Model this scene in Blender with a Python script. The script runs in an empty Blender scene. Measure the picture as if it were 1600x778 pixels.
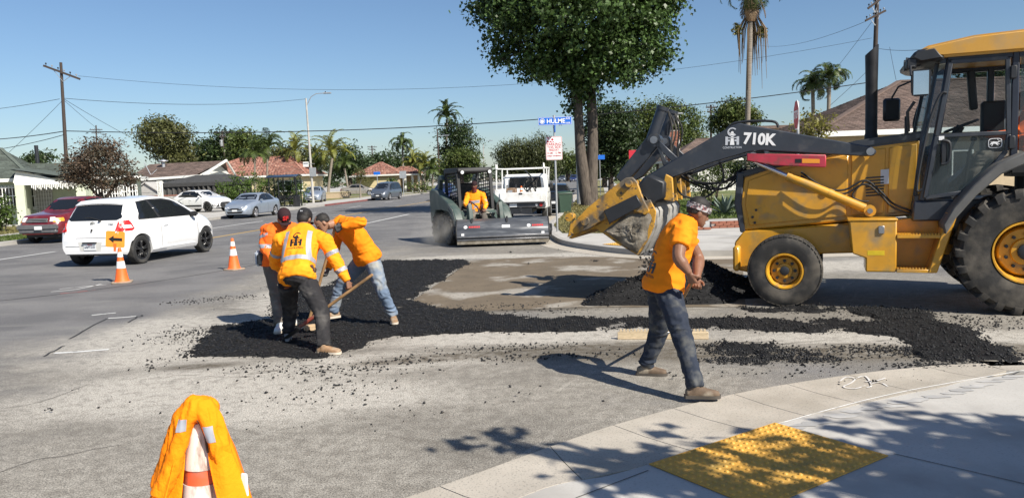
import bpy, bmesh, math, random
import numpy as np
from mathutils import Vector, Matrix, noise as mnoise
from mathutils.bvhtree import BVHTree
S = bpy.context.scene
COL = S.collection
PI = math.pi
random.seed(7)
# ---------------------------------------------------------------- camera
F_PX, CAM_H = 1200.0, 1.9
PITCH, ROLL = math.radians(5.4), math.radians(2.0)
cd = bpy.data.cameras.new('camera'); cam = bpy.data.objects.new('camera', cd); COL.objects.link(cam)
cd.sensor_width = 36.0; cd.lens = 36.0 * F_PX / 1600.0; cd.clip_end = 5000; cd.clip_start = .05
cam.matrix_world = Matrix.Translation((0, 0, CAM_H)) @ Matrix.Rotation(PI/2 - PITCH, 4, 'X') @ Matrix.Rotation(-ROLL, 4, 'Z')
S.camera = cam
# ---------------------------------------------------------------- daylight
SUN_EL, SUN_AZ = math.radians(42), math.radians(134)       # azimuth clockwise from +Y
w = bpy.data.worlds.new('World'); S.world = w; w.use_nodes = True
nt = w.node_tree; sky = nt.nodes.new('ShaderNodeTexSky'); sky.sky_type = 'NISHITA'; sky.sun_disc = False
sky.sun_elevation = SUN_EL; sky.sun_rotation = SUN_AZ; sky.air_density = 1.0; sky.dust_density = 0.5; sky.ozone_density = 5.5
nt.links.new(sky.outputs[0], nt.nodes['Background'].inputs[0]); nt.nodes['Background'].inputs[1].default_value = 0.073
sd = bpy.data.lights.new('sun', 'SUN'); sd.energy = 5.0; sd.angle = math.radians(.5); sd.color = (1, .935, .83)
so = bpy.data.objects.new('sun', sd); COL.objects.link(so)
sdir = Vector((math.sin(SUN_AZ)*math.cos(SUN_EL), math.cos(SUN_AZ)*math.cos(SUN_EL), math.sin(SUN_EL)))
so.rotation_euler = sdir.to_track_quat('Z', 'Y').to_euler(); so.location = sdir*60
S.view_settings.view_transform = 'Standard'; S.view_settings.look = 'None'; S.view_settings.gamma = 1
S.view_settings.exposure = 0.62
S.cycles.max_bounces = 6; S.cycles.transparent_max_bounces = 8
# ---------------------------------------------------------------- picture point -> place
def ray(px, py):
    u = (px-800)/F_PX; v = -(py-389)/F_PX
    c, s = math.cos(-ROLL), math.sin(-ROLL); u, v = c*u-s*v, s*u+c*v
    return (u, math.cos(PITCH)+v*math.sin(PITCH), -math.sin(PITCH)+v*math.cos(PITCH))
def at(px, py, Y):
    d = ray(px, py); t = Y/d[1]; return Vector((d[0]*t, Y, CAM_H+d[2]*t))
def gp(px, py, z=0.0):
    d = ray(px, py); t = (z-CAM_H)/d[2]; return Vector((d[0]*t, d[1]*t, z))
# ---------------------------------------------------------------- materials
def M(name, col, rough=.6, metal=0, var=.15, vs=6, bump=0, bs=40, col2=None, c2s=3, c2t=(.5, .65), coat=0, spec=.5, island=0, aniso=(1,1,1), detail=4, rvar=0, col3=None, c3s=20, c3t=(.6,.7)):
    m = bpy.data.materials.new(name); m.use_nodes = True; n = m.node_tree.nodes; l = m.node_tree.links
    b = n['Principled BSDF']; b.inputs['Roughness'].default_value = rough; b.inputs['Metallic'].default_value = metal
    b.inputs['Coat Weight'].default_value = coat; b.inputs['Coat Roughness'].default_value = .06
    b.inputs['Specular IOR Level'].default_value = spec
    tc = n.new('ShaderNodeTexCoord'); mp = n.new('ShaderNodeMapping'); mp.inputs['Scale'].default_value = aniso
    l.new(tc.outputs['Object'], mp.inputs[0])
    def nz(sc, det=detail, ro=.55):
        t = n.new('ShaderNodeTexNoise'); t.inputs['Scale'].default_value = sc; t.inputs['Detail'].default_value = det; t.inputs['Roughness'].default_value = ro
        l.new(mp.outputs[0], t.inputs['Vector']); return t.outputs[0]
    def rng(x, a, b2, c, d):
        r = n.new('ShaderNodeMapRange'); r.inputs[1].default_value = a; r.inputs[2].default_value = b2; r.inputs[3].default_value = c; r.inputs[4].default_value = d
        l.new(x, r.inputs[0]); return r.outputs[0]
    def mix(f, a, c):
        x = n.new('ShaderNodeMix'); x.data_type = 'RGBA'
        l.new(f, x.inputs[0])
        for i, q in ((6, a), (7, c)):
            if isinstance(q, tuple): x.inputs[i].default_value = (*q, 1)
            else: l.new(q, x.inputs[i])
        return x.outputs[2]
    cur = tuple(col)
    if col2: cur = mix(rng(nz(c2s), c2t[0], c2t[1], 0, 1), cur, tuple(col2))
    if col3: cur = mix(rng(nz(c3s, 2), c3t[0], c3t[1], 0, 1), cur, tuple(col3))
    fac = rng(nz(vs), .3, .7, 1-var, 1+var)
    if island:
        g = n.new('ShaderNodeNewGeometry'); mm = n.new('ShaderNodeMath'); mm.operation = 'MULTIPLY'
        l.new(rng(g.outputs['Random Per Island'], 0, 1, 1-island, 1+island), mm.inputs[0]); l.new(fac, mm.inputs[1]); fac = mm.outputs[0]
    vm = n.new('ShaderNodeVectorMath'); vm.operation = 'SCALE'
    if isinstance(cur, tuple): vm.inputs[0].default_value = cur
    else: l.new(cur, vm.inputs[0])
    l.new(fac, vm.inputs['Scale']); l.new(vm.outputs[0], b.inputs['Base Color'])
    if rvar: l.new(rng(nz(vs*1.7), .3, .7, max(.02, rough-rvar), min(1, rough+rvar)), b.inputs['Roughness'])
    if bump:
        bp = n.new('ShaderNodeBump'); bp.inputs['Strength'].default_value = min(1, bump); bp.inputs['Distance'].default_value = .3/bs
        l.new(nz(bs, 3, .6), bp.inputs['Height']); l.new(bp.outputs[0], b.inputs['Normal'])
    return m
def leafmat(name, col, trans=.28, island=.45, vs=.7, rough=.5, col2=None):
    m = M(name, col, rough, var=.3, vs=vs, island=island, spec=.35, col2=col2, c2s=.9)
    n = m.node_tree.nodes; l = m.node_tree.links; b = n['Principled BSDF']; o = [x for x in n if x.type == 'OUTPUT_MATERIAL'][0]
    t = n.new('ShaderNodeBsdfTranslucent'); mx = n.new('ShaderNodeMixShader'); mx.inputs[0].default_value = trans
    src = b.inputs['Base Color'].links[0].from_socket
    l.new(src, t.inputs[0]); l.new(b.outputs[0], mx.inputs[1]); l.new(t.outputs[0], mx.inputs[2]); l.new(mx.outputs[0], o.inputs[0])
    return m
def emis(name, col, k):
    m = bpy.data.materials.new(name); m.use_nodes = True; b = m.node_tree.nodes['Principled BSDF']
    b.inputs['Emission Color'].default_value = (*col, 1); b.inputs['Emission Strength'].default_value = k; return m
def glassmat(name, col, alpha=.45, rough=.03):
    m = bpy.data.materials.new(name); m.use_nodes = True; n = m.node_tree.nodes; l = m.node_tree.links
    b = n['Principled BSDF']; b.inputs['Base Color'].default_value = (*col, 1); b.inputs['Roughness'].default_value = rough
    o = [x for x in n if x.type == 'OUTPUT_MATERIAL'][0]
    t = n.new('ShaderNodeBsdfTransparent'); t.inputs[0].default_value = (.8, .86, .88, 1); mx = n.new('ShaderNodeMixShader'); mx.inputs[0].default_value = alpha
    l.new(t.outputs[0], mx.inputs[1]); l.new(b.outputs[0], mx.inputs[2]); l.new(mx.outputs[0], o.inputs[0]); return m
# ---------------------------------------------------------------- mesh building
class MB:
    def __init__(s): s.v = []; s.f = []; s.m = []
    def add(s, vs, fs, mi=0, mat=None):
        o = len(s.v)
        s.v += [tuple(mat @ Vector(v)) for v in vs] if mat else [tuple(v) for v in vs]
        s.f += [tuple(i+o for i in f) for f in fs]; s.m += [mi]*len(fs); return s
    def bevadd(s, vs, fs, w, mi=0, mat=None, seg=1, ang=25):
        if not w: return s.add(vs, fs, mi, mat)
        bm = bmesh.new(); bv = [bm.verts.new(v) for v in vs]
        for f in fs: bm.faces.new([bv[i] for i in f])
        bm.normal_update()
        es = [e for e in bm.edges if len(e.link_faces) == 2 and e.calc_face_angle(0) > math.radians(ang)]
        bmesh.ops.bevel(bm, geom=es, offset=w, segments=seg, affect='EDGES', clamp_overlap=True)
        bm.verts.index_update()
        s.add([v.co[:] for v in bm.verts], [[v.index for v in f.verts] for f in bm.faces], mi, mat); bm.free(); return s
    def box(s, c, d, rot=None, bev=0, mi=0, seg=1):
        x, y, z = d[0]/2, d[1]/2, d[2]/2
        vs = [(i, j, k) for i in (-x, x) for j in (-y, y) for k in (-z, z)]
        fs = [(0, 1, 3, 2), (4, 6, 7, 5), (0, 4, 5, 1), (2, 3, 7, 6), (0, 2, 6, 4), (1, 5, 7, 3)]
        m = Matrix.Translation(c)
        if rot is not None: m = m @ (rot if isinstance(rot, Matrix) else Matrix.Rotation(rot, 4, 'Z'))
        return s.bevadd(vs, fs, bev, mi, m, seg)
    def prism(s, pts, ax, a, b, bev=0, mi=0, seg=1, mat=None):
        f = {'x': lambda p, q: (q, p[0], p[1]), 'y': lambda p, q: (p[0], q, p[1]), 'z': lambda p, q: (p[0], p[1], q)}[ax]
        n = len(pts); vs = [f(p, a) for p in pts] + [f(p, b) for p in pts]
        ar = sum(pts[i][0]*pts[(i+1) % n][1]-pts[(i+1) % n][0]*pts[i][1] for i in range(n))
        flip = (ar > 0) ^ (ax == 'y') ^ (b < a)
        fs = [tuple(range(n))[::-1], tuple(range(n, 2*n))] + [(i, (i+1) % n, n+(i+1) % n, n+i) for i in range(n)]
        if not flip: fs = [x[::-1] for x in fs]
        return s.bevadd(vs, fs, bev, mi, mat, seg)
    def beam(s, p, q, a, b=None, bev=0, mi=0, up=(0, 0, 1)):
        p, q = Vector(p), Vector(q); d = q-p; L = d.length; z = d.normalized(); x = Vector(up).cross(z)
        if x.length < 1e-3: x = Vector((1, 0, 0)).cross(z) if abs(z.x) < .9 else Vector((0, 1, 0)).cross(z)
        x.normalize(); y = z.cross(x); m = Matrix((x, y, z)).transposed().to_4x4(); m.translation = (p+q)/2
        return s.box((0, 0, 0), (a, b or a, L), None, bev, mi) if False else s._bx(m, (a, b or a, L), bev, mi)
    def _bx(s, m, d, bev, mi):
        x, y, z = d[0]/2, d[1]/2, d[2]/2
        vs = [(i, j, k) for i in (-x, x) for j in (-y, y) for k in (-z, z)]
        fs = [(0, 1, 3, 2), (4, 6, 7, 5), (0, 4, 5, 1), (2, 3, 7, 6), (0, 2, 6, 4), (1, 5, 7, 3)]
        return s.bevadd(vs, fs, bev, mi, m)
    def loft(s, rings, cap=True, mi=0, close=True):
        n = len(rings[0]); vs = [p for r in rings for p in r]; fs = []
        for i in range(len(rings)-1):
            for j in range(n if close else n-1):
                a, b = i*n+j, i*n+(j+1) % n; fs.append((a, b, b+n, a+n))
        if cap: fs += [tuple(range(n))[::-1], tuple(range((len(rings)-1)*n, len(rings)*n))]
        return s.add(vs, fs, mi)
    def tube(s, path, r, seg=8, mi=0, cap=True, sq=None, lat=None):
        P = [Vector(p) for p in path]; n = len(P); rs = r if isinstance(r, (list, tuple)) else [r]*n
        rings = []; ref = None
        for i in range(n):
            d = (P[min(i+1, n-1)]-P[max(i-1, 0)]).normalized()
            if ref is None:
                ref = Vector(lat) if lat is not None else (Vector((0, 0, 1)) if abs(d.z) < .9 else Vector((1, 0, 0)))
            x = (ref - d*ref.dot(d))
            if x.length < 1e-4: x = d.orthogonal()
            x.normalize(); ref = x; y = d.cross(x); k = sq[i] if sq else 1
            rings.append([P[i] + x*(math.cos(t)*rs[i]) + y*(math.sin(t)*rs[i]*k) for t in [2*PI*j/seg for j in range(seg)]])
        return s.loft(rings, cap, mi)
    def cyl(s, p, q, r, r2=None, seg=16, mi=0): return s.tube([p, q], [r, r if r2 is None else r2], seg, mi)
    def lathe(s, prof, o=(0, 0, 0), ax='z', seg=24, mi=0, arc=None, cap=False):
        R = {'z': lambda r, h, t: (r*math.cos(t), r*math.sin(t), h), 'y': lambda r, h, t: (r*math.sin(t), h, r*math.cos(t)), 'x': lambda r, h, t: (h, r*math.cos(t), r*math.sin(t))}[ax]
        n = len(prof); a0, a1 = arc or (0, 2*PI); full = arc is None; vs = []; fs = []; k = seg if full else seg+1
        for i in range(k):
            t = a0+(a1-a0)*i/seg
            vs += [tuple(Vector(R(r, h, t))+Vector(o)) for r, h in prof]
        for i in range(seg):
            j = (i+1) % k
            for q in range(n-1): fs.append((i*n+q, j*n+q, j*n+q+1, i*n+q+1))
        return s.add(vs, fs, mi)
    def grid(s, rows, mi=0):
        n = len(rows[0]); vs = [p for r in rows for p in r]
        return s.add(vs, [(i*n+j, i*n+j+1, (i+1)*n+j+1, (i+1)*n+j) for i in range(len(rows)-1) for j in range(n-1)], mi)
    def mesh(s, name, mats, smooth=True, ang=38, fix=True):
        me = bpy.data.meshes.new(name); me.from_pydata(s.v, [], s.f)
        for m in (mats if isinstance(mats, (list, tuple)) else [mats]): me.materials.append(m)
        me.polygons.foreach_set('material_index', s.m)
        if fix:
            bm = bmesh.new(); bm.from_mesh(me); bmesh.ops.recalc_face_normals(bm, faces=bm.faces); bm.to_mesh(me); bm.free()
        if smooth:
            me.polygons.foreach_set('use_smooth', [True]*len(me.polygons)); me.set_sharp_from_angle(angle=math.radians(ang))
        return me
    def build(s, name, mats, parent=None, loc=None, rotz=0, **k): return link(name, s.mesh(name, mats, **k), parent, loc, rotz)
def link(name, me, parent=None, loc=None, rotz=0):
    o = bpy.data.objects.new(name, me); COL.objects.link(o)
    if parent: o.parent = parent
    if loc is not None: o.location = loc
    o.rotation_euler.z = rotz
    return o
def thing(name, label, cat, loc=(0, 0, 0), rotz=0, group=None):
    o = link(name, None, None, loc, rotz); o.empty_display_size = .1; return tag(o, label, cat, group)
def tag(o, label=None, cat=None, group=None, kind=None):
    if label: o['label'] = label
    if cat: o['category'] = cat
    if group: o['group'] = group
    if kind: o['kind'] = kind
    return o
def dup(o, loc=None, rotz=None, label=None, group=None, parent=None, scale=None):
    c = o.copy(); COL.objects.link(c)
    if parent: c.parent = parent
    for ch in list(o.children): dup(ch, parent=c)
    if loc is not None: c.location = loc
    if rotz is not None: c.rotation_euler.z = rotz
    if scale: c.scale = scale if isinstance(scale, tuple) else (scale,)*3
    if label: c['label'] = label
    if group: c['group'] = group
    return c
def npmesh(name, V, Fc, mats, parent=None, smooth=False, loc=None):
    """V (n,3) array, Fc (m,k) array of equal sized faces"""
    me = bpy.data.meshes.new(name); k = Fc.shape[1]
    me.vertices.add(len(V)); me.vertices.foreach_set('co', np.ascontiguousarray(V, dtype=np.float32).ravel())
    me.loops.add(Fc.size); me.loops.foreach_set('vertex_index', Fc.astype(np.int32).ravel())
    me.polygons.add(len(Fc)); me.polygons.foreach_set('loop_start', np.arange(len(Fc), dtype=np.int32)*k)
    me.update(calc_edges=True)
    for m in (mats if isinstance(mats, (list, tuple)) else [mats]): me.materials.append(m)
    if smooth: me.polygons.foreach_set('use_smooth', [True]*len(me.polygons))
    return link(name, me, parent, loc)
def text(name, body, mat, parent, mw, size, bold=0, extrude=.0015, align='CENTER', fit=None, shear=0, sub=0, proj=None):
    """lettering; mw maps the text plane (x right, y up, z out) into the parent's space; proj(Vector) drops points on a surface"""
    cu = bpy.data.curves.new(name, 'FONT'); cu.body = body; cu.size = size; cu.align_x = align; cu.align_y = 'CENTER'; cu.offset = bold; cu.shear = shear; cu.resolution_u = 3
    if not proj: cu.extrude = extrude
    t = bpy.data.objects.new('tmp', cu); COL.objects.link(t)
    dg = bpy.context.evaluated_depsgraph_get(); dg.update(); me = bpy.data.meshes.new_from_object(t.evaluated_get(dg))
    bpy.data.objects.remove(t)
    if fit:
        xs = [v.co.x for v in me.vertices]; wd = max(xs)-min(xs); mid = (max(xs)+min(xs))/2
        for v in me.vertices: v.co.x = (v.co.x-mid)*fit/wd
    return flat(name, me, mat, parent, mw, sub, proj)
def flat(name, me, mat, parent, mw, sub=0, proj=None):
    if sub:
        bm = bmesh.new(); bm.from_mesh(me); bmesh.ops.triangulate(bm, faces=bm.faces)
        for _ in range(4):
            es = [e for e in bm.edges if e.calc_length() > sub]
            if not es: break
            bmesh.ops.subdivide_edges(bm, edges=es, cuts=1); bmesh.ops.triangulate(bm, faces=bm.faces)
        bm.to_mesh(me); bm.free()
    for v in me.vertices:
        p = mw @ v.co; v.co = proj(p) if proj else p
    me.materials.clear(); me.materials.append(mat)
    return link(name, me, parent)
def frame(o, x, y):
    """matrix with origin o, x axis, y axis"""
    x = Vector(x).normalized(); y = Vector(y); y = (y-x*x.dot(y)).normalized(); z = x.cross(y)
    m = Matrix((x, y, z)).transposed().to_4x4(); m.translation = o; return m
def lerp_pts(P, x):
    if x <= P[0][0]: return P[0][1]
    for (a, b), (c, d) in zip(P, P[1:]):
        if x <= c: return b+(d-b)*(x-a)/(c-a)
    return P[-1][1]
def inpoly(x, y, P):
    """numpy even-odd test"""
    r = np.zeros(np.shape(x), bool); n = len(P)
    for i in range(n):
        x1, y1 = P[i][:2]; x2, y2 = P[(i+1) % n][:2]
        if y1 == y2: continue
        c = ((y1 > y) != (y2 > y)) & (x < (x2-x1)*(y-y1)/(y2-y1)+x1); r ^= c
    return r
# ---------------------------------------------------------------- shared materials
m_black = M('black rubber', (.018, .018, .018), .75, var=.25, vs=9, bump=.3, bs=60, col2=(.09, .08, .065), c2s=4, c2t=(.5, .75))
m_dark = M('dark painted steel', (.02, .022, .026), .45, var=.2, vs=8)
m_steel = M('bare steel', (.35, .35, .36), .35, .9, var=.2)
m_chrome = M('bright metal', (.7, .7, .72), .12, 1, var=.05)
m_white = M('white paint', (.78, .78, .76), .45, var=.06)
m_offw = M('off white', (.62, .61, .57), .6, var=.1)
m_dglass = M('dark glass', (.012, .014, .017), .04, var=.05, spec=.6)
m_galv = M('galvanised steel', (.46, .47, .48), .45, .6, var=.12, vs=5)
m_wood = M('weathered wood', (.34, .2, .09), .6, var=.25, vs=14, col2=(.16, .1, .05), c2s=7, bump=.2)
m_pole = M('brown timber pole', (.055, .04, .033), .85, var=.3, vs=5, bump=.4, aniso=(8, 8, .6))
m_pwire = M('black wire', (.012, .012, .014), .6)
m_red = M('red plastic', (.55, .02, .02), .3, var=.1)
m_amber = M('amber lens', (.8, .3, .03), .25, var=.1)
m_lens = M('clear lens', (.7, .7, .7), .12, var=.1, spec=.7)
# ================================================================ THE SETTING
m_conc = M('pale concrete', (.43, .415, .385), .85, var=.1, vs=1.3, bump=.25, bs=90, col2=(.285, .265, .24), c2s=1.1, c2t=(.47, .72), detail=9, col3=(.36, .34, .31), c3s=60, c3t=(.56, .7))
m_gut = M('dusty gutter concrete', (.42, .38, .32), .9, var=.12, vs=1.6, bump=.4, bs=80, col2=(.33, .295, .24), c2s=1.2, c2t=(.45, .7), detail=8, col3=(.25, .23, .2), c3s=70, c3t=(.57, .66))
m_curb = M('curb concrete', (.34, .325, .3), .9, var=.15, vs=2, bump=.3, bs=60)
m_redcurb = M('red curb paint', (.2, .06, .055), .85, var=.3, vs=3)
m_grass = M('lawn', (.085, .125, .03), .9, var=.35, vs=1.5, bump=.8, bs=25, col2=(.2, .18, .075), c2s=.6, c2t=(.42, .62), detail=8)
m_dry = M('dry lawn', (.22, .19, .085), .9, var=.3, vs=1.2, bump=.8, bs=25, col2=(.11, .13, .035), c2s=.8, c2t=(.45, .65), detail=8)
m_earth = M('dry earth', (.2, .165, .11), .95, var=.25, vs=.3, bump=.3, bs=10)
m_base = M('graded base', (.135, .105, .07), .95, var=.16, vs=2, bump=.5, bs=60, col2=(.3, .275, .235), c2s=.75, c2t=(.52, .6), detail=9, col3=(.07, .055, .04), c3s=14, c3t=(.6, .72))
m_paint = M('worn white road paint', (.62, .62, .6), .8, var=.1, col2=(.2, .2, .2), c2s=9, c2t=(.58, .68))
m_yel = M('worn yellow road paint', (.6, .36, .05), .8, var=.1, col2=(.2, .17, .1), c2s=9, c2t=(.58, .68))
m_tar = M('tar seam', (.03, .03, .03), .8, var=.3)

def road_material():
    m = bpy.data.materials.new('road asphalt'); m.use_nodes = True; n = m.node_tree.nodes; l = m.node_tree.links
    b = n['Principled BSDF']; b.inputs['Roughness'].default_value = .88
    tc = n.new('ShaderNodeTexCoord'); P = tc.outputs['Object']
    def noise(sc, det=5, ro=.6, scale=None, dist=0):
        t = n.new('ShaderNodeTexNoise'); t.inputs['Scale'].default_value = sc; t.inputs['Detail'].default_value = det; t.inputs['Roughness'].default_value = ro; t.inputs['Distortion'].default_value = dist
        src = P
        if scale: mp = n.new('ShaderNodeMapping'); mp.inputs['Scale'].default_value = scale; l.new(P, mp.inputs[0]); src = mp.outputs[0]
        l.new(src, t.inputs['Vector']); return t.outputs[0]
    def rng(x, a, c, d, e, smooth=True):
        r = n.new('ShaderNodeMapRange'); r.interpolation_type = 'SMOOTHSTEP' if smooth else 'LINEAR'
        for i, q in enumerate((a, c, d, e)): r.inputs[i+1].default_value = q
        l.new(x, r.inputs[0]); return r.outputs[0]
    def math_(op, a, c):
        k = n.new('ShaderNodeMath'); k.operation = op
        for i, q in enumerate((a, c)):
            if isinstance(q, (int, float)): k.inputs[i].default_value = q
            else: l.new(q, k.inputs[i])
        return k.outputs[0]
    def mix(f, a, c):
        x = n.new('ShaderNodeMix'); x.data_type = 'RGBA'
        if isinstance(f, (int, float)): x.inputs[0].default_value = f
        else: l.new(f, x.inputs[0])
        for i, q in ((6, a), (7, c)):
            if isinstance(q, tuple): x.inputs[i].default_value = (*q, 1)
            else: l.new(q, x.inputs[i])
        return x.outputs[2]
    warp = noise(.9, 6, .6)
    def blob(cx, cy, ax, ay, rot):
        mp = n.new('ShaderNodeMapping'); mp.vector_type = 'TEXTURE'; mp.inputs['Location'].default_value = (cx, cy, 0); mp.inputs['Rotation'].default_value = (0, 0, rot); mp.inputs['Scale'].default_value = (ax, ay, 1)
        l.new(P, mp.inputs[0]); le = n.new('ShaderNodeVectorMath'); le.operation = 'LENGTH'; l.new(mp.outputs[0], le.inputs[0])
        d = math_('ADD', le.outputs['Value'], math_('MULTIPLY', math_('SUBTRACT', warp, .5), 1.1))
        return rng(d, .45, 1.15, 1, 0)
    def union(L):
        cur = None
        for q in L:
            f = blob(*q)
            cur = f if cur is None else math_('MAXIMUM', cur, f)
        return cur
    # the works' dust: broad grey-brown film, then pale cement patches, then damp brown stains
    film = union([(-1.5, 7, 5.2, 6.0, .2), (-2.5, 14, 3.4, 9, .08), (2, 14.5, 6.5, 7, 0), (1, 20.5, 3.5, 4.5, .1), (6, 9, 6, 3.5, -.1), (-2.5, 3.5, 4, 4, 0)])
    pale = union([(-3.1, 7.2, 1.9, 1.1, .1), (-4.2, 9.6, 1.7, 2.2, .5), (-1.9, 6.6, 1.6, .7, .15), (-3.6, 12.6, 1.0, 2.0, .15), (.3, 8.9, 2.6, .6, -.05), (4.2, 8.1, 2.6, .8, -.1), (-.6, 18.4, 2.2, .6, -.1), (1.6, 18, 1.6, .8, 0), (-1.3, 8.0, 1.6, .55, .1), (5.5, 14.5, 3.5, 1.2, 0)])
    fines = union([(-3.6, 10.2, 1.5, 1.0, .3), (-2.2, 7.7, 1.6, .35, .1), (-.6, 8.35, 1.7, .4, -.05), (.6, 8.3, 1.8, .4, -.1), (3.3, 8.05, 2.6, .35, -.1), (-1.0, 11.2, 2.4, .5, 0), (1.2, 10.9, 2, .35, 0), (-4.2, 12.2, .8, 1.0, .2)])
    damp = union([(-3.38, 8.05, .55, .18, .1), (1.2, 8.05, 2.6, .55, -.1), (3.2, 7.7, 1.6, .5, -.05), (-.6, 8.1, 1.2, .25, .2), (4.9, 7.55, 1.2, .3, -.1), (.3, 11, 2.4, .4, 0)])
    streak = noise(1.1, 8, .65, (.35, 2.6, 1)); mott = noise(.5, 7, .6); fine = noise(42, 3, .75); grit = noise(95, 2, .6); mid = noise(9, 6, .65)
    old = mix(rng(mott, .38, .62, 0, 1), (.112, .109, .109), (.165, .160, .156))
    old = mix(rng(streak, .52, .68, 0, .55), old, (.2, .195, .18))
    filmc = mix(rng(mid, .35, .65, 0, 1), (.20, .182, .152), (.305, .283, .242))
    big = noise(.33, 4, .6); filmc = mix(rng(big, .42, .62, .0, .55), filmc, (.13, .118, .097))
    rotm = n.new('ShaderNodeMapping'); rotm.inputs['Rotation'].default_value = (0, 0, .5); l.new(P, rotm.inputs[0])
    def rstreak(sc, scale):
        mp = n.new('ShaderNodeMapping'); mp.inputs['Scale'].default_value = scale; l.new(rotm.outputs[0], mp.inputs[0]); t = n.new('ShaderNodeTexNoise'); t.inputs['Scale'].default_value = sc; t.inputs['Detail'].default_value = 9; t.inputs['Roughness'].default_value = .7; l.new(mp.outputs[0], t.inputs['Vector']); return t.outputs[0]
    filmc = mix(rng(rstreak(1.4, (.3, 3, 1)), .56, .66, 0, .5), filmc, (.115, .1, .08)); filmc = mix(rng(rstreak(1.9, (3, .28, 1)), .57, .68, 0, .45), filmc, (.4, .375, .325))
    c = mix(math_('MULTIPLY', film, .88), old, filmc)
    palef = math_('MULTIPLY', pale, rng(mid, .3, .56, .35, 1))
    c = mix(palef, c, (.395, .37, .325))
    c = mix(math_('MULTIPLY', damp, rng(mid, .35, .6, .3, .95)), c, (.085, .07, .048))
    c = mix(math_('MULTIPLY', fines, rng(noise(5.5, 8, .72, (.45, 2.2, 1)), .5, .64, 0, .8)), c, (.05, .043, .033))
    # exposed aggregate: light and dark grains
    gr = math_('ADD', rng(grit, .32, .68, .5, 1.5), math_('MULTIPLY', math_('SUBTRACT', fine, .5), 1.5))
    vm = n.new('ShaderNodeVectorMath'); vm.operation = 'SCALE'; l.new(c, vm.inputs[0]); l.new(gr, vm.inputs['Scale']); l.new(vm.outputs[0], b.inputs['Base Color'])
    bp = n.new('ShaderNodeBump'); bp.inputs['Strength'].default_value = .55; bp.inputs['Distance'].default_value = .006
    l.new(math_('ADD', grit, math_('MULTIPLY', mid, .8)), bp.inputs['Height']); l.new(bp.outputs[0], b.inputs['Normal'])
    return m
m_road = road_material()

def poly(name, pts, z, mat, h=0.0, kind='structure', parent=None, sub=0):
    b = MB(); n = len(pts); top = [(p[0], p[1], z) for p in pts]
    b.add(top, [tuple(range(n))])
    if h: b.add(top+[(p[0], p[1], z-h) for p in pts], [(i, (i+1) % n, n+(i+1) % n, n+i) for i in range(n)])
    o = b.build(name, mat, parent, smooth=False)
    if kind: o['kind'] = kind
    return o
def offset(P, d):
    """shift a polyline sideways (positive = to the right of its direction)"""
    out = []
    for i in range(len(P)):
        a = Vector(P[max(i-1, 0)][:2]); c = Vector(P[min(i+1, len(P)-1)][:2]); t = (c-a).normalized()
        out.append((P[i][0]+t.y*d, P[i][1]-t.x*d))
    return out
def smooth_line(P, k=4):
    """Catmull-Rom through the points"""
    out = []; Q = [Vector(p[:2]) for p in P]
    for i in range(len(Q)-1):
        a, b, c, d = Q[max(i-1, 0)], Q[i], Q[i+1], Q[min(i+2, len(Q)-1)]
        for j in range(k):
            t = j/k
            out.append(tuple(.5*((2*b)+(c-a)*t+(2*a-5*b+4*c-d)*t*t+(3*b-a-3*c+d)*t**3)))
    out.append(tuple(Q[-1])); return out
def ribbon(name, P, d0, d1, z, mat, h=0, parent=None, kind='structure'):
    a, c = offset(P, d0), offset(P, d1); n = len(P); b = MB()
    for i in range(n-1):
        q = [(*a[i], z), (*a[i+1], z), (*c[i+1], z), (*c[i], z)]
        b.add(q, [(0, 1, 2, 3)])
        if h:
            b.add([q[0], q[1], (q[1][0], q[1][1], z-h), (q[0][0], q[0][1], z-h)], [(0, 1, 2, 3)])
            b.add([q[3], q[2], (q[2][0], q[2][1], z-h), (q[3][0], q[3][1], z-h)], [(0, 1, 2, 3)])
    if h:
        for i in (0, n-1): b.add([(*a[i], z), (*c[i], z), (*c[i], z-h), (*a[i], z-h)], [(0, 1, 2, 3)])
    o = b.build(name, mat, parent, smooth=False)
    if kind: o['kind'] = kind
    return o
def LX(y): return -18.7+.1*(y-28)            # left curb line
def RX(y): return 1.25+.118*(y-27.3)         # right curb line
poly('ground', [(-1500, -300), (1500, -300), (1500, 2500), (-1500, 2500)], -.06, m_earth)
poly('road', [(LX(-40)-1, -40), (130, -40), (130, 30), (RX(30)+40, 30), (RX(420)+40, 420), (LX(420)-1, 420)], 0, m_road)
# markings
def dirpt(x, y, s): return (x+.115*s, y+s)
def mark(name, x, y, s, wd, mat): return ribbon(name, [(x, y), dirpt(x, y, s)], -wd/2, wd/2, .004, mat)
for x, y, s in ((-15.15, 20.5, 4.1), (-14.0, 33.2, 7.5), (-13, 47, 3), (-12, 57, 3), (-11.0, 67, 3)): mark('lane_line', x, y, s, .13, m_paint)
for x, y, s in ((-11.35, 27.2, 6.2), (-9.7, 42, 40), (-4, 100, 90)): mark('yellow_line', x, y, s, .12, m_yel)
for x, y, s in ((-6.75, 33.2, 9.5), (-4.6, 52, 3), (-3.4, 63, 3)): mark('lane_line', x, y, s, .13, m_paint)
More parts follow.
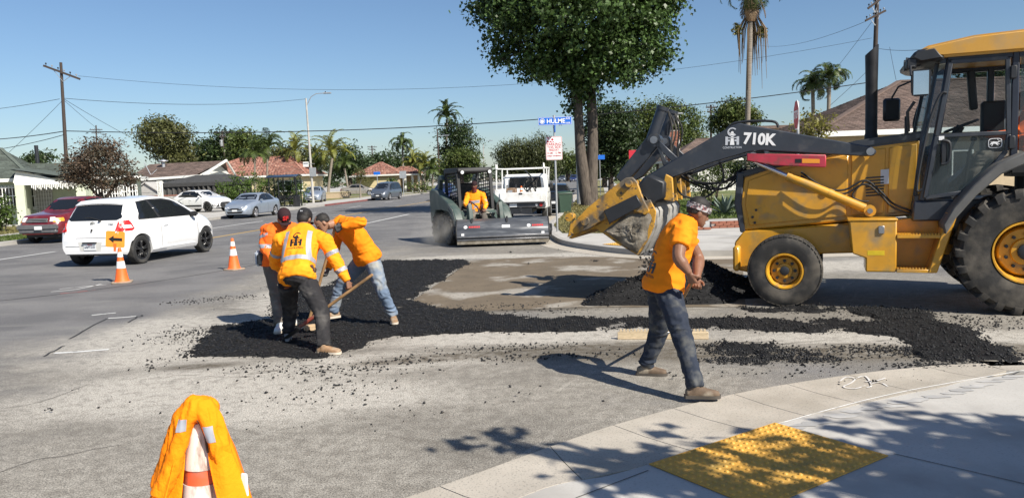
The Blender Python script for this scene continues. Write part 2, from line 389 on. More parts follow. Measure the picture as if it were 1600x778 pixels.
# seam in the old asphalt and spray paint left by the surveyors
sm = smooth_line([gp(-40, 474), gp(68, 462.6), gp(200, 446), gp(300, 431), gp(400, 414)], 3)
ribbon('road_seam', sm, -.018, .018, .004, m_tar)
random.seed(3)
def scrawl(name, pts, wd, mat, jit=.02):
    P = [gp(*p) for p in pts]; P = [(p.x+random.uniform(-jit, jit), p.y+random.uniform(-jit, jit)) for p in P]
    return ribbon(name, smooth_line(P, 3), -wd/2, wd/2, .0045, mat)
crk = []
for a, b2 in (((110, 529), (165, 498)), ((68, 556), (100, 540)), ((200, 503), (222, 492))):
    P = [(a[0]+(b2[0]-a[0])*t/6+random.uniform(-2, 2), a[1]+(b2[1]-a[1])*t/6+random.uniform(-1, 1)) for t in range(7)]
    scrawl('road_crack', P, .03, m_tar)
for q in ([(0, 738), (60, 716), (105, 712), (150, 700), (190, 697)], [(0, 640), (60, 628), (140, 600)]): scrawl('road_crack', q, .006, M('road crack', (.06, .052, .045), .95), .03)
scrawl('spray_paint_line', [(84, 552), (120, 550), (168, 546)], .07, m_paint)
scrawl('spray_paint_line', [(143, 493), (160, 491), (179, 489)], .06, m_paint)
scrawl('spray_paint_line', [(170, 497), (195, 496), (214, 494)], .06, m_paint)
scrawl('spray_paint_line', [(80, 456), (120, 452), (158, 444)], .05, m_paint)
scrawl('spray_paint_line', [(92, 452), (130, 448), (165, 445)], .05, m_paint)
scrawl('spray_paint_line', [(95, 459), (120, 456.5), (150, 453)], .07, M('faded red spray paint', (.33, .1, .09), .85, col2=(.13, .12, .12), c2s=7, c2t=(.45, .6)))
# ---- left side of the street
yl = [-40, 0, 20, 28, 40, 52, 58, 76, 100, 160, 300, 420]
Lc = [(LX(y), y) for y in yl]
poly('pavement', [(LX(-40)-.15, -40), (LX(420)-.15, 420), (-260, 420), (-260, -40)], .13, m_conc, .2)
for a, b2, m in ((-40, 63, m_curb), (63, 77, m_redcurb), (77, 420, m_curb)):
    ribbon('curb', [(LX(a), a), (LX(b2), b2)], -.15, 0, .134, m, .2)
def strip(name, y0, y1, d0, d1, mat, z=.136, kind='structure'):
    return ribbon(name, [(LX(y0), y0), (LX(y1), y1)], -d1, -d0, z, mat, kind=kind)
strip('lawn', -40, 34, .5, 2.6, m_grass); strip('lawn', 36.5, 43, .5, 2.2, m_dry)
strip('lawn', -40, 41, 4.2, 30, m_dry); strip('lawn', 62, 95, 4.0, 9, m_dry); strip('lawn', 84, 200, .6, 2.0, m_dry); strip('lawn', 97, 200, 3.6, 20, m_grass)
# ---- far corner on the right
cor = smooth_line([(RX(27.3), 27.3), (1.12, 24.5), (1.2, 22.9), (1.39, 20.7), (2.05, 18.84), (2.9, 17.45), (3.85, 16.85), (4.88, 16.6)], 4)
Rc = [(RX(420), 420), (RX(200), 200), (RX(100), 100), (RX(60), 60)] + cor + [(14, 15.5), (130, 3.5)]
inner = offset(Rc, -.15)
poly('pavement', inner+[(260, 3), (260, 420)], .13, m_conc, .2)
ribbon('curb', Rc, -.152, 0, .134, m_curb, .2)
ribbon('gutter', Rc, 0, .55, .005, m_gut)
ribbon('lawn', [(RX(200), 200), (RX(100), 100), (RX(27), 27)], -2.3, -.3, .136, m_dry)
poly('lawn', [(1.5, 27), (3.5, 27), (3.2, 22.4), (1.55, 23.2)], .1365, m_dry)
poly('lawn', [(5.2, 27.5), (10.5, 27.2), (24, 25.5), (60, 22), (60, 60), (RX(60)+5, 60)], .14, m_grass)
ribbon('lawn', [(RX(200), 200), (RX(60), 60)], -14, -4.4, .138, m_grass)
# yellow tactile strip of the far ramp
m_pad = M('yellow tactile plastic', (.62, .335, .055), .6, var=.12, vs=5, bump=.2, bs=80, col2=(.36, .24, .06), c2s=3.5, c2t=(.5, .75))
def tactile(name, label, o, ux, uy, lx, ly, z, nx, ny, rd=.016, hd=.010):
    t = thing(name, label, 'tactile pad', (o[0], o[1], z)); ux = Vector((*ux, 0)).normalized(); uy = Vector((*uy, 0)); uy = (uy-ux*ux.dot(uy)).normalized()
    b = MB(); q = [ux*(i*lx)+uy*(j*ly) for i, j in ((0, 0), (1, 0), (1, 1), (0, 1))]
    b.add([p+Vector((0, 0, .006)) for p in q]+q, [(0, 1, 2, 3)]+[(i, (i+1) % 4, 4+(i+1) % 4, 4+i) for i in range(4)])
    b.build('panel', m_pad, t, smooth=False); d = MB()
    for i in range(nx):
        for j in range(ny):
            c = ux*((i+.5)*lx/nx)+uy*((j+.5)*ly/ny)+Vector((0, 0, .006)); k = 8
            r = [[c+ux*(math.cos(a)*R)+uy*(math.sin(a)*R)+Vector((0, 0, h)) for a in [2*PI*x/k for x in range(k)]] for R, h in ((rd, 0), (rd*.75, hd*.7), (rd*.35, hd))]
            d.loft(r, True)
    o2 = d.build('truncated_dome', m_pad, t); o2['kind'] = 'stuff'
    return t
tactile('tactile_pad', 'worn yellow tactile pad on the near sidewalk ramp in dappled tree shade', (.83, 4.77), (1.05, .71), (.64, -.6), 1.27, .86, .034, 21, 14)
tactile('tactile_pad', 'pale yellow tactile strip at the far corner ramp beyond the loader bucket', (2.25, 19.0), (.78, -.95), (.5, .62), 1.5, .9, .137, 20, 12)
# ---- near corner: gutter pan in poured lengths, ramp sidewalk behind it
ge = smooth_line([(-7, 1.0), (-3.6, 2.55), (-1.9, 3.55), (-.67, 4.45), (.22, 5.22), (.83, 5.71), (1.69, 6.25), (2.51, 6.62), (3.53, 6.93), (4.62, 7.02), (8, 6.75), (40, 3)], 6)
gb = smooth_line([(-5.6, -.6), (-2.6, 1.55), (-1.1, 3.1), (.02, 4.36), (.55, 4.62), (.85, 4.8), (1.52, 5.25), (1.98, 5.53), (2.6, 5.83), (3.43, 6.2), (4.57, 6.55), (8, 6.3), (40, 2.5)], 6)
near = poly('sidewalk', [(p[0], p[1]) for p in gb]+[(60, -60), (-30, -60)], .03, m_conc, .1)
def lineat(P, s):
    """point at parameter s (0..1) by length"""
    L = [0]
    for a, b2 in zip(P, P[1:]): L.append(L[-1]+math.dist(a, b2))
    t = s*L[-1]
    for i in range(len(P)-1):
        if t <= L[i+1] or i == len(P)-2:
            f = (t-L[i])/max(1e-9, L[i+1]-L[i]); return (P[i][0]+(P[i+1][0]-P[i][0])*f, P[i][1]+(P[i+1][1]-P[i][1])*f)
gut = link('gutter', None); gut['kind'] = 'structure'
ge2 = [p for p in ge if -4 < p[0] < 14]; 
def nearest(P, q): return min(range(len(P)), key=lambda i: (P[i][0]-q[0])**2+(P[i][1]-q[1])**2)
cuts = [0, 7, 13, 18, 23, 27, 31, 35, 39, 44, len(ge2)-1]
cuts = sorted(set(min(c, len(ge2)-1) for c in cuts))
for a, b2 in zip(cuts, cuts[1:]):
    A = ge2[a:b2+1]; B = []
    for p in A:
        q = Vector(gb[nearest(gb, p)]); 
        # closest point on the back line
        best = None
        for u, v in zip(gb, gb[1:]):
            u, v = Vector(u), Vector(v); t = max(0, min(1, (Vector(p)-u).dot(v-u)/max(1e-9, (v-u).length_squared))); c = u+(v-u)*t
            if best is None or (c-Vector(p)).length < (best-Vector(p)).length: best = c
        B.append(best)
    bm = MB(); n = len(A); J = .004; 
    def inset(i, P, o):     # leave an open joint at both ends
        return P
    rows = []
    for i, (p, q) in enumerate(zip(A, B)):
        p, q = Vector(p), q
        sh = Vector((0, 0))
        if i == 0: sh = (Vector(A[1])-p).normalized()*J
        if i == n-1: sh = (Vector(A[-2])-p).normalized()*J
        p, q = p+sh, q+sh; rows.append([(p.x, p.y, -.02), (p.x, p.y, .012), (p.x+(q.x-p.x)*.45, p.y+(q.y-p.y)*.45, .012), (p.x+(q.x-p.x)*.8, p.y+(q.y-p.y)*.8, .024), (q.x, q.y, .033), (q.x, q.y, -.02)])
    bm.loft([r for r in rows], True, close=False)
    bm.build('gutter_slab', m_gut, gut, ang=50)
# scored joints and chalk on the ramp
m_score = M('scored joint', (.1, .095, .085), .95)
for a, c in (((1397, 709), (1640, 765)), ((1013, 735), (900, 778)), ((1013, 735), (700, 660)), ((1215, 669), (1290, 690))):
    pa, pc = gp(*a, .03), gp(*c, .03)
    if a == (1013, 735) and c[0] == 700: continue
    ribbon('score_line', [(pa.x, pa.y), (pc.x, pc.y)], -.004, .004, .0345, m_score)
for q, z in (([(1215, 662), (1300, 638), (1380, 618), (1460, 602), (1600, 578)], .0342),):
    P = smooth_line([gp(*p, .034) for p in q], 4); ribbon('chalk_line', P, -.006, .006, z, M('white chalk', (.72, .72, .7), .9, col2=(.4, .39, .36), c2s=6, c2t=(.55, .65)))
m_spray = M('pale spray paint', (.62, .6, .57), .9, col2=(.36, .33, .28), c2s=14, c2t=(.52, .62))
for q in ([(1312, 596), (1322, 589), (1336, 591), (1330, 598), (1318, 604), (1336, 607), (1352, 602)], [(1336, 592), (1352, 587), (1362, 602), (1354, 605)], [(1362, 599), (1375, 597), (1388, 604)], [(1352, 596), (1372, 594), (1384, 590)]):
    P = smooth_line([gp(*p, .02) for p in q], 3); ribbon('spray_paint_mark', P, -.008, .008, .0215, m_spray)
m_smear = M('cement smear', (.34, .335, .325), .85, var=.12, vs=3, col2=(.42, .41, .39), c2s=5, c2t=(.45, .6))
random.seed(12)
for i in range(22):
    t = i/21; c = gp(1235+t*350+random.uniform(-6, 6), 664-t*82+random.uniform(-3, 5)+6*t, .034); P = []
    for k in range(7):
        a = 2*PI*k/7; r = random.uniform(.5, 1.2); P.append((c.x+math.cos(a)*r*.12, c.y+math.sin(a)*r*.045-.02))
    poly('cement_smear', P, .0335+.0002*i/22, m_smear)
# ---- the excavated base between the new asphalt and the pile
poly('excavated_base', [gp(*p)[:2] for p in ((737, 407), (860, 401), (1010, 402), (1160, 405), (1165, 480), (900, 480), (690, 488), (645, 470))], .004, m_base)
# ---- fresh asphalt: loose black mix with real grains
m_fresh = M('fresh asphalt', (.010, .010, .0105), .7, var=.45, vs=30, bump=1, bs=60, spec=.22, col3=(.06, .06, .06), c3s=90, c3t=(.62, .7))  # light specks in the colour stand in for glints on the grains
m_grain = M('asphalt crumbs', (.014, .014, .0145), .5, var=.3, vs=20, island=.75, spec=.42)  # tone varied per grain, so the colour adds to the glints
def pxpoly(L): return [tuple(gp(*p)[:2]) for p in L]
PATCH = [pxpoly([(600, 408), (737, 406), (646, 470), (722, 486), (715, 520), (600, 530), (560, 548), (505, 562), (400, 560), (292, 556), (330, 512), (420, 500), (430, 470), (520, 440), (565, 420)]),
         pxpoly([(700, 484), (860, 499), (1000, 496), (1330, 500), (1405, 506), (1405, 526), (1300, 520), (1000, 513), (860, 520), (690, 522)]),
         pxpoly([(1330, 481), (1420, 480), (1500, 512), (1600, 552), (1598, 570), (1440, 566), (1425, 545), (1395, 532), (1380, 505)]),
         pxpoly([(1106, 533), (1200, 536), (1335, 558), (1310, 571), (1200, 572), (1108, 568)]), pxpoly([(1160, 477), (1420, 480), (1420, 492), (1160, 490)]),
         pxpoly([(1440, 503), (1600, 512), (1600, 524), (1460, 516)])]
PW = [1, 1, 1, .58, .7, .54]
def fresh_asphalt():
    x0, x1, y0, y1, c = -4.6, 7.2, 6.5, 19.2, .03
    nx, ny = int((x1-x0)/c), int((y1-y0)/c); X, Y = np.meshgrid(x0+c*np.arange(nx), y0+c*np.arange(ny), indexing='ij')
    f = np.zeros_like(X)
    for P, wgt in zip(PATCH, PW): f = np.maximum(f, inpoly(X, Y, P)*wgt)
    def blur(a, r):
        for ax in (0, 1):
            cs = np.cumsum(np.pad(a, [(r+1, r) if k == ax else (0, 0) for k in (0, 1)], mode='edge'), axis=ax)
            a = (np.take(cs, range(2*r+1, cs.shape[ax]), ax)-np.take(cs, range(0, cs.shape[ax]-2*r-1), ax))/(2*r+1)
        return a
    f = blur(blur(f, 4), 3); rg = np.random.default_rng(4)
    low = blur(rg.standard_normal(X.shape), 5); low /= low.std(); mid = blur(rg.standard_normal(X.shape), 1); mid /= mid.std()
    g = f+.17*low+.06*mid; keep = (g > .52)
    Z = .006+np.clip((g-.5)*.05, 0, .018)+.004*low+.005*mid+.004*rg.standard_normal(X.shape); Z = np.maximum(Z, .007)
    q = keep[:-1, :-1] & keep[1:, :-1] & keep[1:, 1:] & keep[:-1, 1:]
    I, J = np.nonzero(q); idx = lambda a, b2: a*ny+b2
    Fq = np.stack([idx(I, J), idx(I+1, J), idx(I+1, J+1), idx(I, J+1)], 1); u, inv = np.unique(Fq, return_inverse=True)
    # sink the rim into the road so no edge floats
    cnt = np.bincount(inv.ravel(), minlength=len(u)); V = np.stack([X.ravel()[u]+rg.normal(0, .005, len(u)), Y.ravel()[u]+rg.normal(0, .005, len(u)), Z.ravel()[u]], 1); V[cnt < 4, 2] = -.004
    tag(npmesh('fresh_asphalt', V, inv.reshape(Fq.shape), m_fresh, smooth=True), kind='stuff')
    # loose grains on and around it
    pr = (np.where(g > .52, 1.0, 0)+.6*np.exp(-((g-.44)/.17)**2)*(f > .02)*(g < .56)).ravel()
    pick = rg.random(pr.size) < np.where(pr >= 1, .75, pr*.42); return np.stack([X.ravel()[pick], Y.ravel()[pick], np.where(keep.ravel()[pick], Z.ravel()[pick], 0.002)], 1)
def rocks(name, C, smin, smax, mat, seed=1, kind='stuff'):
    rg = np.random.default_rng(seed); n = len(C); base = np.array([(1, 0, 0), (-1, 0, 0), (0, 1, 0), (0, -1, 0), (0, 0, 1), (0, 0, -1)], float)
    tri = np.array([(0, 2, 4), (2, 1, 4), (1, 3, 4), (3, 0, 4), (2, 0, 5), (1, 2, 5), (3, 1, 5), (0, 3, 5)])
    s = smin+(smax-smin)*rg.random(n)**2.2; V = base[None]*(1+.35*rg.standard_normal((n, 6, 1)).clip(-1, 1)); a = rg.random(n)*6.28; t = rg.normal(0, .5, n)
    ca, sa, ct, st = np.cos(a)[:, None], np.sin(a)[:, None], np.cos(t)[:, None], np.sin(t)[:, None]
    x, y, z = V[..., 0], V[..., 1], V[..., 2]*.75; y, z = y*ct-z*st, y*st+z*ct; x, y = x*ca-y*sa, x*sa+y*ca
    W = np.stack([x, y, z], 2)*s[:, None, None]+C[:, None, :]+np.array([0, 0, 1])*s[:, None, None]*.35
    Fc = (tri[None]+6*np.arange(n)[:, None, None]).reshape(-1, 3)
    return tag(npmesh(name, W.reshape(-1, 3), Fc, mat), kind=kind)
C = fresh_asphalt()
rg = np.random.default_rng(9); ex = []
def spray(pxs, n, sx, sy):
    for _ in range(n):
        p = gp(*random.choice(pxs)); ex.append((p.x+random.gauss(0, sx), p.y+random.gauss(0, sy), .002))
spray([(420, 575), (480, 585), (540, 580), (600, 570), (650, 560)], 420, .32, .16); spray([(500, 610), (470, 625), (560, 600)], 110, .3, .12)
spray([(800, 560), (760, 545), (850, 540), (900, 555)], 420, .35, .1); spray([(700, 480), (800, 478), (880, 485)], 420, .45, .14)
spray([(260, 530), (330, 530), (300, 520)], 380, .3, .2); spray([(330, 468), (360, 465), (300, 472)], 260, .3, .12); spray([(255, 560), (245, 575), (240, 565)], 60, .14, .08)
spray([(1150, 580), (1250, 585), (1350, 575), (1500, 572), (1450, 590)], 130, .4, .1); spray([(1330, 545), (1400, 550), (1450, 545)], 500, .3, .1); spray([(1200, 512), (1400, 512), (1050, 510)], 420, .5, .06)
spray([(300, 650), (350, 620), (420, 660)], 40, .5, .4); spray([(740, 620), (650, 640)], 30, .6, .3); spray([(1400, 495), (1500, 498), (1550, 505)], 400, .4, .12)
spray([(1125, 540), (1150, 550), (1180, 545), (1200, 560), (1240, 555), (1280, 562), (1140, 562), (1220, 548), (1170, 565)], 2600, .16, .06); spray([(1420, 545), (1450, 552), (1500, 560)], 900, .25, .07)
spray([(1450, 570), (1520, 572), (1590, 571)], 600, .3, .05)
rocks('asphalt_crumbs', np.vstack([C, np.array(ex)]), .004, .018, m_grain)
# ---- the dumped heap
def heap(loc, rx, ry, h, seed=5):
    rg = np.random.default_rng(seed); n, k = 46, 84; V = [(0, 0, h)]; Fc = []
    low = rg.standard_normal((6, 2))
    for i in range(1, n+1):
        r = i/n
        for j in range(k):
            a = 2*PI*j/k; e = 1+.13*math.sin(2*a+.6)+.08*math.sin(5*a+2)+.05*math.sin(9*a); z = h*(1-r)**1.08*(1+.1*math.sin(3*a+r*5))*(1.0) if r < 1 else -.02
            V.append((math.cos(a)*rx*r*e+rg.normal(0, .006), math.sin(a)*ry*r*e+rg.normal(0, .006), max(-.02, z+(rg.normal(0, .012) if r < 1 else 0))))
    T = [(0, 1+j, 1+(j+1) % k) for j in range(k)]
    for i in range(n-1):
        for j in range(k):
            a, b2 = 1+i*k+j, 1+i*k+(j+1) % k; T += [(a, a+k, b2+k), (a, b2+k, b2)]
    t = thing('asphalt_heap', 'steep black heap of fresh asphalt dumped under the loader bucket', 'asphalt heap', loc)
    npmesh('mound', np.array(V), np.array(T), m_fresh, t, True)
    idx = rg.choice(len(V)-k, 2600); Cc = np.array(V)[idx]; o = rocks('loose_grain', Cc, .008, .026, m_grain, 6); o.parent = t
    return t
heap((2.55, 11.6, 0), 1.45, .95, .62)
# ================================================================ BACKHOE LOADER
m_cat = M('construction yellow', (.60, .295, .022), .4, var=.1, vs=3, coat=.25, col2=(.36, .225, .06), c2s=5, c2t=(.53, .75), rvar=.12, col3=(.25, .19, .11), c3s=3.2, c3t=(.59, .8))
m_catd = M('scraped construction yellow', (.5, .26, .03), .6, var=.2, vs=5, col2=(.13, .105, .075), c2s=3.5, c2t=(.5, .62), bump=.3, bs=30, col3=(.07, .06, .05), c3s=11, c3t=(.58, .66))
m_navy = M('charcoal machine paint', (.03, .036, .048), .42, var=.15, vs=4, coat=.15, col2=(.075, .075, .075), c2s=6, c2t=(.55, .8), rvar=.1)
m_redst = M('faded red steel', (.42, .035, .06), .5, var=.15, vs=5, col2=(.25, .06, .06), c2s=8)
m_mud = M('caked grey dirt', (.15, .13, .1), .95, var=.3, vs=5, bump=.9, bs=22, col2=(.26, .235, .195), c2s=7, c2t=(.45, .7))
m_cement = M('mud smeared bucket steel', (.36, .35, .33), .7, var=.2, vs=4, bump=.5, bs=25, col2=(.14, .125, .1), c2s=4, c2t=(.5, .65))
m_rim = M('yellow wheel rim', (.6, .3, .02), .45, var=.15, vs=5, col2=(.22, .15, .07), c2s=7, c2t=(.52, .72))
m_tyre = M('dusty tyre rubber', (.022, .021, .02), .8, var=.3, vs=6, bump=.3, bs=50, col2=(.115, .1, .08), c2s=4, c2t=(.42, .72))
m_wdec = M('white decal', (.82, .82, .82), .4, var=.03)
m_gdec = M('pale grey decal', (.52, .54, .58), .4, var=.03)
m_bdec = M('black decal', (.012, .012, .012), .5, var=.03)
m_glass = glassmat('cab glass', (.02, .04, .05), .3)
m_glassd = glassmat('tinted cab glass', (.055, .075, .085), .55, .12)  # bluish tinted panes, less see-through than the windshield
BH = thing('backhoe_loader', 'big yellow and charcoal backhoe loader dumping asphalt, with a closed cab and red cylinder lock', 'backhoe', (4.05, 11.24, 0), math.atan2(.375, -.927))
def part(name, mb, mat, parent, **k): return mb.build(name, mat, parent, **k)
b = MB(); b.prism([(.7, .84), (.68, .44), (.5, .4), (.38, .6), (-.5, .68), (-1.1, .7), (-3.2, .65), (-3.2, 1.1), (-1.1, 1.12), (.57, 1.0)], 'y', -.46, .5, .02)
b.box((.66, 0, .62), (.1, 1.3, .36), bev=.03); b.box((-2.77, 0, .79), (.34, 1.3, .34), bev=.04)
part('chassis', b, m_cat, BH)
b = MB(); b.beam((0, -.7, .5), (0, .7, .5), .16, .2, .02); b.cyl((-2.77, -.75, .79), (-2.77, .75, .79), .14); b.tube([(.1, -.6, .5), (.12, 0, .52), (.1, .6, .5)], .04, 8); part('axles', b, m_dark, BH)
b = MB(); b.prism([(.57, 1.8), (.63, 1.38), (.57, 1.0), (-.85, 1.13), (-1.68, 1.2), (-1.68, 2.2), (-.9, 2.13), (.2, 1.9)], 'y', -.46, .46, .025); hd = part('hood', b, m_cat, BH)
for s in (1, -1):
    for P in ([(.5, 1.72), (.55, 1.38), (.49, 1.08), (-.78, 1.2), (-.8, 2.04), (.18, 1.83)], [(-.84, 1.21), (-1.24, 1.23), (-1.26, 2.1), (-.9, 2.06), (-.84, 2.04)], [(-1.29, 1.23), (-1.62, 1.25), (-1.63, 2.14), (-1.3, 2.1)]):
        b = MB(); b.prism(P, 'y', s*.46, s*.478, .007); part('side_panel', b, m_cat, hd)
b = MB()
for k in range(7): b.prism([(-1.02, 1.72-k*.04), (-1.24, 1.73-k*.04), (-1.24, 1.71-k*.04), (-1.02, 1.70-k*.04)], 'y', .477, .483)
part('louvre', b, m_dark, hd)
b = MB(); b.prism([(-1.2, 1.62), (-1.3, 1.625), (-1.3, 1.82), (-1.2, 1.815)], 'y', .479, .481); part('service_decal', b, m_gdec, hd)
b = MB(); b.prism([(.63, 1.84), (.2, 1.96), (-.9, 2.22), (-1.72, 2.31), (-1.72, 2.19), (-.9, 2.1), (.2, 1.87), (.58, 1.75)], 'y', -.49, .49, .03, seg=2)
b.prism([(.66, 1.84), (.7, 1.4), (.62, .98), (.55, .98), (.6, 1.4), (.56, 1.84)], 'y', -.485, .485, .012); part('hood_cover', b, m_navy, BH)
for x, z in ((.42, 1.12), (.45, 1.2), (.4, 1.3)):
    b = MB(); b.cyl((x, .475, z), (x, .49, z), .018); part('bolt', b, m_dark, hd)
# wheels
def tyre_prof(r, ri, w):
    h = w/2; return [(ri, -h*.72), (ri+.02, -h*.9), (ri+(r-ri)*.45, -h), (r*.93, -h*.95), (r*.985, -h*.8), (r, -h*.4), (r, h*.4), (r*.985, h*.8), (r*.93, h*.95), (ri+(r-ri)*.45, h), (ri+.02, h*.9), (ri, h*.72)]
def big_wheel(x, y, r, ri, w, lugs, side):
    g = MB(); h = w/2
    g.lathe([(ri, -h*.8), (ri-.02, -h*.8), (ri-.03, -h*.5), (ri-.05, h*.05), (ri*.8, h*.25), (ri*.75, h*.34), (ri*.45, h*.34), (ri*.42, h*.5), (ri*.3, h*.52), (.0, h*.52)], ax='y', seg=40)
    g.lathe([(ri+.012, h*.78), (ri+.006, h*.93), (ri-.012, h*.93), (ri-.03, h*.6), (ri-.05, h*.05), (ri*.8, h*.25)], ax='y', seg=40)
    wh = g.build('wheel', m_rim, BH, (x, y, r), ang=50)
    if side < 0: wh.rotation_euler.z = PI
    t = MB(); t.lathe(tyre_prof(r*.955 if lugs else r*.985, ri, w), ax='y', seg=64); t.build('tyre', m_tyre, wh)
    b = MB(); b.lathe([(ri*.26, h*.52), (ri*.26, h*.66), (ri*.2, h*.7), (0, h*.7)], ax='y', seg=20); b.build('hub_cap', m_dark, wh)
    n = 10 if r > .6 else 8
    for k in range(n):
        a = 2*PI*k/n; R = ri*.58; b = MB(); b.lathe([(.022, h*.34), (.022, h*.34+.035), (.0, h*.34+.038)], (math.sin(a)*R, 0, math.cos(a)*R), 'y', 6); b.build('wheel_nut', m_dark, wh)
    me = None
    if lugs:
        for k in range(lugs):
            for sd in (1, -1):
                if me is None or True:
                    b = MB(); a0 = 2*PI*(k+(.5 if sd < 0 else 0))/lugs; P = []
                    for (u, da, tw) in ((.02, 0, .055), (.5, .10, .06), (.97, .17, .07), (1.04, .18, .066)):
                        a = a0+da*.9; rr0, rr1 = (r*.93, r*1.0) if u < .98 else (r*.86, r*.93)
                        P.append([(math.sin(a+o2)*R, sd*h*u, math.cos(a+o2)*R) for o2, R in ((-tw, rr0), (-tw*.8, rr1), (tw*.8, rr1), (tw, rr0))])
                    b.loft(P); b.build('tread_lug', m_tyre, wh, ang=30)
    else:
        b = MB()                                                           # rib tread with cross sipes
        n = 46
        for k in range(n):
            for y0, y1, sh in ((-.95, -.58, 0), (-.5, -.08, .5), (.0, .42, .2), (.5, .95, .7)):
                a = 2*PI*(k+sh)/n; tw = PI/n*.8
                P = [[(math.sin(a+o2)*R, h*yy, math.cos(a+o2)*R) for o2, R in ((-tw, r*.95), (-tw*.9, r*(1.0 if abs(yy) < .9 else .965)), (tw*.9, r*(1.0 if abs(yy) < .9 else .965)), (tw, r*.95))] for yy in (y0, y1)]
                b.loft(P)
        o = b.build('tread_block', m_tyre, wh, ang=30); o['kind'] = 'stuff'
    return wh
big_wheel(0, .84, .49, .235, .32, 0, 1); big_wheel(0, -.84, .49, .235, .32, 0, -1)
big_wheel(-2.77, .88, .77, .37, .54, 22, 1); big_wheel(-2.77, -.88, .77, .37, .54, 22, -1)
# loader arms
ARM = [(1.99, 1.8), (1.93, 1.66), (.98, 1.99), (.48, 2.12), (.3, 2.13), (-.99, 2.0), (-1.1, 2.0), (-1.14, 2.06), (-1.08, 2.12), (-1.0, 2.14), (.5, 2.5), (.6, 2.53), (.7, 2.5)]
for s in (1, -1):
    b = MB(); b.prism(ARM, 'y', s*.55, s*.69, .014); ar = part('loader_arm', b, m_navy, BH)
    for x, z, r in ((-1.06, 2.06, .05), (1.93, 1.73, .06), (.42, 2.06, .055)): b = MB(); b.cyl((x, s*.52, z), (x, s*.72, z), r); part('arm_pin', b, m_steel, ar)
    b = MB(); b.prism([(.5, 2.1), (-.52, 2.04), (-.52, 1.87), (.14, 1.92), (.5, 2.0)], 'y', s*.7, s*.77, .012); rl = part('cylinder_lock', b, m_redst, BH)
    if s > 0:
        b = MB(); b.prism([(-.22, 2.0), (-.44, 1.985), (-.44, 1.93), (-.22, 1.94)], 'y', s*.771, s*.773); part('warning_decal', b, m_amber, rl)
        b = MB(); b.prism([(-.13, 2.0), (-.21, 1.998), (-.21, 1.945), (-.13, 1.948)], 'y', s*.771, s*.773); part('warning_decal', b, m_bdec, rl)
    b = MB(); b.cyl((-.05, s*.68, 1.76), (-1.0, s*.68, 1.31), .06); b.cyl((-.02, s*.68, 1.775), (-.08, s*.68, 1.745), .066); b.cyl((-.55, s*.68, 1.525), (-.6, s*.68, 1.5), .064); b.cyl((-1.06, s*.6, 1.28), (-1.06, s*.76, 1.28), .075); lc = part('lift_cylinder', b, m_cat, BH)
    b = MB(); b.cyl((.4, s*.68, 1.98), (-.05, s*.68, 1.76), .03); part('cylinder_rod', b, m_chrome, lc)
    b = MB(); b.cyl((-1.06, s*.58, 1.28), (-1.06, s*.78, 1.28), .035); part('pin', b, m_steel, lc)
for y, dz in ((.6, 0), (.63, -.05)):
    b = MB(); P = smooth_line([(-.2, 1.82), (-.5, 1.6), (-.75, 1.56), (-1.0, 1.68), (-1.2, 1.52), (-1.35, 1.36), (-1.6, 1.25)], 6); b.tube([(x, y, z+dz) for x, z in P], .014, 8); part('hose', b, m_black, BH)
b = MB(); P = smooth_line([(-1.0, 1.68), (-.85, 1.5), (-.92, 1.42), (-1.05, 1.4)], 5); b.tube([(x, .66, z) for x, z in P], .012, 8); part('hose', b, m_black, BH)
b = MB(); b.cyl((.35, -.55, 2.1), (.35, .55, 2.1), .07); b.cyl((1.45, -.55, 1.93), (1.45, .55, 1.93), .06); part('cross_tube', b, m_navy, BH)
# writing on the near arm
def emblem(parent, mw, h, mat, mat2, cap=True, proj=None, sub=0):
    """builder's emblem: open ring over an H with a tower between its legs, name below"""
    def put(pts_list, mt, nm):
        bm = MB()
        for P in pts_list: bm.add([(x*h, y*h, 0) for x, y in P], [tuple(range(len(P)))])
        return flat(nm, bm.mesh('x', mt, smooth=False, fix=False), mt, parent, mw, sub, proj)
    ring = []
    n = 22
    for i in range(n):
        a, c = [math.radians(38+284*(i+k)/n) for k in (0, 1)]
        ring.append([(math.cos(a)*.15, .30+math.sin(a)*.15), (math.cos(a)*.215, .30+math.sin(a)*.2), (math.cos(c)*.215, .30+math.sin(c)*.2), (math.cos(c)*.15, .30+math.sin(c)*.15)])
    H = [[(-.3, -.28), (-.19, -.28), (-.19, .1), (-.3, .1)], [(.19, -.28), (.3, -.28), (.3, .1), (.19, .1)], [(-.19, -.12), (-.1, -.12), (-.1, -.04), (-.19, -.04)], [(.1, -.12), (.19, -.12), (.19, -.04), (.1, -.04)], [(-.19, .02), (.19, .02), (.19, .06), (-.19, .06)]]
    tower = [[(-.1, -.28), (.1, -.28), (.07, -.05), (-.07, -.05)], [(-.07, -.05), (.07, -.05), (.045, .17), (-.045, .17)], [(-.1, .17), (.1, .17), (.12, .22), (-.12, .22)], [(-.07, .23), (.07, .23), (.05, .31), (0, .34), (-.05, .31)], [(-.16, .255), (-.07, .235), (-.07, .26), (-.16, .285)]]
    put(ring+H, mat, 'emblem'); put(tower, mat2, 'emblem_tower')
    if cap: text('emblem_lettering', 'CONSTRUCTION', mat, parent, mw @ Matrix.Translation((0, -.40*h, 0)), .13*h, .002*h, .0006, fit=.82*h, sub=sub, proj=proj)
ar = [c for c in BH.children if c.name.startswith('loader_arm')][0]
mw = frame(Vector((.33, .694, 2.285)), (-1, 0, -.1), (.08, 0, 1))
text('model_lettering', '710K', m_wdec, ar, mw, .21, .009, .002, fit=.44)
emblem(ar, frame(Vector((.7, .694, 2.315)), (-1, 0, -.02), (0, 0, 1)), .31, m_gdec, m_wdec)
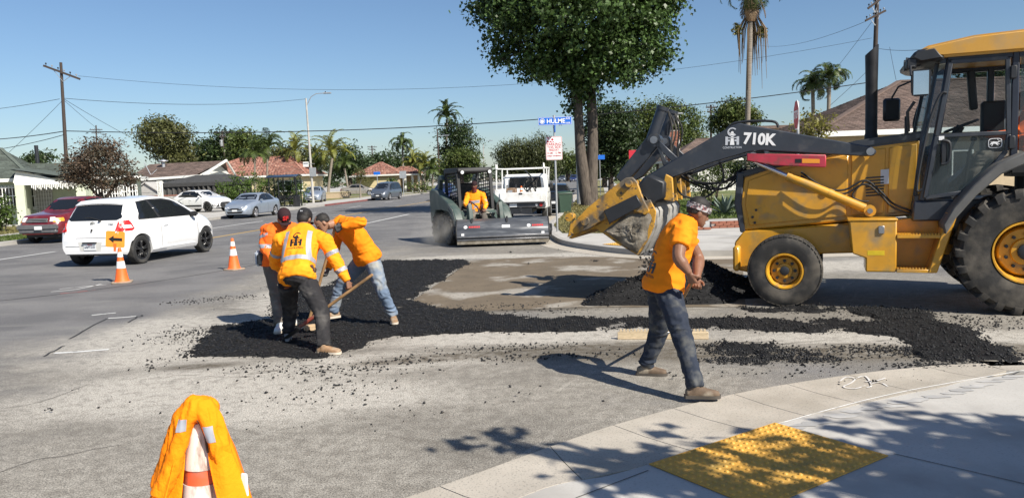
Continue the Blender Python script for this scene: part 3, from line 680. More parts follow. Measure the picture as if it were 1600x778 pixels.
# clamshell bucket
BK = [(2.62, 1.12), (2.32, .9), (1.98, .7), (1.85, .92), (1.76, 1.12), (1.73, 1.32), (1.82, 1.48), (1.98, 1.56)]
b = MB(); inner = [(x+.05*(1 if x < 2.1 else 0)+(.02 if x >= 2.1 else 0), z+.05) for x, z in BK]
b.prism(BK+inner[::-1], 'y', -1.0, 1.0, .006); bk = part('bucket', b, [m_cement], BH)
for s in (1, -1):
    b = MB(); b.prism([(2.64, 1.12), (2.32, .89), (1.98, .69), (1.84, .93), (1.75, 1.12), (1.72, 1.33), (1.8, 1.5), (2.1, 1.45)], 'y', s*1.0, s*1.04, .008); part('bucket_side', b, m_catd, bk)
    b = MB(); b.prism([(3.04, .97), (3.02, 1.02), (2.98, 1.2), (2.9, 1.22), (2.72, 1.4), (2.45, 1.6), (2.14, 1.82), (2.04, 1.83), (1.97, 1.76), (1.88, 1.5), (1.8, 1.34), (1.86, 1.28), (2.1, 1.38), (2.55, 1.18), (2.68, 1.1)], 'y', s*1.045, s*1.1, .012); part('clam_side', b, m_catd, bk)
    b = MB(); b.prism([(2.46, 1.36), (1.98, 1.58), (1.9, 1.42), (2.38, 1.17)], 'y', s*1.1, s*1.14, .008); part('wear_plate', b, m_dark, bk)
    
    for x, z, r, y0 in ((2.74, 1.21, .06, 1.09), (2.08, 1.74, .05, 1.09), (2.98, 1.27, .06, 1.0)): b = MB(); b.cyl((x, s*y0, z), (x, s*1.16, z), r); part('pivot_pin', b, m_catd, bk)
b = MB(); b.prism([(3.04, .96), (2.99, .94), (2.62, 1.1), (2.45, 1.45), (2.1, 1.72), (2.12, 1.78), (2.5, 1.53), (2.68, 1.15)], 'y', -1.04, 1.04, .01); part('clam_back', b, m_catd, bk)
b = MB()
rg = np.random.default_rng(2); Pm = [(2.5, 1.05), (2.3, .92), (2.0, .72), (1.86, .95), (1.78, 1.25), (1.85, 1.34), (2.2, 1.26)]
rows = []
for i in range(9):
    t = i/8; r = []
    for j in range(22):
        k = j/21*(len(Pm)-1e-6); a = int(k) % len(Pm); f = k-int(k); p = np.array(Pm[a])*(1-f)+np.array(Pm[(a+1) % len(Pm)])*f; c = np.array((2.08, 1.05)); q = c+(p-c)*(1-t)
        r.append((q[0]+rg.normal(0, .008), 1.042+.05*min(1, t*4)+rg.normal(0, .013)*min(1, t*8), q[1]+rg.normal(0, .008)))
    rows.append(r)
b.grid(rows); part('caked_dirt', b, m_mud, bk, ang=80)
C = np.stack([rg.uniform(1.86, 2.5, 500), rg.uniform(-.95, .95, 500), np.zeros(500)], 1); C[:, 2] = 1.1+.12*rg.random(500)+.15*(2.2-C[:, 0])
o = rocks('asphalt_load', C, .02, .06, m_grain, 8); o.parent = bk
# load slides out of the lip: short falling curtain resting on the heap
C = np.stack([1.98+rg.normal(0, .05, 500)-.12*rg.random(500), rg.uniform(-.8, .95, 500), rg.uniform(.2, .76, 500)], 1); o = rocks('falling_asphalt', C, .01, .028, m_grain, 11); o.parent = bk
b = MB(); b.prism([(1.62, 1.5), (1.6, 1.75), (1.86, 1.86), (2.0, 1.72), (1.96, 1.5), (1.8, 1.42)], 'y', -.95, .95, .03); part('coupler_frame', b, m_dark, BH)
for y in (-.7, -.3, .1, .5, .8): b = MB(); b.prism([(1.5, 1.45), (1.52, 1.8), (1.62, 1.86), (1.7, 1.5)], 'y', y-.03, y+.03, .01); part('coupler_rib', b, m_catd, BH)
# tilt linkage on both arms
for s in (1, -1):
    y = s*.4
    b = MB(); b.cyl((1.72, y, 2.83), (1.9, y, 2.36), .085, .085); b.cyl((1.71, y, 2.85), (1.73, y, 2.8), .095); part('tilt_cylinder', b, m_navy, BH)
    b = MB(); b.prism([(1.78, 2.44), (1.76, 2.3), (2.2, 1.82), (2.36, 1.74), (2.44, 1.82), (2.38, 1.92), (1.95, 2.42), (1.86, 2.47)], 'y', y-.06, y+.06, .015); b.cyl((1.84, y-.1, 2.36), (1.84, y+.1, 2.36), .1); part('bucket_lever', b, m_navy, BH)
    b = MB(); b.beam((1.84, y+s*.08, 2.36), (1.5, y+s*.08, 2.02), .04, .1, .01); b.beam((1.78, y+s*.08, 2.3), (1.68, y+s*.08, 1.98), .04, .06, .01); b.beam((1.68, y+s*.08, 2.0), (1.52, y+s*.08, 2.02), .04, .06, .01); part('tilt_link', b, m_navy, BH)
    b = MB(); b.cyl((1.84, y-.13, 2.36), (1.84, y+.13, 2.36), .055); part('pin', b, m_steel, BH)
    for k in range(2):
        b = MB(); P = smooth_line([(1.66, 2.78), (1.55+.05*k, 2.5), (1.62, 2.1), (1.4, 1.75), (.9, 1.6+.1*k), (.6, 1.9)], 6); b.tube([(x, y-.12*s+.03*k, z) for x, z in P], .014, 6); part('hose', b, m_black, BH)
b = MB(); P = smooth_line([(1.6, 1.9), (1.45, 1.55), (1.1, 1.5), (.85, 1.75), (.9, 2.0)], 6); b.tube([(x, .5, z) for x, z in P], .016, 8); part('hose', b, m_black, BH)
b = MB(); b.tube(smooth_line([(.9, 2.4), (.75, 2.6), (.2, 2.62), (.1, 2.45)], 5) and [(x, -.6, z) for x, z in smooth_line([(.95, 2.42), (.8, 2.6), (.25, 2.6), (.15, 2.5)], 5)], .02, 8); part('guard_rail', b, m_dark, BH)
# steps and tool box
b = MB(); b.prism([(-.8, 1.17), (-1.36, 1.17), (-1.36, .5), (-1.0, .5), (-1.0, .68), (-.84, .74)], 'y', .5, 1.02, .015); tb = part('tool_box', b, m_cat, BH)
b = MB(); b.prism([(-.78, 1.19), (-1.37, 1.19), (-1.37, 1.165), (-.78, 1.165)], 'y', .5, 1.03, .006); part('lid', b, m_cat, tb)
b = MB(); b.box((-1.18, 1.03, 1.05), (.07, .02, .1), bev=.005); part('latch', b, m_steel, tb)
b = MB(); b.prism([(-1.02, .78), (-1.22, .78), (-1.22, .72), (-1.02, .72)], 'y', 1.02, 1.022); part('step_decal', b, M('yellow reflector', (.7, .5, .02), .4), tb)
b = MB(); b.prism([(-1.36, 1.15), (-2.0, 1.22), (-1.85, .52), (-1.36, .5)], 'y', .62, .66, .006); b.prism([(-1.93, 1.26), (-2.04, 1.26), (-1.82, .5), (-1.72, .5)], 'y', .6, 1.04, .01); st = part('step_frame', b, m_cat, BH)
for x0, x1, z in ((-1.36, -1.9, .96), (-1.36, -1.78, .52)):
    b = MB(); b.box(((x0+x1)/2, .86, z), (abs(x1-x0), .34, .045), bev=.006)
    n = int(abs(x1-x0)/.035)
    for k in range(n): b.box((x0-(k+.5)*.035, 1.0, z+.03), (.016, .05, .02))
    part('step', b, m_cat, st)
# fender, cab base
FP = [(-1.86, 1.12), (-1.97, 1.33), (-2.18, 1.6), (-2.44, 1.85), (-2.7, 1.97), (-3.1, 1.98), (-3.45, 1.8), (-3.7, 1.45)]; FQ = [(x-.03*(1 if x > -2.8 else -1), z-.13) for x, z in FP]
for s in (1, -1):
    b = MB(); b.prism(FP+FQ[::-1], 'y', s*.6, s*1.17, .015); part('fender', b, M('dusty grey fender', (.10, .1, .098), .7, var=.15, vs=5, col2=(.17, .16, .14), c2s=4), BH)
b = MB(); b.prism([(-1.55, 1.14), (-1.57, 1.4), (-3.4, 1.42), (-3.4, .85), (-2.2, .85), (-1.9, 1.14)], 'y', -.76, .79, .02); part('cab_floor', b, m_navy, BH)
# cab: posts, roof, glazing
cb = MB()
for s in (1, -1):
    y = s*.745
    for a, c, wd in (((-1.66, 1.4), (-1.83, 2.25), .07), ((-1.83, 2.25), (-1.96, 3.18), .08), ((-2.66, 1.9), (-2.66, 3.2), .1), ((-3.36, 1.42), (-3.36, 3.2), .09)):
        cb.beam((a[0], y, a[1]), (c[0], y, c[1]), .08, wd, .012, up=(0, 1, 0))
    for a, c in (((-1.92, 3.17), (-3.4, 3.18)),): cb.beam((a[0], y, a[1]), (c[0], y, c[1]), .08, .09, .01)
cb.beam((-1.9, -.75, 3.17), (-1.9, .75, 3.17), .1, .09); cb.beam((-3.36, -.75, 3.17), (-3.36, .75, 3.17), .1, .09); cb.beam((-1.62, -.75, 1.42), (-1.62, .75, 1.42), .08, .08)
for s in (1, -1): cb.beam((-1.6, s*.55, 1.4), (-1.68, s*.55, 2.2), .03, .05); cb.beam((-1.68, s*.55, 2.2), (-1.84, s*.55, 3.15), .03, .05)
part('cab_frame', cb, M('navy cab frame', (.018, .022, .036), .35, coat=.2), BH)
b = MB(); R = [(-1.5, 3.2), (-1.53, 3.26), (-1.7, 3.35), (-2.2, 3.43), (-3.0, 3.46), (-3.55, 3.4), (-3.62, 3.25), (-3.55, 3.19), (-1.7, 3.19)]
b.prism(R, 'y', -.84, .86, .05, seg=3); part('roof', b, M('dull yellow roof', (.52, .275, .045), .5, var=.08, vs=3, col2=(.42, .26, .1), c2s=4, c2t=(.5, .75)), BH)  # roof yellow is duller and less saturated than the body panels
b = MB(); b.prism([(-1.5, 3.21), (-1.56, 3.3), (-1.78, 3.33), (-1.9, 3.17), (-1.62, 3.14)], 'y', -.8, .87, .03); b.cyl((-1.47, .66, 3.17), (-1.56, .66, 3.17), .075, .06); b.cyl((-1.47, .4, 3.17), (-1.56, .4, 3.17), .075, .06); b.box((-1.52, .82, 3.14), (.12, .06, .13), bev=.015); part('roof_lamp_visor', b, m_dark, BH)
def pane(name, pts, mat, parent):
    bm = MB(); bm.add(pts, [tuple(range(len(pts)))]); return part(name, bm, mat, parent, smooth=False)
pane('windshield', [(-1.585, -.6, 1.45), (-1.67, -.6, 2.2), (-1.84, -.6, 3.13), (-1.84, .6, 3.13), (-1.67, .6, 2.2), (-1.585, .6, 1.45)], m_glass, BH)
for s in (1, -1): pane('corner_pane', [(-1.59, s*.6, 1.45), (-1.68, s*.6, 2.2), (-1.84, s*.6, 3.12), (-1.93, s*.745, 3.12), (-1.82, s*.745, 2.25), (-1.66, s*.745, 1.45)], m_glassd, BH)
pane('side_pane', [(-2.72, .75, 1.95), (-3.32, .75, 1.95), (-3.32, .75, 3.13), (-2.72, .75, 3.13)], m_glassd, BH)
pane('side_pane', [(-1.85, -.75, 1.5), (-2.62, -.75, 1.95), (-2.62, -.75, 3.13), (-1.98, -.75, 3.13)], m_glass, BH)
pane('side_pane', [(-2.72, -.75, 1.95), (-3.32, -.75, 1.95), (-3.32, -.75, 3.13), (-2.72, -.75, 3.13)], m_glass, BH)
DR = [(-1.96, 3.13), (-2.57, 3.13), (-2.6, 2.2), (-2.58, 2.0), (-2.42, 1.78), (-2.14, 1.5), (-1.7, 1.44), (-1.82, 2.22)]
b = MB(); n = len(DR)
for i in range(n):
    p, q = DR[i], DR[(i+1) % n]; b.beam((p[0], .785, p[1]), (q[0], .785, q[1]), .05, .055, .006, up=(0, 1, 0))
b.beam((-1.82, .787, 2.22), (-2.6, .787, 2.22), .05, .045, .006, up=(0, 1, 0)); dr = part('door', b, m_navy, BH)
pane('upper_pane', [(p[0], .783, p[1]) for p in (DR[0], DR[1], DR[2], (-1.82, 2.22))], glassmat('clear pane', (.03, .04, .05), .07), dr)
pane('lower_pane', [(p[0], .783, p[1]) for p in ((-1.82, 2.2), (-2.6, 2.2), DR[3], DR[4], DR[5], DR[6])], m_glassd, dr)
b = MB(); b.tube(smooth_line([(-1.9, 2.15), (-1.98, 2.1), (-1.97, 1.9), (-1.88, 1.85)], 4) and [(x, .84, z) for x, z in smooth_line([(-1.88, 2.16), (-1.96, 2.12), (-1.95, 1.9), (-1.87, 1.86)], 4)], .018, 8); b.box((-1.9, .82, 2.02), (.07, .04, .3), bev=.012); part('door_handle', b, m_dark, dr)
for z in (2.95, 2.1): 
    b = MB(); b.box((-2.63, .82, z), (.07, .05, .16), bev=.01); part('hinge', b, m_dark, dr)
# leaping stag badge on the door
bd = MB(); P = []
for k in range(24):
    a = 2*PI*k/24; e = .5; P.append((math.copysign(abs(math.cos(a))**e, math.cos(a))*.075-2.46, 2.1+math.copysign(abs(math.sin(a))**e, math.sin(a))*.06))
bd.prism([(x, z) for x, z in P], 'y', .79, .793); part('door_badge', bd, m_wdec, dr)
P2 = [(x*.88-2.46*.12, z*.88+2.1*.12) for x, z in P]; bd = MB(); bd.prism(P2, 'y', .7935, .795); part('badge_field', bd, m_bdec, dr)
bd = MB()
for Q in ([(-.045, .012), (-.02, .02), (.025, .014), (.03, .002), (.0, -.008), (-.03, -.006)], [(.02, .012), (.045, .03), (.036, .006)], [(.036, .024), (.058, .026), (.058, .018), (.042, .014)], [(.028, .03), (.02, .05), (.026, .05), (.036, .03)], [(.02, .0), (.05, -.012), (.05, -.018), (.012, -.008)], [(.012, -.004), (.036, -.03), (.03, -.032), (.0, -.008)], [(-.04, .01), (-.062, -.016), (-.056, -.018), (-.026, -.006)], [(-.03, .0), (-.042, -.034), (-.036, -.034), (-.018, -.006)], [(-.045, .014), (-.055, .026), (-.04, .018)]):
    bd.prism([(-2.46-x, 2.1+z) for x, z in Q], 'y', .7955, .797)
part('badge_stag', bd, m_wdec, dr)
b = MB(); b.box((-1.87, .815, 2.19), (.06, .004, .05)); part('door_decal', b, m_wdec, dr)
b = MB(); b.tube([(x, .82, z) for x, z in smooth_line([(-1.66, 1.55), (-1.6, 1.6), (-1.72, 2.35), (-1.84, 2.72), (-1.92, 2.75)], 5)], .016, 8); part('grab_rail', b, m_dark, BH)
b = MB(); b.tube([(x, -.7, z) for x, z in smooth_line([(-1.75, 2.3), (-1.7, 2.45), (-1.78, 2.75), (-1.85, 2.8)], 5)], .016, 8); part('grab_rail', b, m_dark, BH)
# mirrors
b = MB(); b.tube([(-1.62, .75, 3.12), (-1.5, .9, 3.1), (-1.5, .98, 2.98)], .014, 8); b.prism([(-1.52, 3.05), (-1.71, 3.05), (-1.73, 3.02), (-1.72, 2.75), (-1.69, 2.72), (-1.53, 2.72), (-1.505, 2.76), (-1.5, 3.01)], 'y', .93, .97, .012, seg=2); mr = part('mirror', b, m_dark, BH)
b = MB(); b.prism([(-1.53, 3.03), (-1.7, 3.03), (-1.7, 2.74), (-1.53, 2.74)], 'y', .971, .974); part('mirror_glass', b, m_chrome, mr)
b = MB(); b.tube([(-1.75, -.7, 3.1), (-1.5, -.75, 3.0), (-1.42, -.8, 2.85)], .014, 8); b.box((-1.42, -.82, 2.68), (.24, .08, .34), .25, .03); part('mirror', b, m_dark, BH)
b = MB(); b.tube([(-1.52, .55, 2.3), (-1.5, .6, 2.55), (-1.58, .62, 2.68)], .02, 8); b.beam((-1.5, .52, 2.28), (-1.5, .52, 2.5), .03, .05); part('mirror_bracket', b, m_dark, BH)
# inside the cab
b = MB(); b.box((-2.95, 0, 1.75), (.5, .55, .16), bev=.05, seg=2); b.box((-3.2, 0, 2.15), (.16, .52, .75), bev=.06, seg=2); b.cyl((-2.95, 0, 1.42), (-2.95, 0, 1.7), .12); part('seat', b, m_dark, BH)
sw = MB(); n = 28; c = Vector((-2.2, 0, 2.36)); ux = Vector((.35, 0, .94)).cross(Vector((0, 1, 0))).normalized()
sw.tube([c+ux*(.2*math.cos(2*PI*k/n))+Vector((0, 1, 0))*(.2*math.sin(2*PI*k/n)) for k in range(n+1)], .018, 8)
for a in (0, 2.1, 4.2): sw.cyl(c, c+ux*(.19*math.cos(a))+Vector((0, 1, 0))*(.19*math.sin(a)), .012, seg=6)
part('steering_wheel', sw, m_dark, BH)
b = MB(); b.tube([(-1.95, 0, 1.42), (-2.0, 0, 2.0), (-2.2, 0, 2.36)], [.1, .08, .05], 10); b.box((-1.88, 0, 2.05), (.22, .6, .16), Matrix.Rotation(.3, 4, 'Y'), .04); b.box((-1.8, 0, 1.65), (.12, .4, .7), bev=.03); part('console', b, m_dark, BH)
b = MB(); b.box((-2.66, -.5, 2.2), (.3, .14, 1.0), bev=.03); b.beam((-2.45, -.66, 2.6), (-2.4, -.66, 3.15), .1, .1, .02); part('side_console', b, m_dark, BH)
for y in (.3, .38): 
    b = MB(); b.tube([(-2.2, y, 1.5), (-2.25, y, 2.0), (-2.3, y, 2.15)], .014, 8); b.lathe([(0, -.03), (.028, -.02), (.032, .02), (0, .045)], (-2.3, y, 2.17), 'z', 10); part('control_lever', b, m_black, BH)
# exhaust stack
b = MB(); n = 20; r0 = .078
ring = lambda z, r, tilt=0: [(-1.1+r*math.cos(a), .1+r*math.sin(a), z-tilt*math.cos(a)) for a in [2*PI*k/n for k in range(n)]]
b.loft([ring(2.2, .09), ring(2.3, .085), ring(2.32, r0), ring(3.0, r0), ring(3.45, r0+.008, .07), ring(3.45, r0-.008, .07), ring(3.0, r0-.012)], False); part('exhaust_stack', b, M('sooty exhaust steel', (.03, .03, .032), .5, .6, var=.3), BH, ang=50)
# ================================================================ PEOPLE
m_skin = M('tanned skin', (.205, .10, .06), .5, var=.12, vs=18, spec=.4)
m_skin2 = M('light tanned skin', (.30, .165, .105), .5, var=.12, vs=18, spec=.4)
m_hair = M('dark hair', (.012, .01, .009), .7, var=.3, vs=60, bump=.6, bs=140)
def cloth(name, col, **k):
    k = dict(dict(rough=.85, var=.14, vs=5, bump=.35, bs=220, spec=.2), **k); return M(name, col, k.pop('rough'), **k)
m_tee = cloth('orange work shirt', (.86, .235, .008)); m_hivis = cloth('fluorescent orange shirt', (1.0, .30, .012), col2=(1.0, .36, .02), c2s=3)
m_hired = cloth('fluorescent red orange cloth', (.95, .16, .02))
m_jean = cloth('dusty blue jeans', (.14, .19, .27), col2=(.34, .34, .31), c2s=4, c2t=(.47, .68)); m_dkjean = cloth('dirty dark jeans', (.026, .033, .05), col2=(.10, .102, .1), c2s=9, c2t=(.5, .72))
m_blackp = cloth('faded black trousers', (.026, .025, .027), col2=(.085, .08, .075), c2s=5, c2t=(.5, .72)); m_greyp = cloth('grey brown trousers', (.12, .105, .09), col2=(.2, .18, .15), c2s=4)
m_boot = M('tan leather boot', (.27, .16, .085), .7, var=.25, vs=14, bump=.3, bs=60, col2=(.36, .3, .22), c2s=9, c2t=(.45, .7)); m_sole = M('pale boot sole', (.5, .44, .36), .8, var=.15)
m_boot2 = M('dusty suede boot', (.13, .09, .06), .85, var=.3, vs=14, bump=.3, bs=60, col2=(.36, .31, .24), c2s=8, c2t=(.5, .75)); m_dsole = M('dark boot sole', (.07, .06, .05), .85, var=.25)
m_gshoe = M('grey shoe', (.25, .25, .25), .8, var=.2); m_wshoe = M('white shoe', (.6, .6, .58), .75, var=.15)
m_refl = M('silver reflective tape', (.31, .32, .36), .45, var=.08, vs=20); m_capk = cloth('black cap cloth', (.018, .018, .02)); m_capr = cloth('maroon black cap cloth', (.03, .015, .017))
m_glove = cloth('grey work glove', (.09, .09, .09), col2=(.02, .02, .02), c2s=30); m_eye = M('dark eye', (.01, .008, .006), .15); m_lip = M('lips', (.22, .09, .07), .5)

def solid(name, mb, vox, mat, parent, smooth=4, disp=None):
    """one continuous surface grown round overlapping closed lofts"""
    me = mb.mesh('tmp', mat); o = bpy.data.objects.new('tmp', me); COL.objects.link(o)
    r = o.modifiers.new('r', 'REMESH'); r.mode = 'VOXEL'; r.voxel_size = vox
    s = o.modifiers.new('s', 'SMOOTH'); s.factor = .5; s.iterations = smooth
    dg = bpy.context.evaluated_depsgraph_get(); dg.update(); m2 = bpy.data.meshes.new_from_object(o.evaluated_get(dg)); bpy.data.objects.remove(o)
    m2.name = name
    if disp:
        n = len(m2.vertices); co = np.empty(n*3, np.float32); m2.vertices.foreach_get('co', co); co = co.reshape(-1, 3); nr = np.empty(n*3, np.float32); m2.vertices.foreach_get('normal', nr); nr = nr.reshape(-1, 3)
        co += nr*disp(co)[:, None]; m2.vertices.foreach_set('co', co.ravel())
    m2.materials.clear(); m2.materials.append(mat); m2.polygons.foreach_set('use_smooth', [True]*len(m2.polygons)); m2.update()
    return link(name, m2, parent)
def folds(amp, sc=9, st=(1, 1, 2.2), seed=0, keys=()):
    def f(co):
        d = np.empty(len(co), np.float32)
        for i, c in enumerate(co):
            v = Vector((c[0]*sc*st[0]+seed, c[1]*sc*st[1], c[2]*sc*st[2])); n1 = mnoise.noise(v+Vector((mnoise.noise(v*.6)*1.1, 0, mnoise.noise(v*.6+Vector((5, 5, 5)))*1.1)))
            k = .45
            for p, r in keys:
                q = math.dist(c, p)/r
                if q < 1: k = max(k, .45+1.0*(1-q))
            d[i] = amp*k*((1-abs(n1)*2.4)+.35*mnoise.noise(v*2.3))
        return d
    return f
def ell(b, c, x, y, z, rx, ry, rz, n=12, k=8):
    c, x, y, z = map(Vector, (c, x, y, z)); R = []
    for i in range(1, k):
        a = PI*i/k; R.append([c+x*(math.sin(a)*math.cos(t)*rx)+y*(math.sin(a)*math.sin(t)*ry)-z*(math.cos(a)*rz) for t in [2*PI*j/n for j in range(n)]])
    b.loft(R)
def ring(c, x, y, a, b2, n=16, sq=.85): return [c+x*(math.copysign(abs(math.cos(t))**sq, math.cos(t))*a)+y*(math.copysign(abs(math.sin(t))**sq, math.sin(t))*b2) for t in [2*PI*j/n for j in range(n)]]
def limb(b, P, R, n=12, sub=4):
    """tapered tube through joints, radii eased along it"""
    Q = [Vector(p) for p in P]; pts = []; rs = []
    for i in range(len(Q)-1):
        for j in range(sub):
            t = j/sub; pts.append(Q[i].lerp(Q[i+1], t)); rs.append(R[i]+(R[i+1]-R[i])*t)
    pts.append(Q[-1]); rs.append(R[-1])
    for _ in range(2):
        q2 = pts[:]; 
        for i in range(1, len(pts)-1): q2[i] = (pts[i-1]+pts[i]*2+pts[i+1])/4
        pts = q2
    b.tube(pts, rs, n)
def hand(b, w, d, nrm, curl=1.0, spread=1.0, right=True, s=1.0, grow=0):
    """palm, four fingers and a thumb; d wrist->knuckles, nrm = way the palm faces"""
    w, d, nrm = Vector(w), Vector(d).normalized(), Vector(nrm); nrm = (nrm-d*nrm.dot(d)).normalized(); x = d.cross(nrm)*(1 if right else -1)   # x points to the thumb side
    R = []
    for t, a, c in ((-.01, .024, .02), (.02, .03, .019), (.05, .038, .018), (.08, .042, .016), (.092, .04, .012)): R.append(ring(w+d*(t*s), x, nrm, (a+grow)*s, (c+grow)*s, 12, .8))
    b.loft(R)
    for k, (off, ln, r) in enumerate(((.031, .078, .0092), (.0105, .087, .0096), (-.0105, .08, .0092), (-.0305, .062, .0082))):
        p = w+d*(.085*s)+x*(off*s); P = [w+d*(.06*s)+x*(off*.9*s), p]; ang = 0
        for j, f in enumerate((.45, .32, .23)):
            ang += curl*(.85, .95, .6)[j]*(1+.08*k); dr = d*math.cos(ang)+nrm*math.sin(ang)+x*(off*spread*1.5); P.append(P[-1]+dr.normalized()*(ln*f*s))
        b.tube(P, [(r+grow*.8)*s]*2+[(r*.95+grow*.8)*s, (r*.9+grow*.8)*s, (r*.75+grow*.7)*s], 8)
    p = w+d*(.022*s)+x*(.022*s); P = [p, p+(d*.5+x*.75+nrm*.25).normalized()*(.038*s)]; P.append(P[-1]+(d*.75+x*.25+nrm*(.4+.4*curl)).normalized()*(.032*s)); P.append(P[-1]+(d*.65-x*.1*curl+nrm*(.45+.5*curl)).normalized()*(.026*s))
    b.tube(P, [(.014+grow)*s, (.0125+grow)*s, (.0105+grow)*s, (.008+grow)*s], 8)
HEADR = [(0, .026, .084, .04), (.012, .036, .09, .018), (.03, .047, .092, -.012), (.06, .058, .09, -.055), (.09, .067, .088, -.086), (.12, .072, .085, -.1), (.15, .0755, .09, -.106), (.18, .073, .086, -.102), (.205, .062, .072, -.088), (.222, .045, .05, -.066), (.235, .02, .02, -.03)]
def head(b, c, f, u, s=1.0, ears=True):
    """c = head centre; f faces forward, u up"""
    c, f, u = Vector(c), Vector(f).normalized(), Vector(u); u = (u-f*u.dot(f)).normalized(); sd = f.cross(u)   # sd = his right
    o = c-u*(.12*s); b.loft([ring(o+u*(z*s)+f*((fr+bk)/2*s), sd, f, w*s, (fr-bk)/2*s, 18, .9) for z, w, fr, bk in HEADR])
    b.loft([ring(o+u*(z*s)+f*(ff*s), sd, f, a*s, d*s, 8, 1) for z, ff, a, d in ((.07, .088, .016, .012), (.08, .101, .018, .014), (.092, .1, .012, .012), (.112, .09, .009, .01), (.125, .084, .008, .008))])
    ell(b, o+u*(.045*s)+f*(.083*s), sd, f, u, .024*s, .014*s, .012*s)
    ell(b, o+u*(.128*s)+f*(.078*s), sd, f, u, .05*s, .016*s, .012*s)
    if ears:
        for q in (1, -1): ell(b, o+u*(.1*s)-f*(.008*s)+sd*(q*.074*s), sd, f, u, .012*s, .02*s, .032*s)
    return o, f, u, sd
def person(label, J, hd, skin, shirt, trou, boots, sleeve='long', build=1.0, soles=None, group=None, hands=None, hat=None, seed=0, hairy=True, gloves=None, short=.5, seated=False):
    """J: joints in the place; hd: (centre, facing, up)"""
    J = {k: Vector(v) for k, v in J.items()}; P0 = J['P']; root = thing('person', label, 'person', (P0.x, P0.y, 0), 0, group); o0 = Vector((P0.x, P0.y, 0)); J = {k: v-o0 for k, v in J.items()}; hc = Vector(hd[0])-o0
    lat = (J['shR']-J['shL']).normalized(); plat = (J['hipR']-J['hipL']).normalized()
    sp = [J['P'], J['C'], J['N']]; w = build
    def torso(b, g, low=-.05, top=True):
        prof = [(low, .15, .105), (.0, .165, .118), (.25, .163, .122), (.5, .172, .128), (.75, .182, .128), (.92, .178, .108), (1.02, .12, .085), (1.1, .07, .066)]
        rows = []
        for t, a, d in prof:
            gg = g+(.03 if (g > 0 and t < .1 and not seated) else 0)
            tt = max(-.3, t)
            if tt <= .62: c = J['P'].lerp(J['C'], tt/.62)
            else: c = J['C'].lerp(J['N'], (tt-.62)/.38)
            # soften the bend at the chest
            c = c.lerp(J['P'].lerp(J['N'], tt), .35*math.exp(-((tt-.62)/.25)**2)) if 0 < tt < 1 else c
            ax = (J['N']-J['P']).normalized() if tt > .3 else (J['C']-J['P']).normalized(); x = plat.lerp(lat, max(0, min(1, tt))).normalized(); x = (x-ax*x.dot(ax)).normalized(); y = ax.cross(x)
            rows.append(ring(c, x, y, a*w+gg, d*w*1.05+gg, 20, .85))
        b.loft(rows)
    # ---- body: one surface
    b = MB(); torso(b, -.014)
    o, f, u, sd = head(b, hc, hd[1], hd[2]); limb(b, [J['N']+(J['C']-J['N'])*.25, J['N'], o+u*.055-f*.02], [.075*w, .062, .056])
    for s in ('L', 'R'):
        limb(b, [J['N'].lerp(J['sh'+s], .5), J['sh'+s], J['el'+s], J['el'+s].lerp(J['wr'+s], .35), J['wr'+s]], [.064*w, .06*w, .048*w, .05*w, .03])
        ell(b, J['sh'+s], (1, 0, 0), (0, 1, 0), (0, 0, 1), .062*w, .062*w, .062*w)
        limb(b, [J['hip'+s], J['kn'+s], J['kn'+s].lerp(J['an'+s], .35), J['an'+s]], [.08*w, .052, .052, .036]); td = Vector(J['to'+s]+o0).normalized()
        b.tube([J['an'+s]-td*.03-Vector((0, 0, .04)), J['an'+s]+td*.13-Vector((0, 0, .05))], [.035, .028], 10)
        if gloves is None or s not in gloves:
            hh = hands[s]; hand(b, J['wr'+s], hh[0], hh[1], hh[2] if len(hh) > 2 else 1.0, right=(s == 'R'))
    body = solid('body', b, .0062, skin, root, 3)
    for q in (1, -1):
        e = MB(); ell(e, o+u*.113+f*.083+sd*(q*.03), sd, f, u, .013, .006, .007, 8, 6); e.build('eye', m_eye, root)
        e = MB(); ell(e, o+u*.132+f*.09+sd*(q*.032), sd, f, u, .019, .006, .0045, 8, 6); e.build('eyebrow', m_hair, root)
    e = MB(); ell(e, o+u*.046+f*.094+sd*0, sd, f, u, .021, .006, .005, 10, 6); e.build('mouth', m_lip, root)
    if hairy:
        e = MB(); rr = [(z, a+.006, fr+.004, bk-.008) for z, a, fr, bk in HEADR if z > .1]
        e.loft([ring(o+u*z+f*(((fr-(.035 if z < .16 else .012))+bk)/2), sd, f, a, ((fr-(.035 if z < .16 else .012))-bk)/2, 18, .9) for z, a, fr, bk in [(.085, .07, -.002, -.09)]+rr]); 
        solid('hair', e, .008, m_hair, root, 2, lambda co: np.random.default_rng(1).normal(0, .0016, len(co)).astype(np.float32))
    # ---- shirt
    b = MB(); torso(b, .012, -.12 if not seated else -.04)
    for s in ('L', 'R'):
        A = [J['N'].lerp(J['sh'+s], .45), J['sh'+s], J['el'+s], J['el'+s].lerp(J['wr'+s], .35), J['wr'+s]]; Rr = [.08*w, .078*w, .064*w, .062*w, .043]
        if sleeve == 'short': A = A[:2]+[J['sh'+s].lerp(J['el'+s], short)]; Rr = [.08*w, .08*w, .074*w]
        limb(b, A, Rr)
        ell(b, J['sh'+s], (1, 0, 0), (0, 1, 0), (0, 0, 1), .078*w, .078*w, .078*w)
    keys = [(J['sh'+s], .22) for s in 'LR']+[(J['el'+s], .18) for s in 'LR']+[(J['P'], .26)]
    sh = solid('shirt', b, .0095, shirt, root, 3, folds(.011, 8, (1, 1, 1.6), seed, keys))
    # ---- trousers
    b = MB(); ax = (J['C']-J['P']).normalized(); y = ax.cross(plat).normalized()
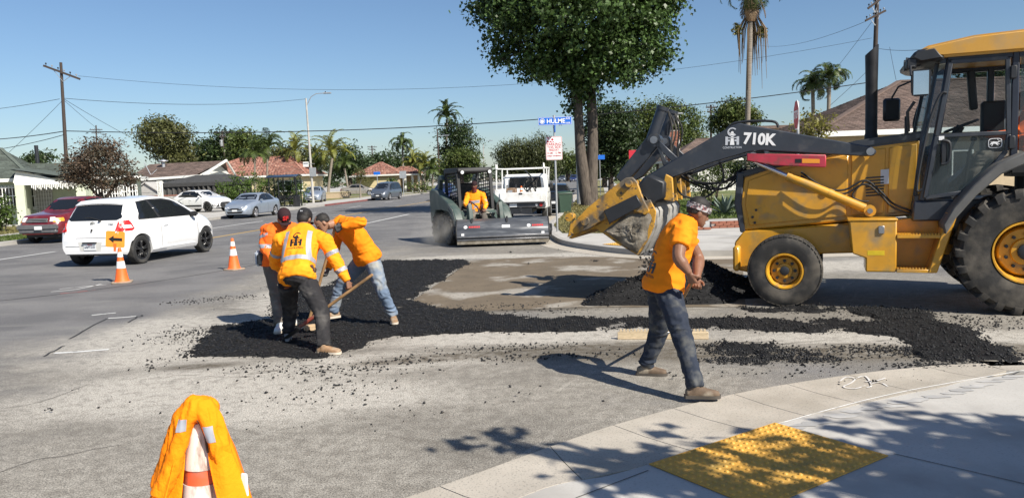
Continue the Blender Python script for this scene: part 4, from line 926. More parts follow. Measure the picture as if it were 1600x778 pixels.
    b.loft([ring(J['P']+ax*t, plat, y, a*w, d*w, 18, .85) for t, a, d in ((.06, .15, .11), (.0, .162, .122), (-.06, .168, .135), (-.1, .13, .11))])
    for s in ('L', 'R'):
        kn, an, hp = J['kn'+s], J['an'+s], J['hip'+s]; lo = an+(kn-an).normalized()*.0
        limb(b, [hp, hp.lerp(kn, .4), kn, kn.lerp(an, .4), lo], [.108*w, .096*w, .076*w, .07*w, .066])
    keys = [(J['kn'+s], .2) for s in 'LR']+[(J['an'+s], .22) for s in 'LR']+[(J['P'], .25)]
    tr = solid('trousers', b, .0095, trou, root, 3, folds(.012, 8, (1, 1, 1.7), seed+9, keys))
    # ---- boots
    for s in ('L', 'R'):
        b = MB(); an = J['an'+s]; td = Vector(J['to'+s]+o0); td.z = 0 if abs(td.z) < .05 else td.z; td.normalize(); x = td.cross(Vector((0, 0, 1))).normalized(); up = x.cross(td); base = an-up*(.088)
        b.tube([an+(J['kn'+s]-an).normalized()*.08, an, an-up*.05-td*.01], [.05, .05, .045], 12)
        b.loft([ring(base+td*t+up*h, x, up, a, d, 14, .75) for t, h, a, d in ((-.085, .035, .02, .03), (-.07, .04, .036, .04), (-.02, .045, .042, .05), (.05, .042, .046, .046), (.11, .034, .05, .036), (.16, .028, .046, .03), (.19, .025, .03, .022))])
        bt = solid('boot', b, .008, boots[s] if isinstance(boots, dict) else boots, root, 2)
        b = MB(); out = [(-.095, .018), (-.085, .034), (-.03, .042), (.04, .044), (.1, .053), (.15, .052), (.185, .038), (.2, .015)]; pl = [base+td*t+x*a for t, a in out]+[base+td*t-x*a for t, a in out[::-1]]
        n = len(pl); b.loft([[p-up*.004 for p in pl], [p+up*.022 for p in pl]]); b.build('sole', soles or m_dsole, bt)
    return dict(root=root, o=o, f=f, u=u, sd=sd, shirt=sh, J=J, o0=o0, lat=lat, w=w, trou=tr)
def bvh(o): 
    me = o.data; return BVHTree.FromPolygons([v.co for v in me.vertices], [p.vertices for p in me.polygons])
def projector(T, zdir, off=.003):
    def f(p):
        h = T.ray_cast(p, -zdir)
        return h[0]+zdir*off if h[0] is not None and h[3] < .6 else p-zdir*.3
    return f
def band(Q, T, c, ax, ref, a0, a1, hw, mat, n=40, R=.5, off=.003, name='reflective_stripe'):
    """tape laid round the shirt: rays shot inwards round an axis"""
    c, ax, ref = Vector(c), Vector(ax).normalized(), Vector(ref); ref = (ref-ax*ref.dot(ax)).normalized(); y = ax.cross(ref); b = MB(); rows = []
    for i in range(n+1):
        a = a0+(a1-a0)*i/n; d = ref*math.cos(a)+y*math.sin(a); r = []
        for k in (-1, -.33, .33, 1):
            h = T.ray_cast(c+ax*(hw*k)+d*R, -d); r.append(h[0]+d*off if h[0] is not None and h[3] < R else None)
        rows.append(r)
    for r, s in zip(rows, rows[1:]):
        for k in range(3):
            q = [r[k], r[k+1], s[k+1], s[k]]
            if all(x is not None for x in q) and (q[0]-q[3]).length < .12: b.add(q, [(0, 1, 2, 3)])
    if b.f: return b.build(name, mat, Q['shirt'])
def cap(Q, mat, brim=True, back=0.0, tilt=0.0):
    o, f, u, sd = Q['o'], Q['f'], Q['u'], Q['sd']; e = MB()
    e.loft([ring(o+u*(z+tilt*.0)+f*c, sd, f, a, d, 20, .95) for z, c, a, d in ((.135, -.008, .083, .106), (.165, -.008, .085, .108), (.2, -.008, .08, .1), (.228, -.01, .064, .08), (.246, -.012, .036, .045), (.25, -.012, .01, .012))]); c = e.build('cap', mat, Q['root'])
    if brim:
        e = MB(); top = []; 
        for k in range(13):
            a = PI*(k/12)-PI/2; top.append((math.sin(a)*.076, math.cos(a)*.085+.085, -.018*abs(math.sin(a))**2+.0))
        base = o+u*.138; P = [base+sd*x+f*(y)+u*(z-.012*(y/.17)) for x, y, z in top]; e.loft([[p for p in P], [p+u*.006 for p in P]]); e.build('brim', mat, c)
    return c
V3 = Vector
# ---- right-hand worker drawing the lute towards the kerb
W4 = person('man in orange t-shirt and patterned headband walking beside the loader', dict(
    P=at(1036, 446, 6.72), C=at(1051, 388, 6.74), N=at(1070, 349, 6.74), shR=at(1066, 366, 6.54), shL=at(1066, 362, 6.93), elR=at(1059, 402, 6.40), wrR=at(1077, 427, 6.36), elL=at(1092, 402, 6.95), wrL=at(1089, 434, 6.72),
    hipR=at(1043, 455, 6.62), hipL=at(1032, 455, 6.82), knR=at(1064, 517, 6.36), anR=at(1087, 604, 6.17), knL=at(1030, 518, 6.98), anL=at(1009, 571, 7.07), toR=V3((.97, -.12, 0)), toL=V3((.93, -.2, .0))),
    (at(1091, 331, 6.70), (.9, .1, -.36), (.36, 0, .93)), m_skin, m_tee, m_dkjean, m_boot2, sleeve='short', build=1.1, soles=m_dsole, seed=3, short=.55,
    hands=dict(R=(V3((.35, .05, -.9)), V3((.6, .7, .1)), 1.25), L=(V3((-.1, -.25, -.95)), V3((-.2, -.9, .1)), 1.25)))
e = MB(); Q = W4
e.loft([ring(Q['o']+Q['u']*(z)-Q['f']*.006, Q['sd'], Q['f'], .088, .113, 20, .95) for z in (.132, .145, .172, .184)], False)
hb = e.build('headband', M('patterned bandana cloth', (.45, .43, .43), .85, col2=(.06, .05, .055), c2s=38, c2t=(.47, .53), col3=(.3, .08, .08), c3s=55, c3t=(.6, .64)), Q['root'])
e = MB(); ell(e, Q['o']+Q['u']*.178-Q['f']*.012, Q['sd'], Q['f'], Q['u'], .077, .097, .078, 18, 10); solid('hair', e, .008, m_hair, Q['root'], 1)
T = bvh(Q['shirt']); bn = V3((-.62, -.78, .1)).normalized()
c = Q['J']['C'].lerp(Q['J']['P'], .42)+bn*.35; up = (Q['J']['N']-Q['J']['P']).normalized(); fr = frame(c, up.cross(bn), up)
emblem(Q['shirt'], fr @ Matrix.Translation((-.10, 0, 0)), .25, m_bdec, m_bdec, True, projector(T, fr.to_3x3() @ V3((0, 0, 1))), .02)
# ---- three workers round the trench
W1 = person('man seen from behind in orange shirt with silver stripes and black cap, holding the shovel', dict(
    P=at(464, 432, 8.85), C=at(468, 394, 9.02), N=at(475, 362, 9.18), shL=at(438, 376, 9.1), shR=at(509, 377, 9.08), elL=at(428, 410, 9.3), wrL=at(456, 430, 9.5), elR=at(527, 412, 9.04), wrR=at(543, 439, 9.0),
    hipL=at(450, 444, 8.95), hipR=at(481, 445, 8.8), knL=at(453, 484, 9.2), anL=at(450, 521, 9.22), knR=at(503, 487, 8.62), anR=at(506, 540, 8.42), toL=V3((-.25, .95, 0)), toR=V3((.97, -.15, 0))),
    (at(476, 342, 9.30), (.15, .85, -.5), (.1, .5, .86)), m_skin, m_hivis, m_blackp, dict(L=m_gshoe, R=m_boot), build=1.12, soles=m_sole, group='road crew round the trench', seed=14,
    hands=dict(R=(V3((.25, -.05, -.95)), V3((-.75, .6, -.1)), 1.2), L=(V3((.6, .3, -.7)), V3((.2, .3, -.9)), 1.2)))
Q = W1; cap(Q, m_capk, True); T = bvh(Q['shirt']); J = Q['J']; ax = (J['C']-J['P']).normalized(); bk = V3((-.05, -1, .2)); bk = (bk-ax*bk.dot(ax)).normalized()
ws = J['P'].lerp(J['C'], .55); band(Q, T, ws, ax, bk, -2.6, 2.6, .027, m_refl, 60)
up = (J['N']-J['P']).normalized(); zd = bk; fr = frame(J['C'].lerp(J['N'], .1)+zd*.35, up.cross(zd), up); pj = projector(T, fr.to_3x3() @ V3((0, 0, 1)))
for s in (-1, 1):
    b = MB(); b.grid([[((s*(.135+.035*(1-i/14)**2)+dx)*1.0, -.16+.36*i/14, 0) for dx in (-.026, -.009, .009, .026)] for i in range(15)]); flat('reflective_stripe', b.mesh('x', m_refl, fix=False), m_refl, Q['shirt'], fr, 0, pj)
for a, c in (('shR', 'elR'), ('elR', 'wrR'), ('shL', 'elL')):
    for t in ((.55,) if c != 'wrR' else (.4,)): band(Q, T, J[a].lerp(J[c], t), J[c]-J[a], bk, -PI, PI, .024, m_refl, 28, .16)
emblem(Q['shirt'], fr @ Matrix.Translation((0, .045, 0)), .235, m_bdec, m_bdec, True, pj, .02)
b = MB(); b.box(J['P']+V3((.19, -.02, .02)), (.05, .07, .16), Matrix.Rotation(.3, 4, 'Y'), .012); b.box(J['P']+V3((.185, -.03, .11)), (.04, .05, .05), bev=.01); b.build('belt_pouch', M('brown leather', (.05, .025, .015), .6), Q['root'])
e = MB(); ell(e, Q['o']+Q['u']*.1-Q['f']*.045, Q['sd'], Q['f'], Q['u'], .072, .066, .07); solid('hair', e, .008, m_hair, Q['root'], 1)
text('cap_lettering', 'S A', m_gdec, Q['root'], frame(Q['o']+Q['u']*.168-Q['f']*.118, -Q['sd'] if (Q['sd'].x < 0) else Q['sd'], Q['u']), .022, .001, .001)
W2 = person('man in maroon cap with head bowed, leftmost of the crew', dict(
    P=at(432, 409, 10.1), C=at(432, 376, 10.12), N=at(438, 354, 10.1), shR=at(417, 360, 10.12), shL=at(458, 358, 10.25), elR=at(413, 386, 10.0), wrR=at(424, 404, 9.85), elL=at(466, 388, 10.1), wrL=at(470, 408, 9.85),
    hipR=at(425, 417, 10.05), hipL=at(442, 417, 10.15), knR=at(431, 456, 9.9), anR=at(437, 506, 9.72), knL=at(452, 456, 10.15), anL=at(458, 494, 10.2), toR=V3((.1, -.97, 0)), toL=V3((.3, -.9, 0))),
    (at(444, 341, 9.98), (.35, -.75, -.56), (.2, -.45, .87)), m_skin, m_hired, m_greyp, m_wshoe, build=1.05, soles=m_sole, group='road crew round the trench', seed=21,
    hands=dict(R=(V3((.5, -.3, -.8)), V3((.5, .5, -.4)), .8), L=(V3((.2, -.5, -.8)), V3((-.6, .3, -.4)), .9)))
Q = W2; c = cap(Q, m_capr, True); T = bvh(Q['shirt']); J = Q['J']; ax = (J['C']-J['P']).normalized()
text('cap_lettering', 'SF', M('red cap letters', (.6, .03, .03), .5), c, frame(Q['o']+Q['u']*.185+Q['f']*.099, -Q['sd'] if Q['sd'].x < 0 else Q['sd'], Q['u']-Q['f']*.25), .075, .003, .003)
band(Q, T, J['P'].lerp(J['C'], .75), ax, (0, -1, 0), -PI, PI, .025, m_refl, 60); band(Q, T, J['shR'].lerp(J['elR'], .5), J['elR']-J['shR'], (0, -1, 0), -PI, PI, .022, m_refl, 28, .16)
b = MB(); b.box(J['P']+V3((-.21, -.06, .06)), (.07, .12, .2), bev=.02, seg=2); b.build('belt_pouch', M('pale blue grey pouch', (.38, .42, .48), .6, var=.2), Q['root'])
b = MB(); b.box(J['P']+V3((-.16, -.1, .05)), (.1, .12, .16), bev=.02, seg=2); b.build('belt_pouch', m_dark, Q['root'])
W3 = person('bareheaded man in plain orange long sleeves and blue jeans bent over a tool handle', dict(
    P=at(574, 401, 10.05), C=at(556, 366, 10.0), N=at(530, 347, 9.97), shL=at(544, 350, 9.76), shR=at(532, 352, 10.2), elL=at(569, 347, 9.55), wrL=at(535, 354, 9.56), elR=at(522, 392, 10.25), wrR=at(513, 420, 10.05),
    hipL=at(583, 411, 9.95), hipR=at(563, 411, 10.18), knL=at(597, 454, 9.88), anL=at(614, 492, 10.0), knR=at(531, 446, 10.25), anR=at(521, 486, 10.28), toL=V3((.25, -.95, 0)), toR=V3((-.75, -.5, 0))),
    (at(504, 348, 9.83), (-.74, -.3, -.6), (-.5, -.05, .86)), m_skin2, m_tee, m_jean, m_boot, build=1.02, soles=m_sole, group='road crew round the trench', seed=33, gloves='LR',
    hands=dict(L=(V3((-.9, .1, -.35)), V3((-.3, .8, -.3)), 1.2), R=(V3((-.3, -.35, -.9)), V3((-.8, -.2, .3)), 1.2)))
Q = W3; J = Q['J']
for s, hh in (('L', (V3((-.9, .1, -.35)), V3((-.3, .8, -.3)))), ('R', (V3((-.3, -.35, -.9)), V3((-.8, -.2, .3))))):
    b = MB(); hand(b, J['wr'+s], hh[0], hh[1], 1.15, right=(s == 'R'), grow=.003, s=1.05); b.tube([J['wr'+s]+(J['el'+s]-J['wr'+s]).normalized()*.04, J['wr'+s]], [.036, .033], 10); solid('glove', b, .0062, m_glove, Q['root'], 2)
# ---- operators
W5 = person('operator in orange striped vest seated inside the dark green skid steer cab', dict(
    P=at(744, 333, 22.3), C=at(742, 316, 22.35), N=at(742, 301, 22.3), shR=at(731, 305, 22.3), shL=at(754, 305, 22.3), elR=at(727, 319, 22.1), wrR=at(734, 326, 21.85), elL=at(759, 319, 22.1), wrL=at(757, 327, 21.85),
    hipR=at(739, 334, 22.2), hipL=at(750, 334, 22.2), knR=at(738, 338, 21.75), anR=at(737, 352, 21.65), knL=at(757, 338, 21.75), anL=at(757, 352, 21.65), toR=V3((.1, -.97, 0)), toL=V3((.1, -.97, 0))),
    (at(741, 290, 22.2), (-.1, -.97, -.15), (0, -.1, 1)), m_skin, m_hivis, m_greyp, m_boot, build=1.08, group='machine operators', seed=40, seated=True,
    hands=dict(R=(V3((0, -.9, -.2)), V3((0, -.2, -1)), 1.2), L=(V3((0, -.9, -.2)), V3((0, -.2, -1)), 1.2)))
Q = W5; T = bvh(Q['shirt']); J = Q['J']; ax = (J['C']-J['P']).normalized(); band(Q, T, J['P'].lerp(J['C'], .95), ax, (0, -1, 0), -PI, PI, .04, m_refl, 50); band(Q, T, J['P'].lerp(J['C'], .5), ax, (0, -1, 0), -PI, PI, .03, m_refl, 50)
cap(Q, m_capr, False); e = MB(); e.loft([ring(Q['o']+Q['u']*z+Q['f']*.0, Q['sd'], Q['f'], a, d, 18, .9) for z, a, d in ((-.06, .075, .08), (0, .062, .085), (.05, .068, .1), (.09, .076, .108))]); e.build('face_scarf', M('dark red scarf', (.14, .025, .02), .9), Q['root'])
BM = Matrix.Translation((4.05, 11.24, 0)) @ Matrix.Rotation(math.atan2(.375, -.927), 4, 'Z')
def bl(x, y, z): return BM @ V3((x, y, z))
def bd(x, y, z): return BM.to_3x3() @ V3((x, y, z))
W6 = person('operator in orange shirt and grey trousers seated in the backhoe cab behind its door glass', dict(
    P=bl(-2.95, 0, 1.93), C=bl(-3.0, 0, 2.2), N=bl(-2.98, 0, 2.45), shL=bl(-2.98, .19, 2.4), shR=bl(-2.98, -.19, 2.4), elL=bl(-2.78, .25, 2.2), wrL=bl(-2.5, .16, 2.22), elR=bl(-2.8, -.25, 2.2), wrR=bl(-2.52, -.12, 2.24),
    hipL=bl(-2.88, .1, 1.9), hipR=bl(-2.88, -.1, 1.9), knL=bl(-2.42, .2, 1.95), knR=bl(-2.42, -.15, 1.95), anL=bl(-2.22, .2, 1.54), anR=bl(-2.22, -.15, 1.54), toL=bd(.97, 0, 0), toR=bd(.97, 0, 0)),
    (bl(-2.92, 0, 2.66), bd(.95, .1, -.2), (0, 0, 1)), m_skin, m_hired, m_greyp, m_boot2, group='machine operators', seed=50, seated=True,
    hands=dict(R=(bd(.9, .1, .1), V3((0, 0, -1)), 1.2), L=(bd(.9, -.1, .1), V3((0, 0, -1)), 1.2)))
# ---- hand tools
def tool(name, label, p, q, cat, r=.019, mat=None):
    p, q = V3(p), V3(q); t = thing(name, label, cat, (q.x, q.y, 0)); o = V3((q.x, q.y, 0)); b = MB(); b.tube([p-o, (p-o).lerp(q-o, .5), q-o], [r*.9, r, r*1.05], 10); b.build('handle', mat or m_wood, t); return t, o
p, q = at(582, 429, 8.93), at(468, 511, 9.08)
t, o = tool('shovel', 'square shovel with a scuffed wooden handle held across by the man in silver stripes', p, q, 'shovel'); d = (q-p).normalized()
b = MB(); b.tube([q-o-d*.36, q-o-d*.1, q-o], [.022, .024, .02], 10); b.build('socket', M('worn red paint', (.3, .06, .04), .6, col2=(.2, .15, .1), c2s=12), t)
bl_ = q-o; side = d.cross(V3((0, 0, 1))).normalized(); nn = side.cross(d); b = MB(); b.grid([[bl_+d*u2+side*v-nn*(.03*(1-(v/.12)**2)) for v in (-.12, -.06, 0, .06, .12)] for u2 in (-.02, .06, .14, .2)]); b.grid([[bl_+d*u2+side*v-nn*(.03*(1-(v/.12)**2))-nn*.004 for v in (.12, .06, 0, -.06, -.12)] for u2 in (-.02, .06, .14, .2)]); b.build('blade', m_steel, t)
p, q = at(525, 351, 9.6), at(484, 497, 9.75)
t, o = tool('tool_with_wooden_head', 'wooden handled lute gripped upright by the gloved man in blue jeans', p, q, 'lute'); b = MB(); b.box((0, 0, .05), (.16, .09, .09), .5, .02, seg=2); b.build('head', M('pale raw wood', (.45, .33, .2), .7, var=.15, vs=20), t)
# the wide lute
m_raw = M('raw pine', (.58, .46, .3), .75, var=.1, vs=12, col2=(.42, .33, .2), c2s=5, aniso=(1, 8, 8))
h0, h1 = gp(965, 530), gp(1107, 530); c = (h0+h1)/2; c.z = 0; ax = (h1-h0); ang = math.atan2(ax.y, ax.x); p = at(1084, 436, 6.42); q = V3((c.x, c.y, .075))
t, o = tool('lute', 'wide pale wooden asphalt lute with a toothed edge lying behind the man in the headband', p, q, 'lute', .018)
dd = (p-q); b = MB(); L = ax.length/2; rot = Matrix.Rotation(ang, 4, 'Z')
b.box((0, 0, .045), (2*L, .028, .085), rot, .004); b.build('board', m_raw, t)
b = MB(); n = 25
for k in range(n):
    if 9 <= k <= 12: continue
    x = -L+.02+(2*L-.04)*(k+.5)/n; b2 = MB(); b.prism([(x-.018, .088), (x-.008, .118), (x+.008, .118), (x+.018, .088)], 'y', -.012, .012, mat=rot)
o2 = b.build('tooth', m_raw, t); o2['kind'] = 'stuff'
b = MB(); b.box((0, -.02, .085), (.16, .05, .02), rot, .004); b.cyl((0, 0, .08), (0, -.03, .1), .024); b.build('bracket', m_steel, t)
# ================================================================ VEHICLES
m_cwhite = M('white car paint', (.78, .78, .78), .25, var=.03, coat=.8); m_cred = M('maroon car paint', (.14, .012, .016), .3, var=.1, coat=.7, col2=(.2, .06, .05), c2s=2)
m_csilver = M('silver blue car paint', (.36, .41, .48), .3, .5, var=.05, coat=.6); m_cgrey = M('grey car paint', (.13, .15, .18), .3, .5, var=.05, coat=.6); m_ctan = M('beige grey car paint', (.3, .28, .25), .3, .4, coat=.5)
m_cblue = M('dark blue car paint', (.02, .03, .09), .25, coat=.7); m_cblack = M('black car paint', (.012, .013, .015), .25, coat=.6)
m_trim = M('black trim plastic', (.02, .02, .021), .6, var=.1); m_ctyre = M('car tyre', (.02, .02, .02), .8, var=.2, col2=(.05, .047, .042), c2s=5); m_alloy = M('alloy wheel', (.5, .5, .52), .3, .8); m_alloyk = M('black alloy wheel', (.015, .015, .016), .25, coat=.4)
m_plate = M('number plate white', (.75, .76, .76), .5, var=.03); m_pblue = M('plate blue print', (.04, .06, .13), .5); m_seam = M('panel gap', (.02, .02, .02), .7)
class Shape:
    def __init__(s, sp):
        s.sp = sp; s.L = sp['L']; s.xs = np.unique(np.round(np.concatenate([np.linspace(0, s.L, int(s.L/.055)), [.02, .05, s.L-.02, s.L-.05]]), 3)); s.sec = [s.section(x) for x in s.xs]
    def val(s, k, x):
        P = s.sp[k]; h = .05; return (lerp_pts(P, x-h)+2*lerp_pts(P, x)+lerp_pts(P, x+h))/4
    def section(s, x):
        sp = s.sp; zt = s.val('top', x); zb = min(s.val('belt', x), zt-.02); w = s.val('w', x); z0 = lerp_pts(sp['bot'], x); zb = max(zb, z0+.1); zt = max(zt, zb+.02)
        k = max(0, min(1, (zt-zb)/.45)); wr = w*(.9-.17*k); P = [(w*.90, z0), (w*.965, z0+.07), (w, z0+.45*(zb-z0)), (w*.992, zb-.1*min(1, (zb-z0))), (w*.965, zb-.015), (w*.945, zb+.015*k)]
        m1 = (w*.945*.5+wr*.5+.012*k, zb+(zt-zb)*.5); P += [m1, (wr, zt-.05*k-.006), (wr*.955, zt-.018*k-.002), (wr*.85, zt-.004), (wr*.45, zt+.010), (0, zt+.014)]
        for a in sp['wheels']:
            R = sp['wr']*1.14; dx = abs(x-a)
            if dx < R:
                za = sp['wr']+math.sqrt(R*R-dx*dx)*.98
                P = [(y, max(z, za+i*.003)) if i < 4 else (y, z) for i, (y, z) in enumerate(P)]
        return P
    def at(s, x):
        i = int(np.clip(np.searchsorted(s.xs, x)-1, 0, len(s.xs)-2)); f = (x-s.xs[i])/(s.xs[i+1]-s.xs[i]); f = max(0, min(1, f)); return [(a[0]+(b[0]-a[0])*f, a[1]+(b[1]-a[1])*f) for a, b in zip(s.sec[i], s.sec[i+1])]
    def yside(s, x, z):
        P = s.at(x)[:9]
        for (a, b), (c, d) in zip(P, P[1:]):
            if b <= z <= d and d > b: return a+(c-a)*(z-b)/(d-b)
        return P[0][0] if z < P[0][1] else P[-1][0]
    def xend(s, y, z, front):
        y = abs(y); R = s.xs[::-1] if front else s.xs; prev = None
        for x, P in zip(R, s.sec[::-1] if front else s.sec):
            zt = P[-1][1]
            for (a, b), (c, d) in zip(P[5:], P[6:]):
                if c <= y <= a: zt = b+(d-b)*(a-y)/(max(1e-6, a-c)); break
            hw = max(p[0] for p in P) if z < P[4][1] else s._hw(P, z)
            m = min(zt-z, hw-y)
            if m >= 0:
                if prev is None or prev[1] >= 0: return x
                t = prev[1]/(prev[1]-m); return prev[0]+(x-prev[0])*t
            prev = (x, m)
        return R[-1]
    def _hw(s, P, z):
        for (a, b), (c, d) in zip(P[4:], P[5:]):
            if b <= z <= d and d > b: return a+(c-a)*(z-b)/(d-b)
        return P[4][0]
    def body(s):
        b = MB(); R = []
        for x, P in zip(s.xs, s.sec): R.append([(x, y, z) for y, z in P]+[(x, -y, z) for y, z in P[-2::-1]])
        b.loft(R, True, close=True); return b
    def cols(s, P, n):
        x0, x1 = min(p[0] for p in P), max(p[0] for p in P); out = []
        for i in range(n+1):
            x = x0+(x1-x0)*min(max(i/n, .002), .998); zs = []
            for (a, b2), (c, d) in zip(P, P[1:]+P[:1]):
                if min(a, c) <= x <= max(a, c) and a != c: zs.append(b2+(d-b2)*(x-a)/(c-a))
            out.append((x, min(zs), max(zs)))
        return out
    def side(s, P, sgn, off=.004, n=14, m=5):
        b = MB(); b.grid([[(x, sgn*(s.yside(x, z0+(z1-z0)*j/m)+off), z0+(z1-z0)*j/m) for j in range(m+1)] for x, z0, z1 in s.cols(P, n)]); return b
    def end(s, P, front, off=.006, n=12, m=6):
        d = 1 if front else -1; b = MB(); b.grid([[(s.xend(y, z0+(z1-z0)*j/m, front)+d*off, y, z0+(z1-z0)*j/m+(off*.6 if z0 > .8 else 0)) for j in range(m+1)] for y, z0, z1 in s.cols(P, n)]); return b
def mir(P): return [(-y, z) for y, z in P]
def sym(P): return P+[(-y, z) for y, z in P[::-1]]
SP = {}
SP['hatch'] = dict(L=3.85, wr=.325, wheels=(.62, 3.2), bot=[(0, .3), (.35, .22), (3.4, .2), (3.85, .26)], top=[(0, .6), (.06, .68), (.09, .86), (.15, .98), (.42, 1.38), (.5, 1.43), (.8, 1.48), (1.5, 1.52), (2.0, 1.48), (2.4, 1.36), (3.05, 1.03), (3.5, .9), (3.75, .72), (3.85, .52)],
    belt=[(0, .58), (.1, .84), (.5, .99), (1.5, .97), (2.8, .93), (3.2, .9), (3.75, .66), (3.85, .48)], w=[(0, .68), (.08, .77), (.3, .825), (.8, .85), (3, .85), (3.45, .81), (3.75, .69), (3.85, .52)],
    side=[[(.66, 1.03), (.72, 1.36), (.86, 1.4), (1.12, 1.42), (1.3, 1.02)], [(1.36, 1.02), (1.2, 1.42), (1.7, 1.42), (2.1, 1.36), (2.45, 1.2), (2.72, 1.0)]], dlo=[(.6, 1.0), (.68, 1.4), (1.2, 1.45), (1.75, 1.45), (2.15, 1.39), (2.5, 1.22), (2.85, .99)],
    rear=sym([(.56, 1.36), (.63, 1.3), (.665, 1.06), (.62, 1.02)]), ws=sym([(.5, 1.44), (.62, 1.08)]))
SP['sedan'] = dict(L=4.6, wr=.32, wheels=(.95, 3.65), bot=[(0, .32), (.4, .22), (4.2, .2), (4.6, .26)], top=[(0, .7), (.04, .95), (.25, 1.06), (.7, 1.08), (1.35, 1.39), (1.9, 1.45), (2.5, 1.42), (3.35, 1.0), (3.9, .92), (4.4, .78), (4.6, .55)],
    belt=[(0, .66), (.3, .98), (1, .98), (3.2, .92), (3.6, .88), (4.4, .7), (4.6, .5)], w=[(0, .66), (.1, .78), (.5, .86), (1, .88), (3.6, .88), (4.2, .8), (4.5, .66), (4.6, .52)],
    side=[[(1.15, 1.04), (1.5, 1.34), (2.0, 1.36), (2.0, 1.0)], [(2.06, 1.0), (2.06, 1.36), (2.5, 1.33), (3.1, .99)]], dlo=[(1.05, 1.02), (1.45, 1.37), (2.0, 1.4), (2.55, 1.36), (3.2, .97)], rear=sym([(.5, 1.36), (.62, 1.12)]), ws=sym([(.54, 1.36), (.66, 1.06)]))
SP['van'] = dict(L=4.9, wr=.34, wheels=(.95, 3.9), bot=[(0, .32), (.4, .22), (4.5, .2), (4.9, .26)], top=[(0, .75), (.05, 1.05), (.4, 1.66), (.8, 1.75), (2.2, 1.77), (3.0, 1.68), (4.1, 1.1), (4.6, .92), (4.8, .75), (4.9, .55)],
    belt=[(0, .7), (.1, 1.02), (3.8, .98), (4.2, .94), (4.8, .66), (4.9, .5)], w=[(0, .74), (.1, .86), (.5, .95), (4, .95), (4.5, .86), (4.8, .7), (4.9, .55)],
    side=[[(.4, 1.08), (.6, 1.6), (1.4, 1.64), (1.4, 1.08)], [(1.48, 1.08), (1.48, 1.64), (2.5, 1.64), (2.5, 1.06)], [(2.58, 1.06), (2.58, 1.63), (2.95, 1.58), (3.7, 1.06)]], dlo=[(.35, 1.04), (.55, 1.66), (1.4, 1.68), (3.0, 1.64), (3.85, 1.02)], rear=sym([(.6, 1.6), (.72, 1.12)]), ws=sym([(.58, 1.66), (.74, 1.12)]))
SP['suv'] = dict(L=4.4, wr=.36, wheels=(.85, 3.5), bot=[(0, .36), (.4, .26), (4.0, .25), (4.4, .32)], top=[(0, .7), (.05, 1.0), (.3, 1.12), (.9, 1.46), (1.6, 1.56), (2.3, 1.53), (3.2, 1.1), (3.8, 1.0), (4.25, .84), (4.4, .6)],
    belt=[(0, .66), (.2, 1.04), (1, 1.04), (3.1, 1.0), (3.6, .96), (4.25, .76), (4.4, .55)], w=[(0, .72), (.1, .84), (.5, .9), (3.5, .9), (4.1, .82), (4.3, .7), (4.4, .56)],
    side=[[(.85, 1.12), (1.15, 1.42), (1.8, 1.46), (1.8, 1.08)], [(1.86, 1.08), (1.86, 1.46), (2.3, 1.43), (2.95, 1.06)]], dlo=[(.7, 1.1), (1.05, 1.46), (1.8, 1.5), (2.35, 1.47), (3.1, 1.04)], rear=sym([(.55, 1.4), (.68, 1.14)]), ws=sym([(.55, 1.45), (.7, 1.14)]))
SP['pickup'] = dict(L=4.9, wr=.36, wheels=(.95, 4.05), bot=[(0, .5), (.4, .42), (4.4, .36), (4.9, .36)], top=[(0, .98), (.03, 1.08), (1.75, 1.1), (1.82, 1.5), (1.9, 1.64), (2.2, 1.7), (2.7, 1.69), (3.05, 1.6), (3.6, 1.18), (3.9, 1.14), (4.6, 1.06), (4.82, .96), (4.9, .7)],
    belt=[(0, .95), (.1, 1.06), (1.8, 1.07), (3.5, 1.06), (4.6, .96), (4.9, .66)], w=[(0, .78), (.06, .84), (.4, .86), (4.2, .87), (4.6, .84), (4.82, .76), (4.9, .66)],
    side=[[(1.98, 1.14), (2.02, 1.58), (2.3, 1.62), (2.3, 1.13)], [(2.36, 1.12), (2.36, 1.62), (2.95, 1.58), (3.4, 1.13)]], dlo=[(1.92, 1.1), (1.98, 1.62), (2.4, 1.66), (3.0, 1.62), (3.5, 1.1)], rear=sym([(.6, 1.56), (.66, 1.2)]), ws=sym([(.56, 1.6), (.68, 1.22)]))
def wheel(car, x, y, r, tyre, rim, spokes=5, double=False):
    w = .2; sg = 1 if y > 0 else -1; t = MB(); ri = r*.68
    t.lathe([(ri, -w/2), (r*.9, -w/2-.004), (r*.985, -w*.38), (r, -w*.15), (r, w*.15), (r*.985, w*.38), (r*.9, w/2+.004), (ri+.01, w/2), (ri, w*.42), (ri*.97, -w*.1)], ax='y', seg=32); wh = t.build('wheel', tyre, car, (x, y-sg*w/2, r))
    if sg < 0: wh.rotation_euler.z = PI
    b = MB(); b.lathe([(ri+.004, w*.47), (ri-.015, w*.44), (ri-.02, -w*.05), (0, -w*.06)], ax='y', seg=28)
    b.lathe([(.062, w*.1), (.055, w*.36), (.03, w*.42), (0, w*.42)], ax='y', seg=14)
    for k in range(spokes):
        for da in ((-.13, .13) if double else (0,)):
            a = 2*PI*k/spokes+da; d = Vector((math.sin(a), 0, math.cos(a))); b.beam(d*.04+Vector((0, w*.36, 0)), d*(ri-.008)+Vector((0, w*.4, 0)), .03 if double else .05, .03, .004, up=(0, 1, 0))
    b.build('rim', rim, wh); return wh
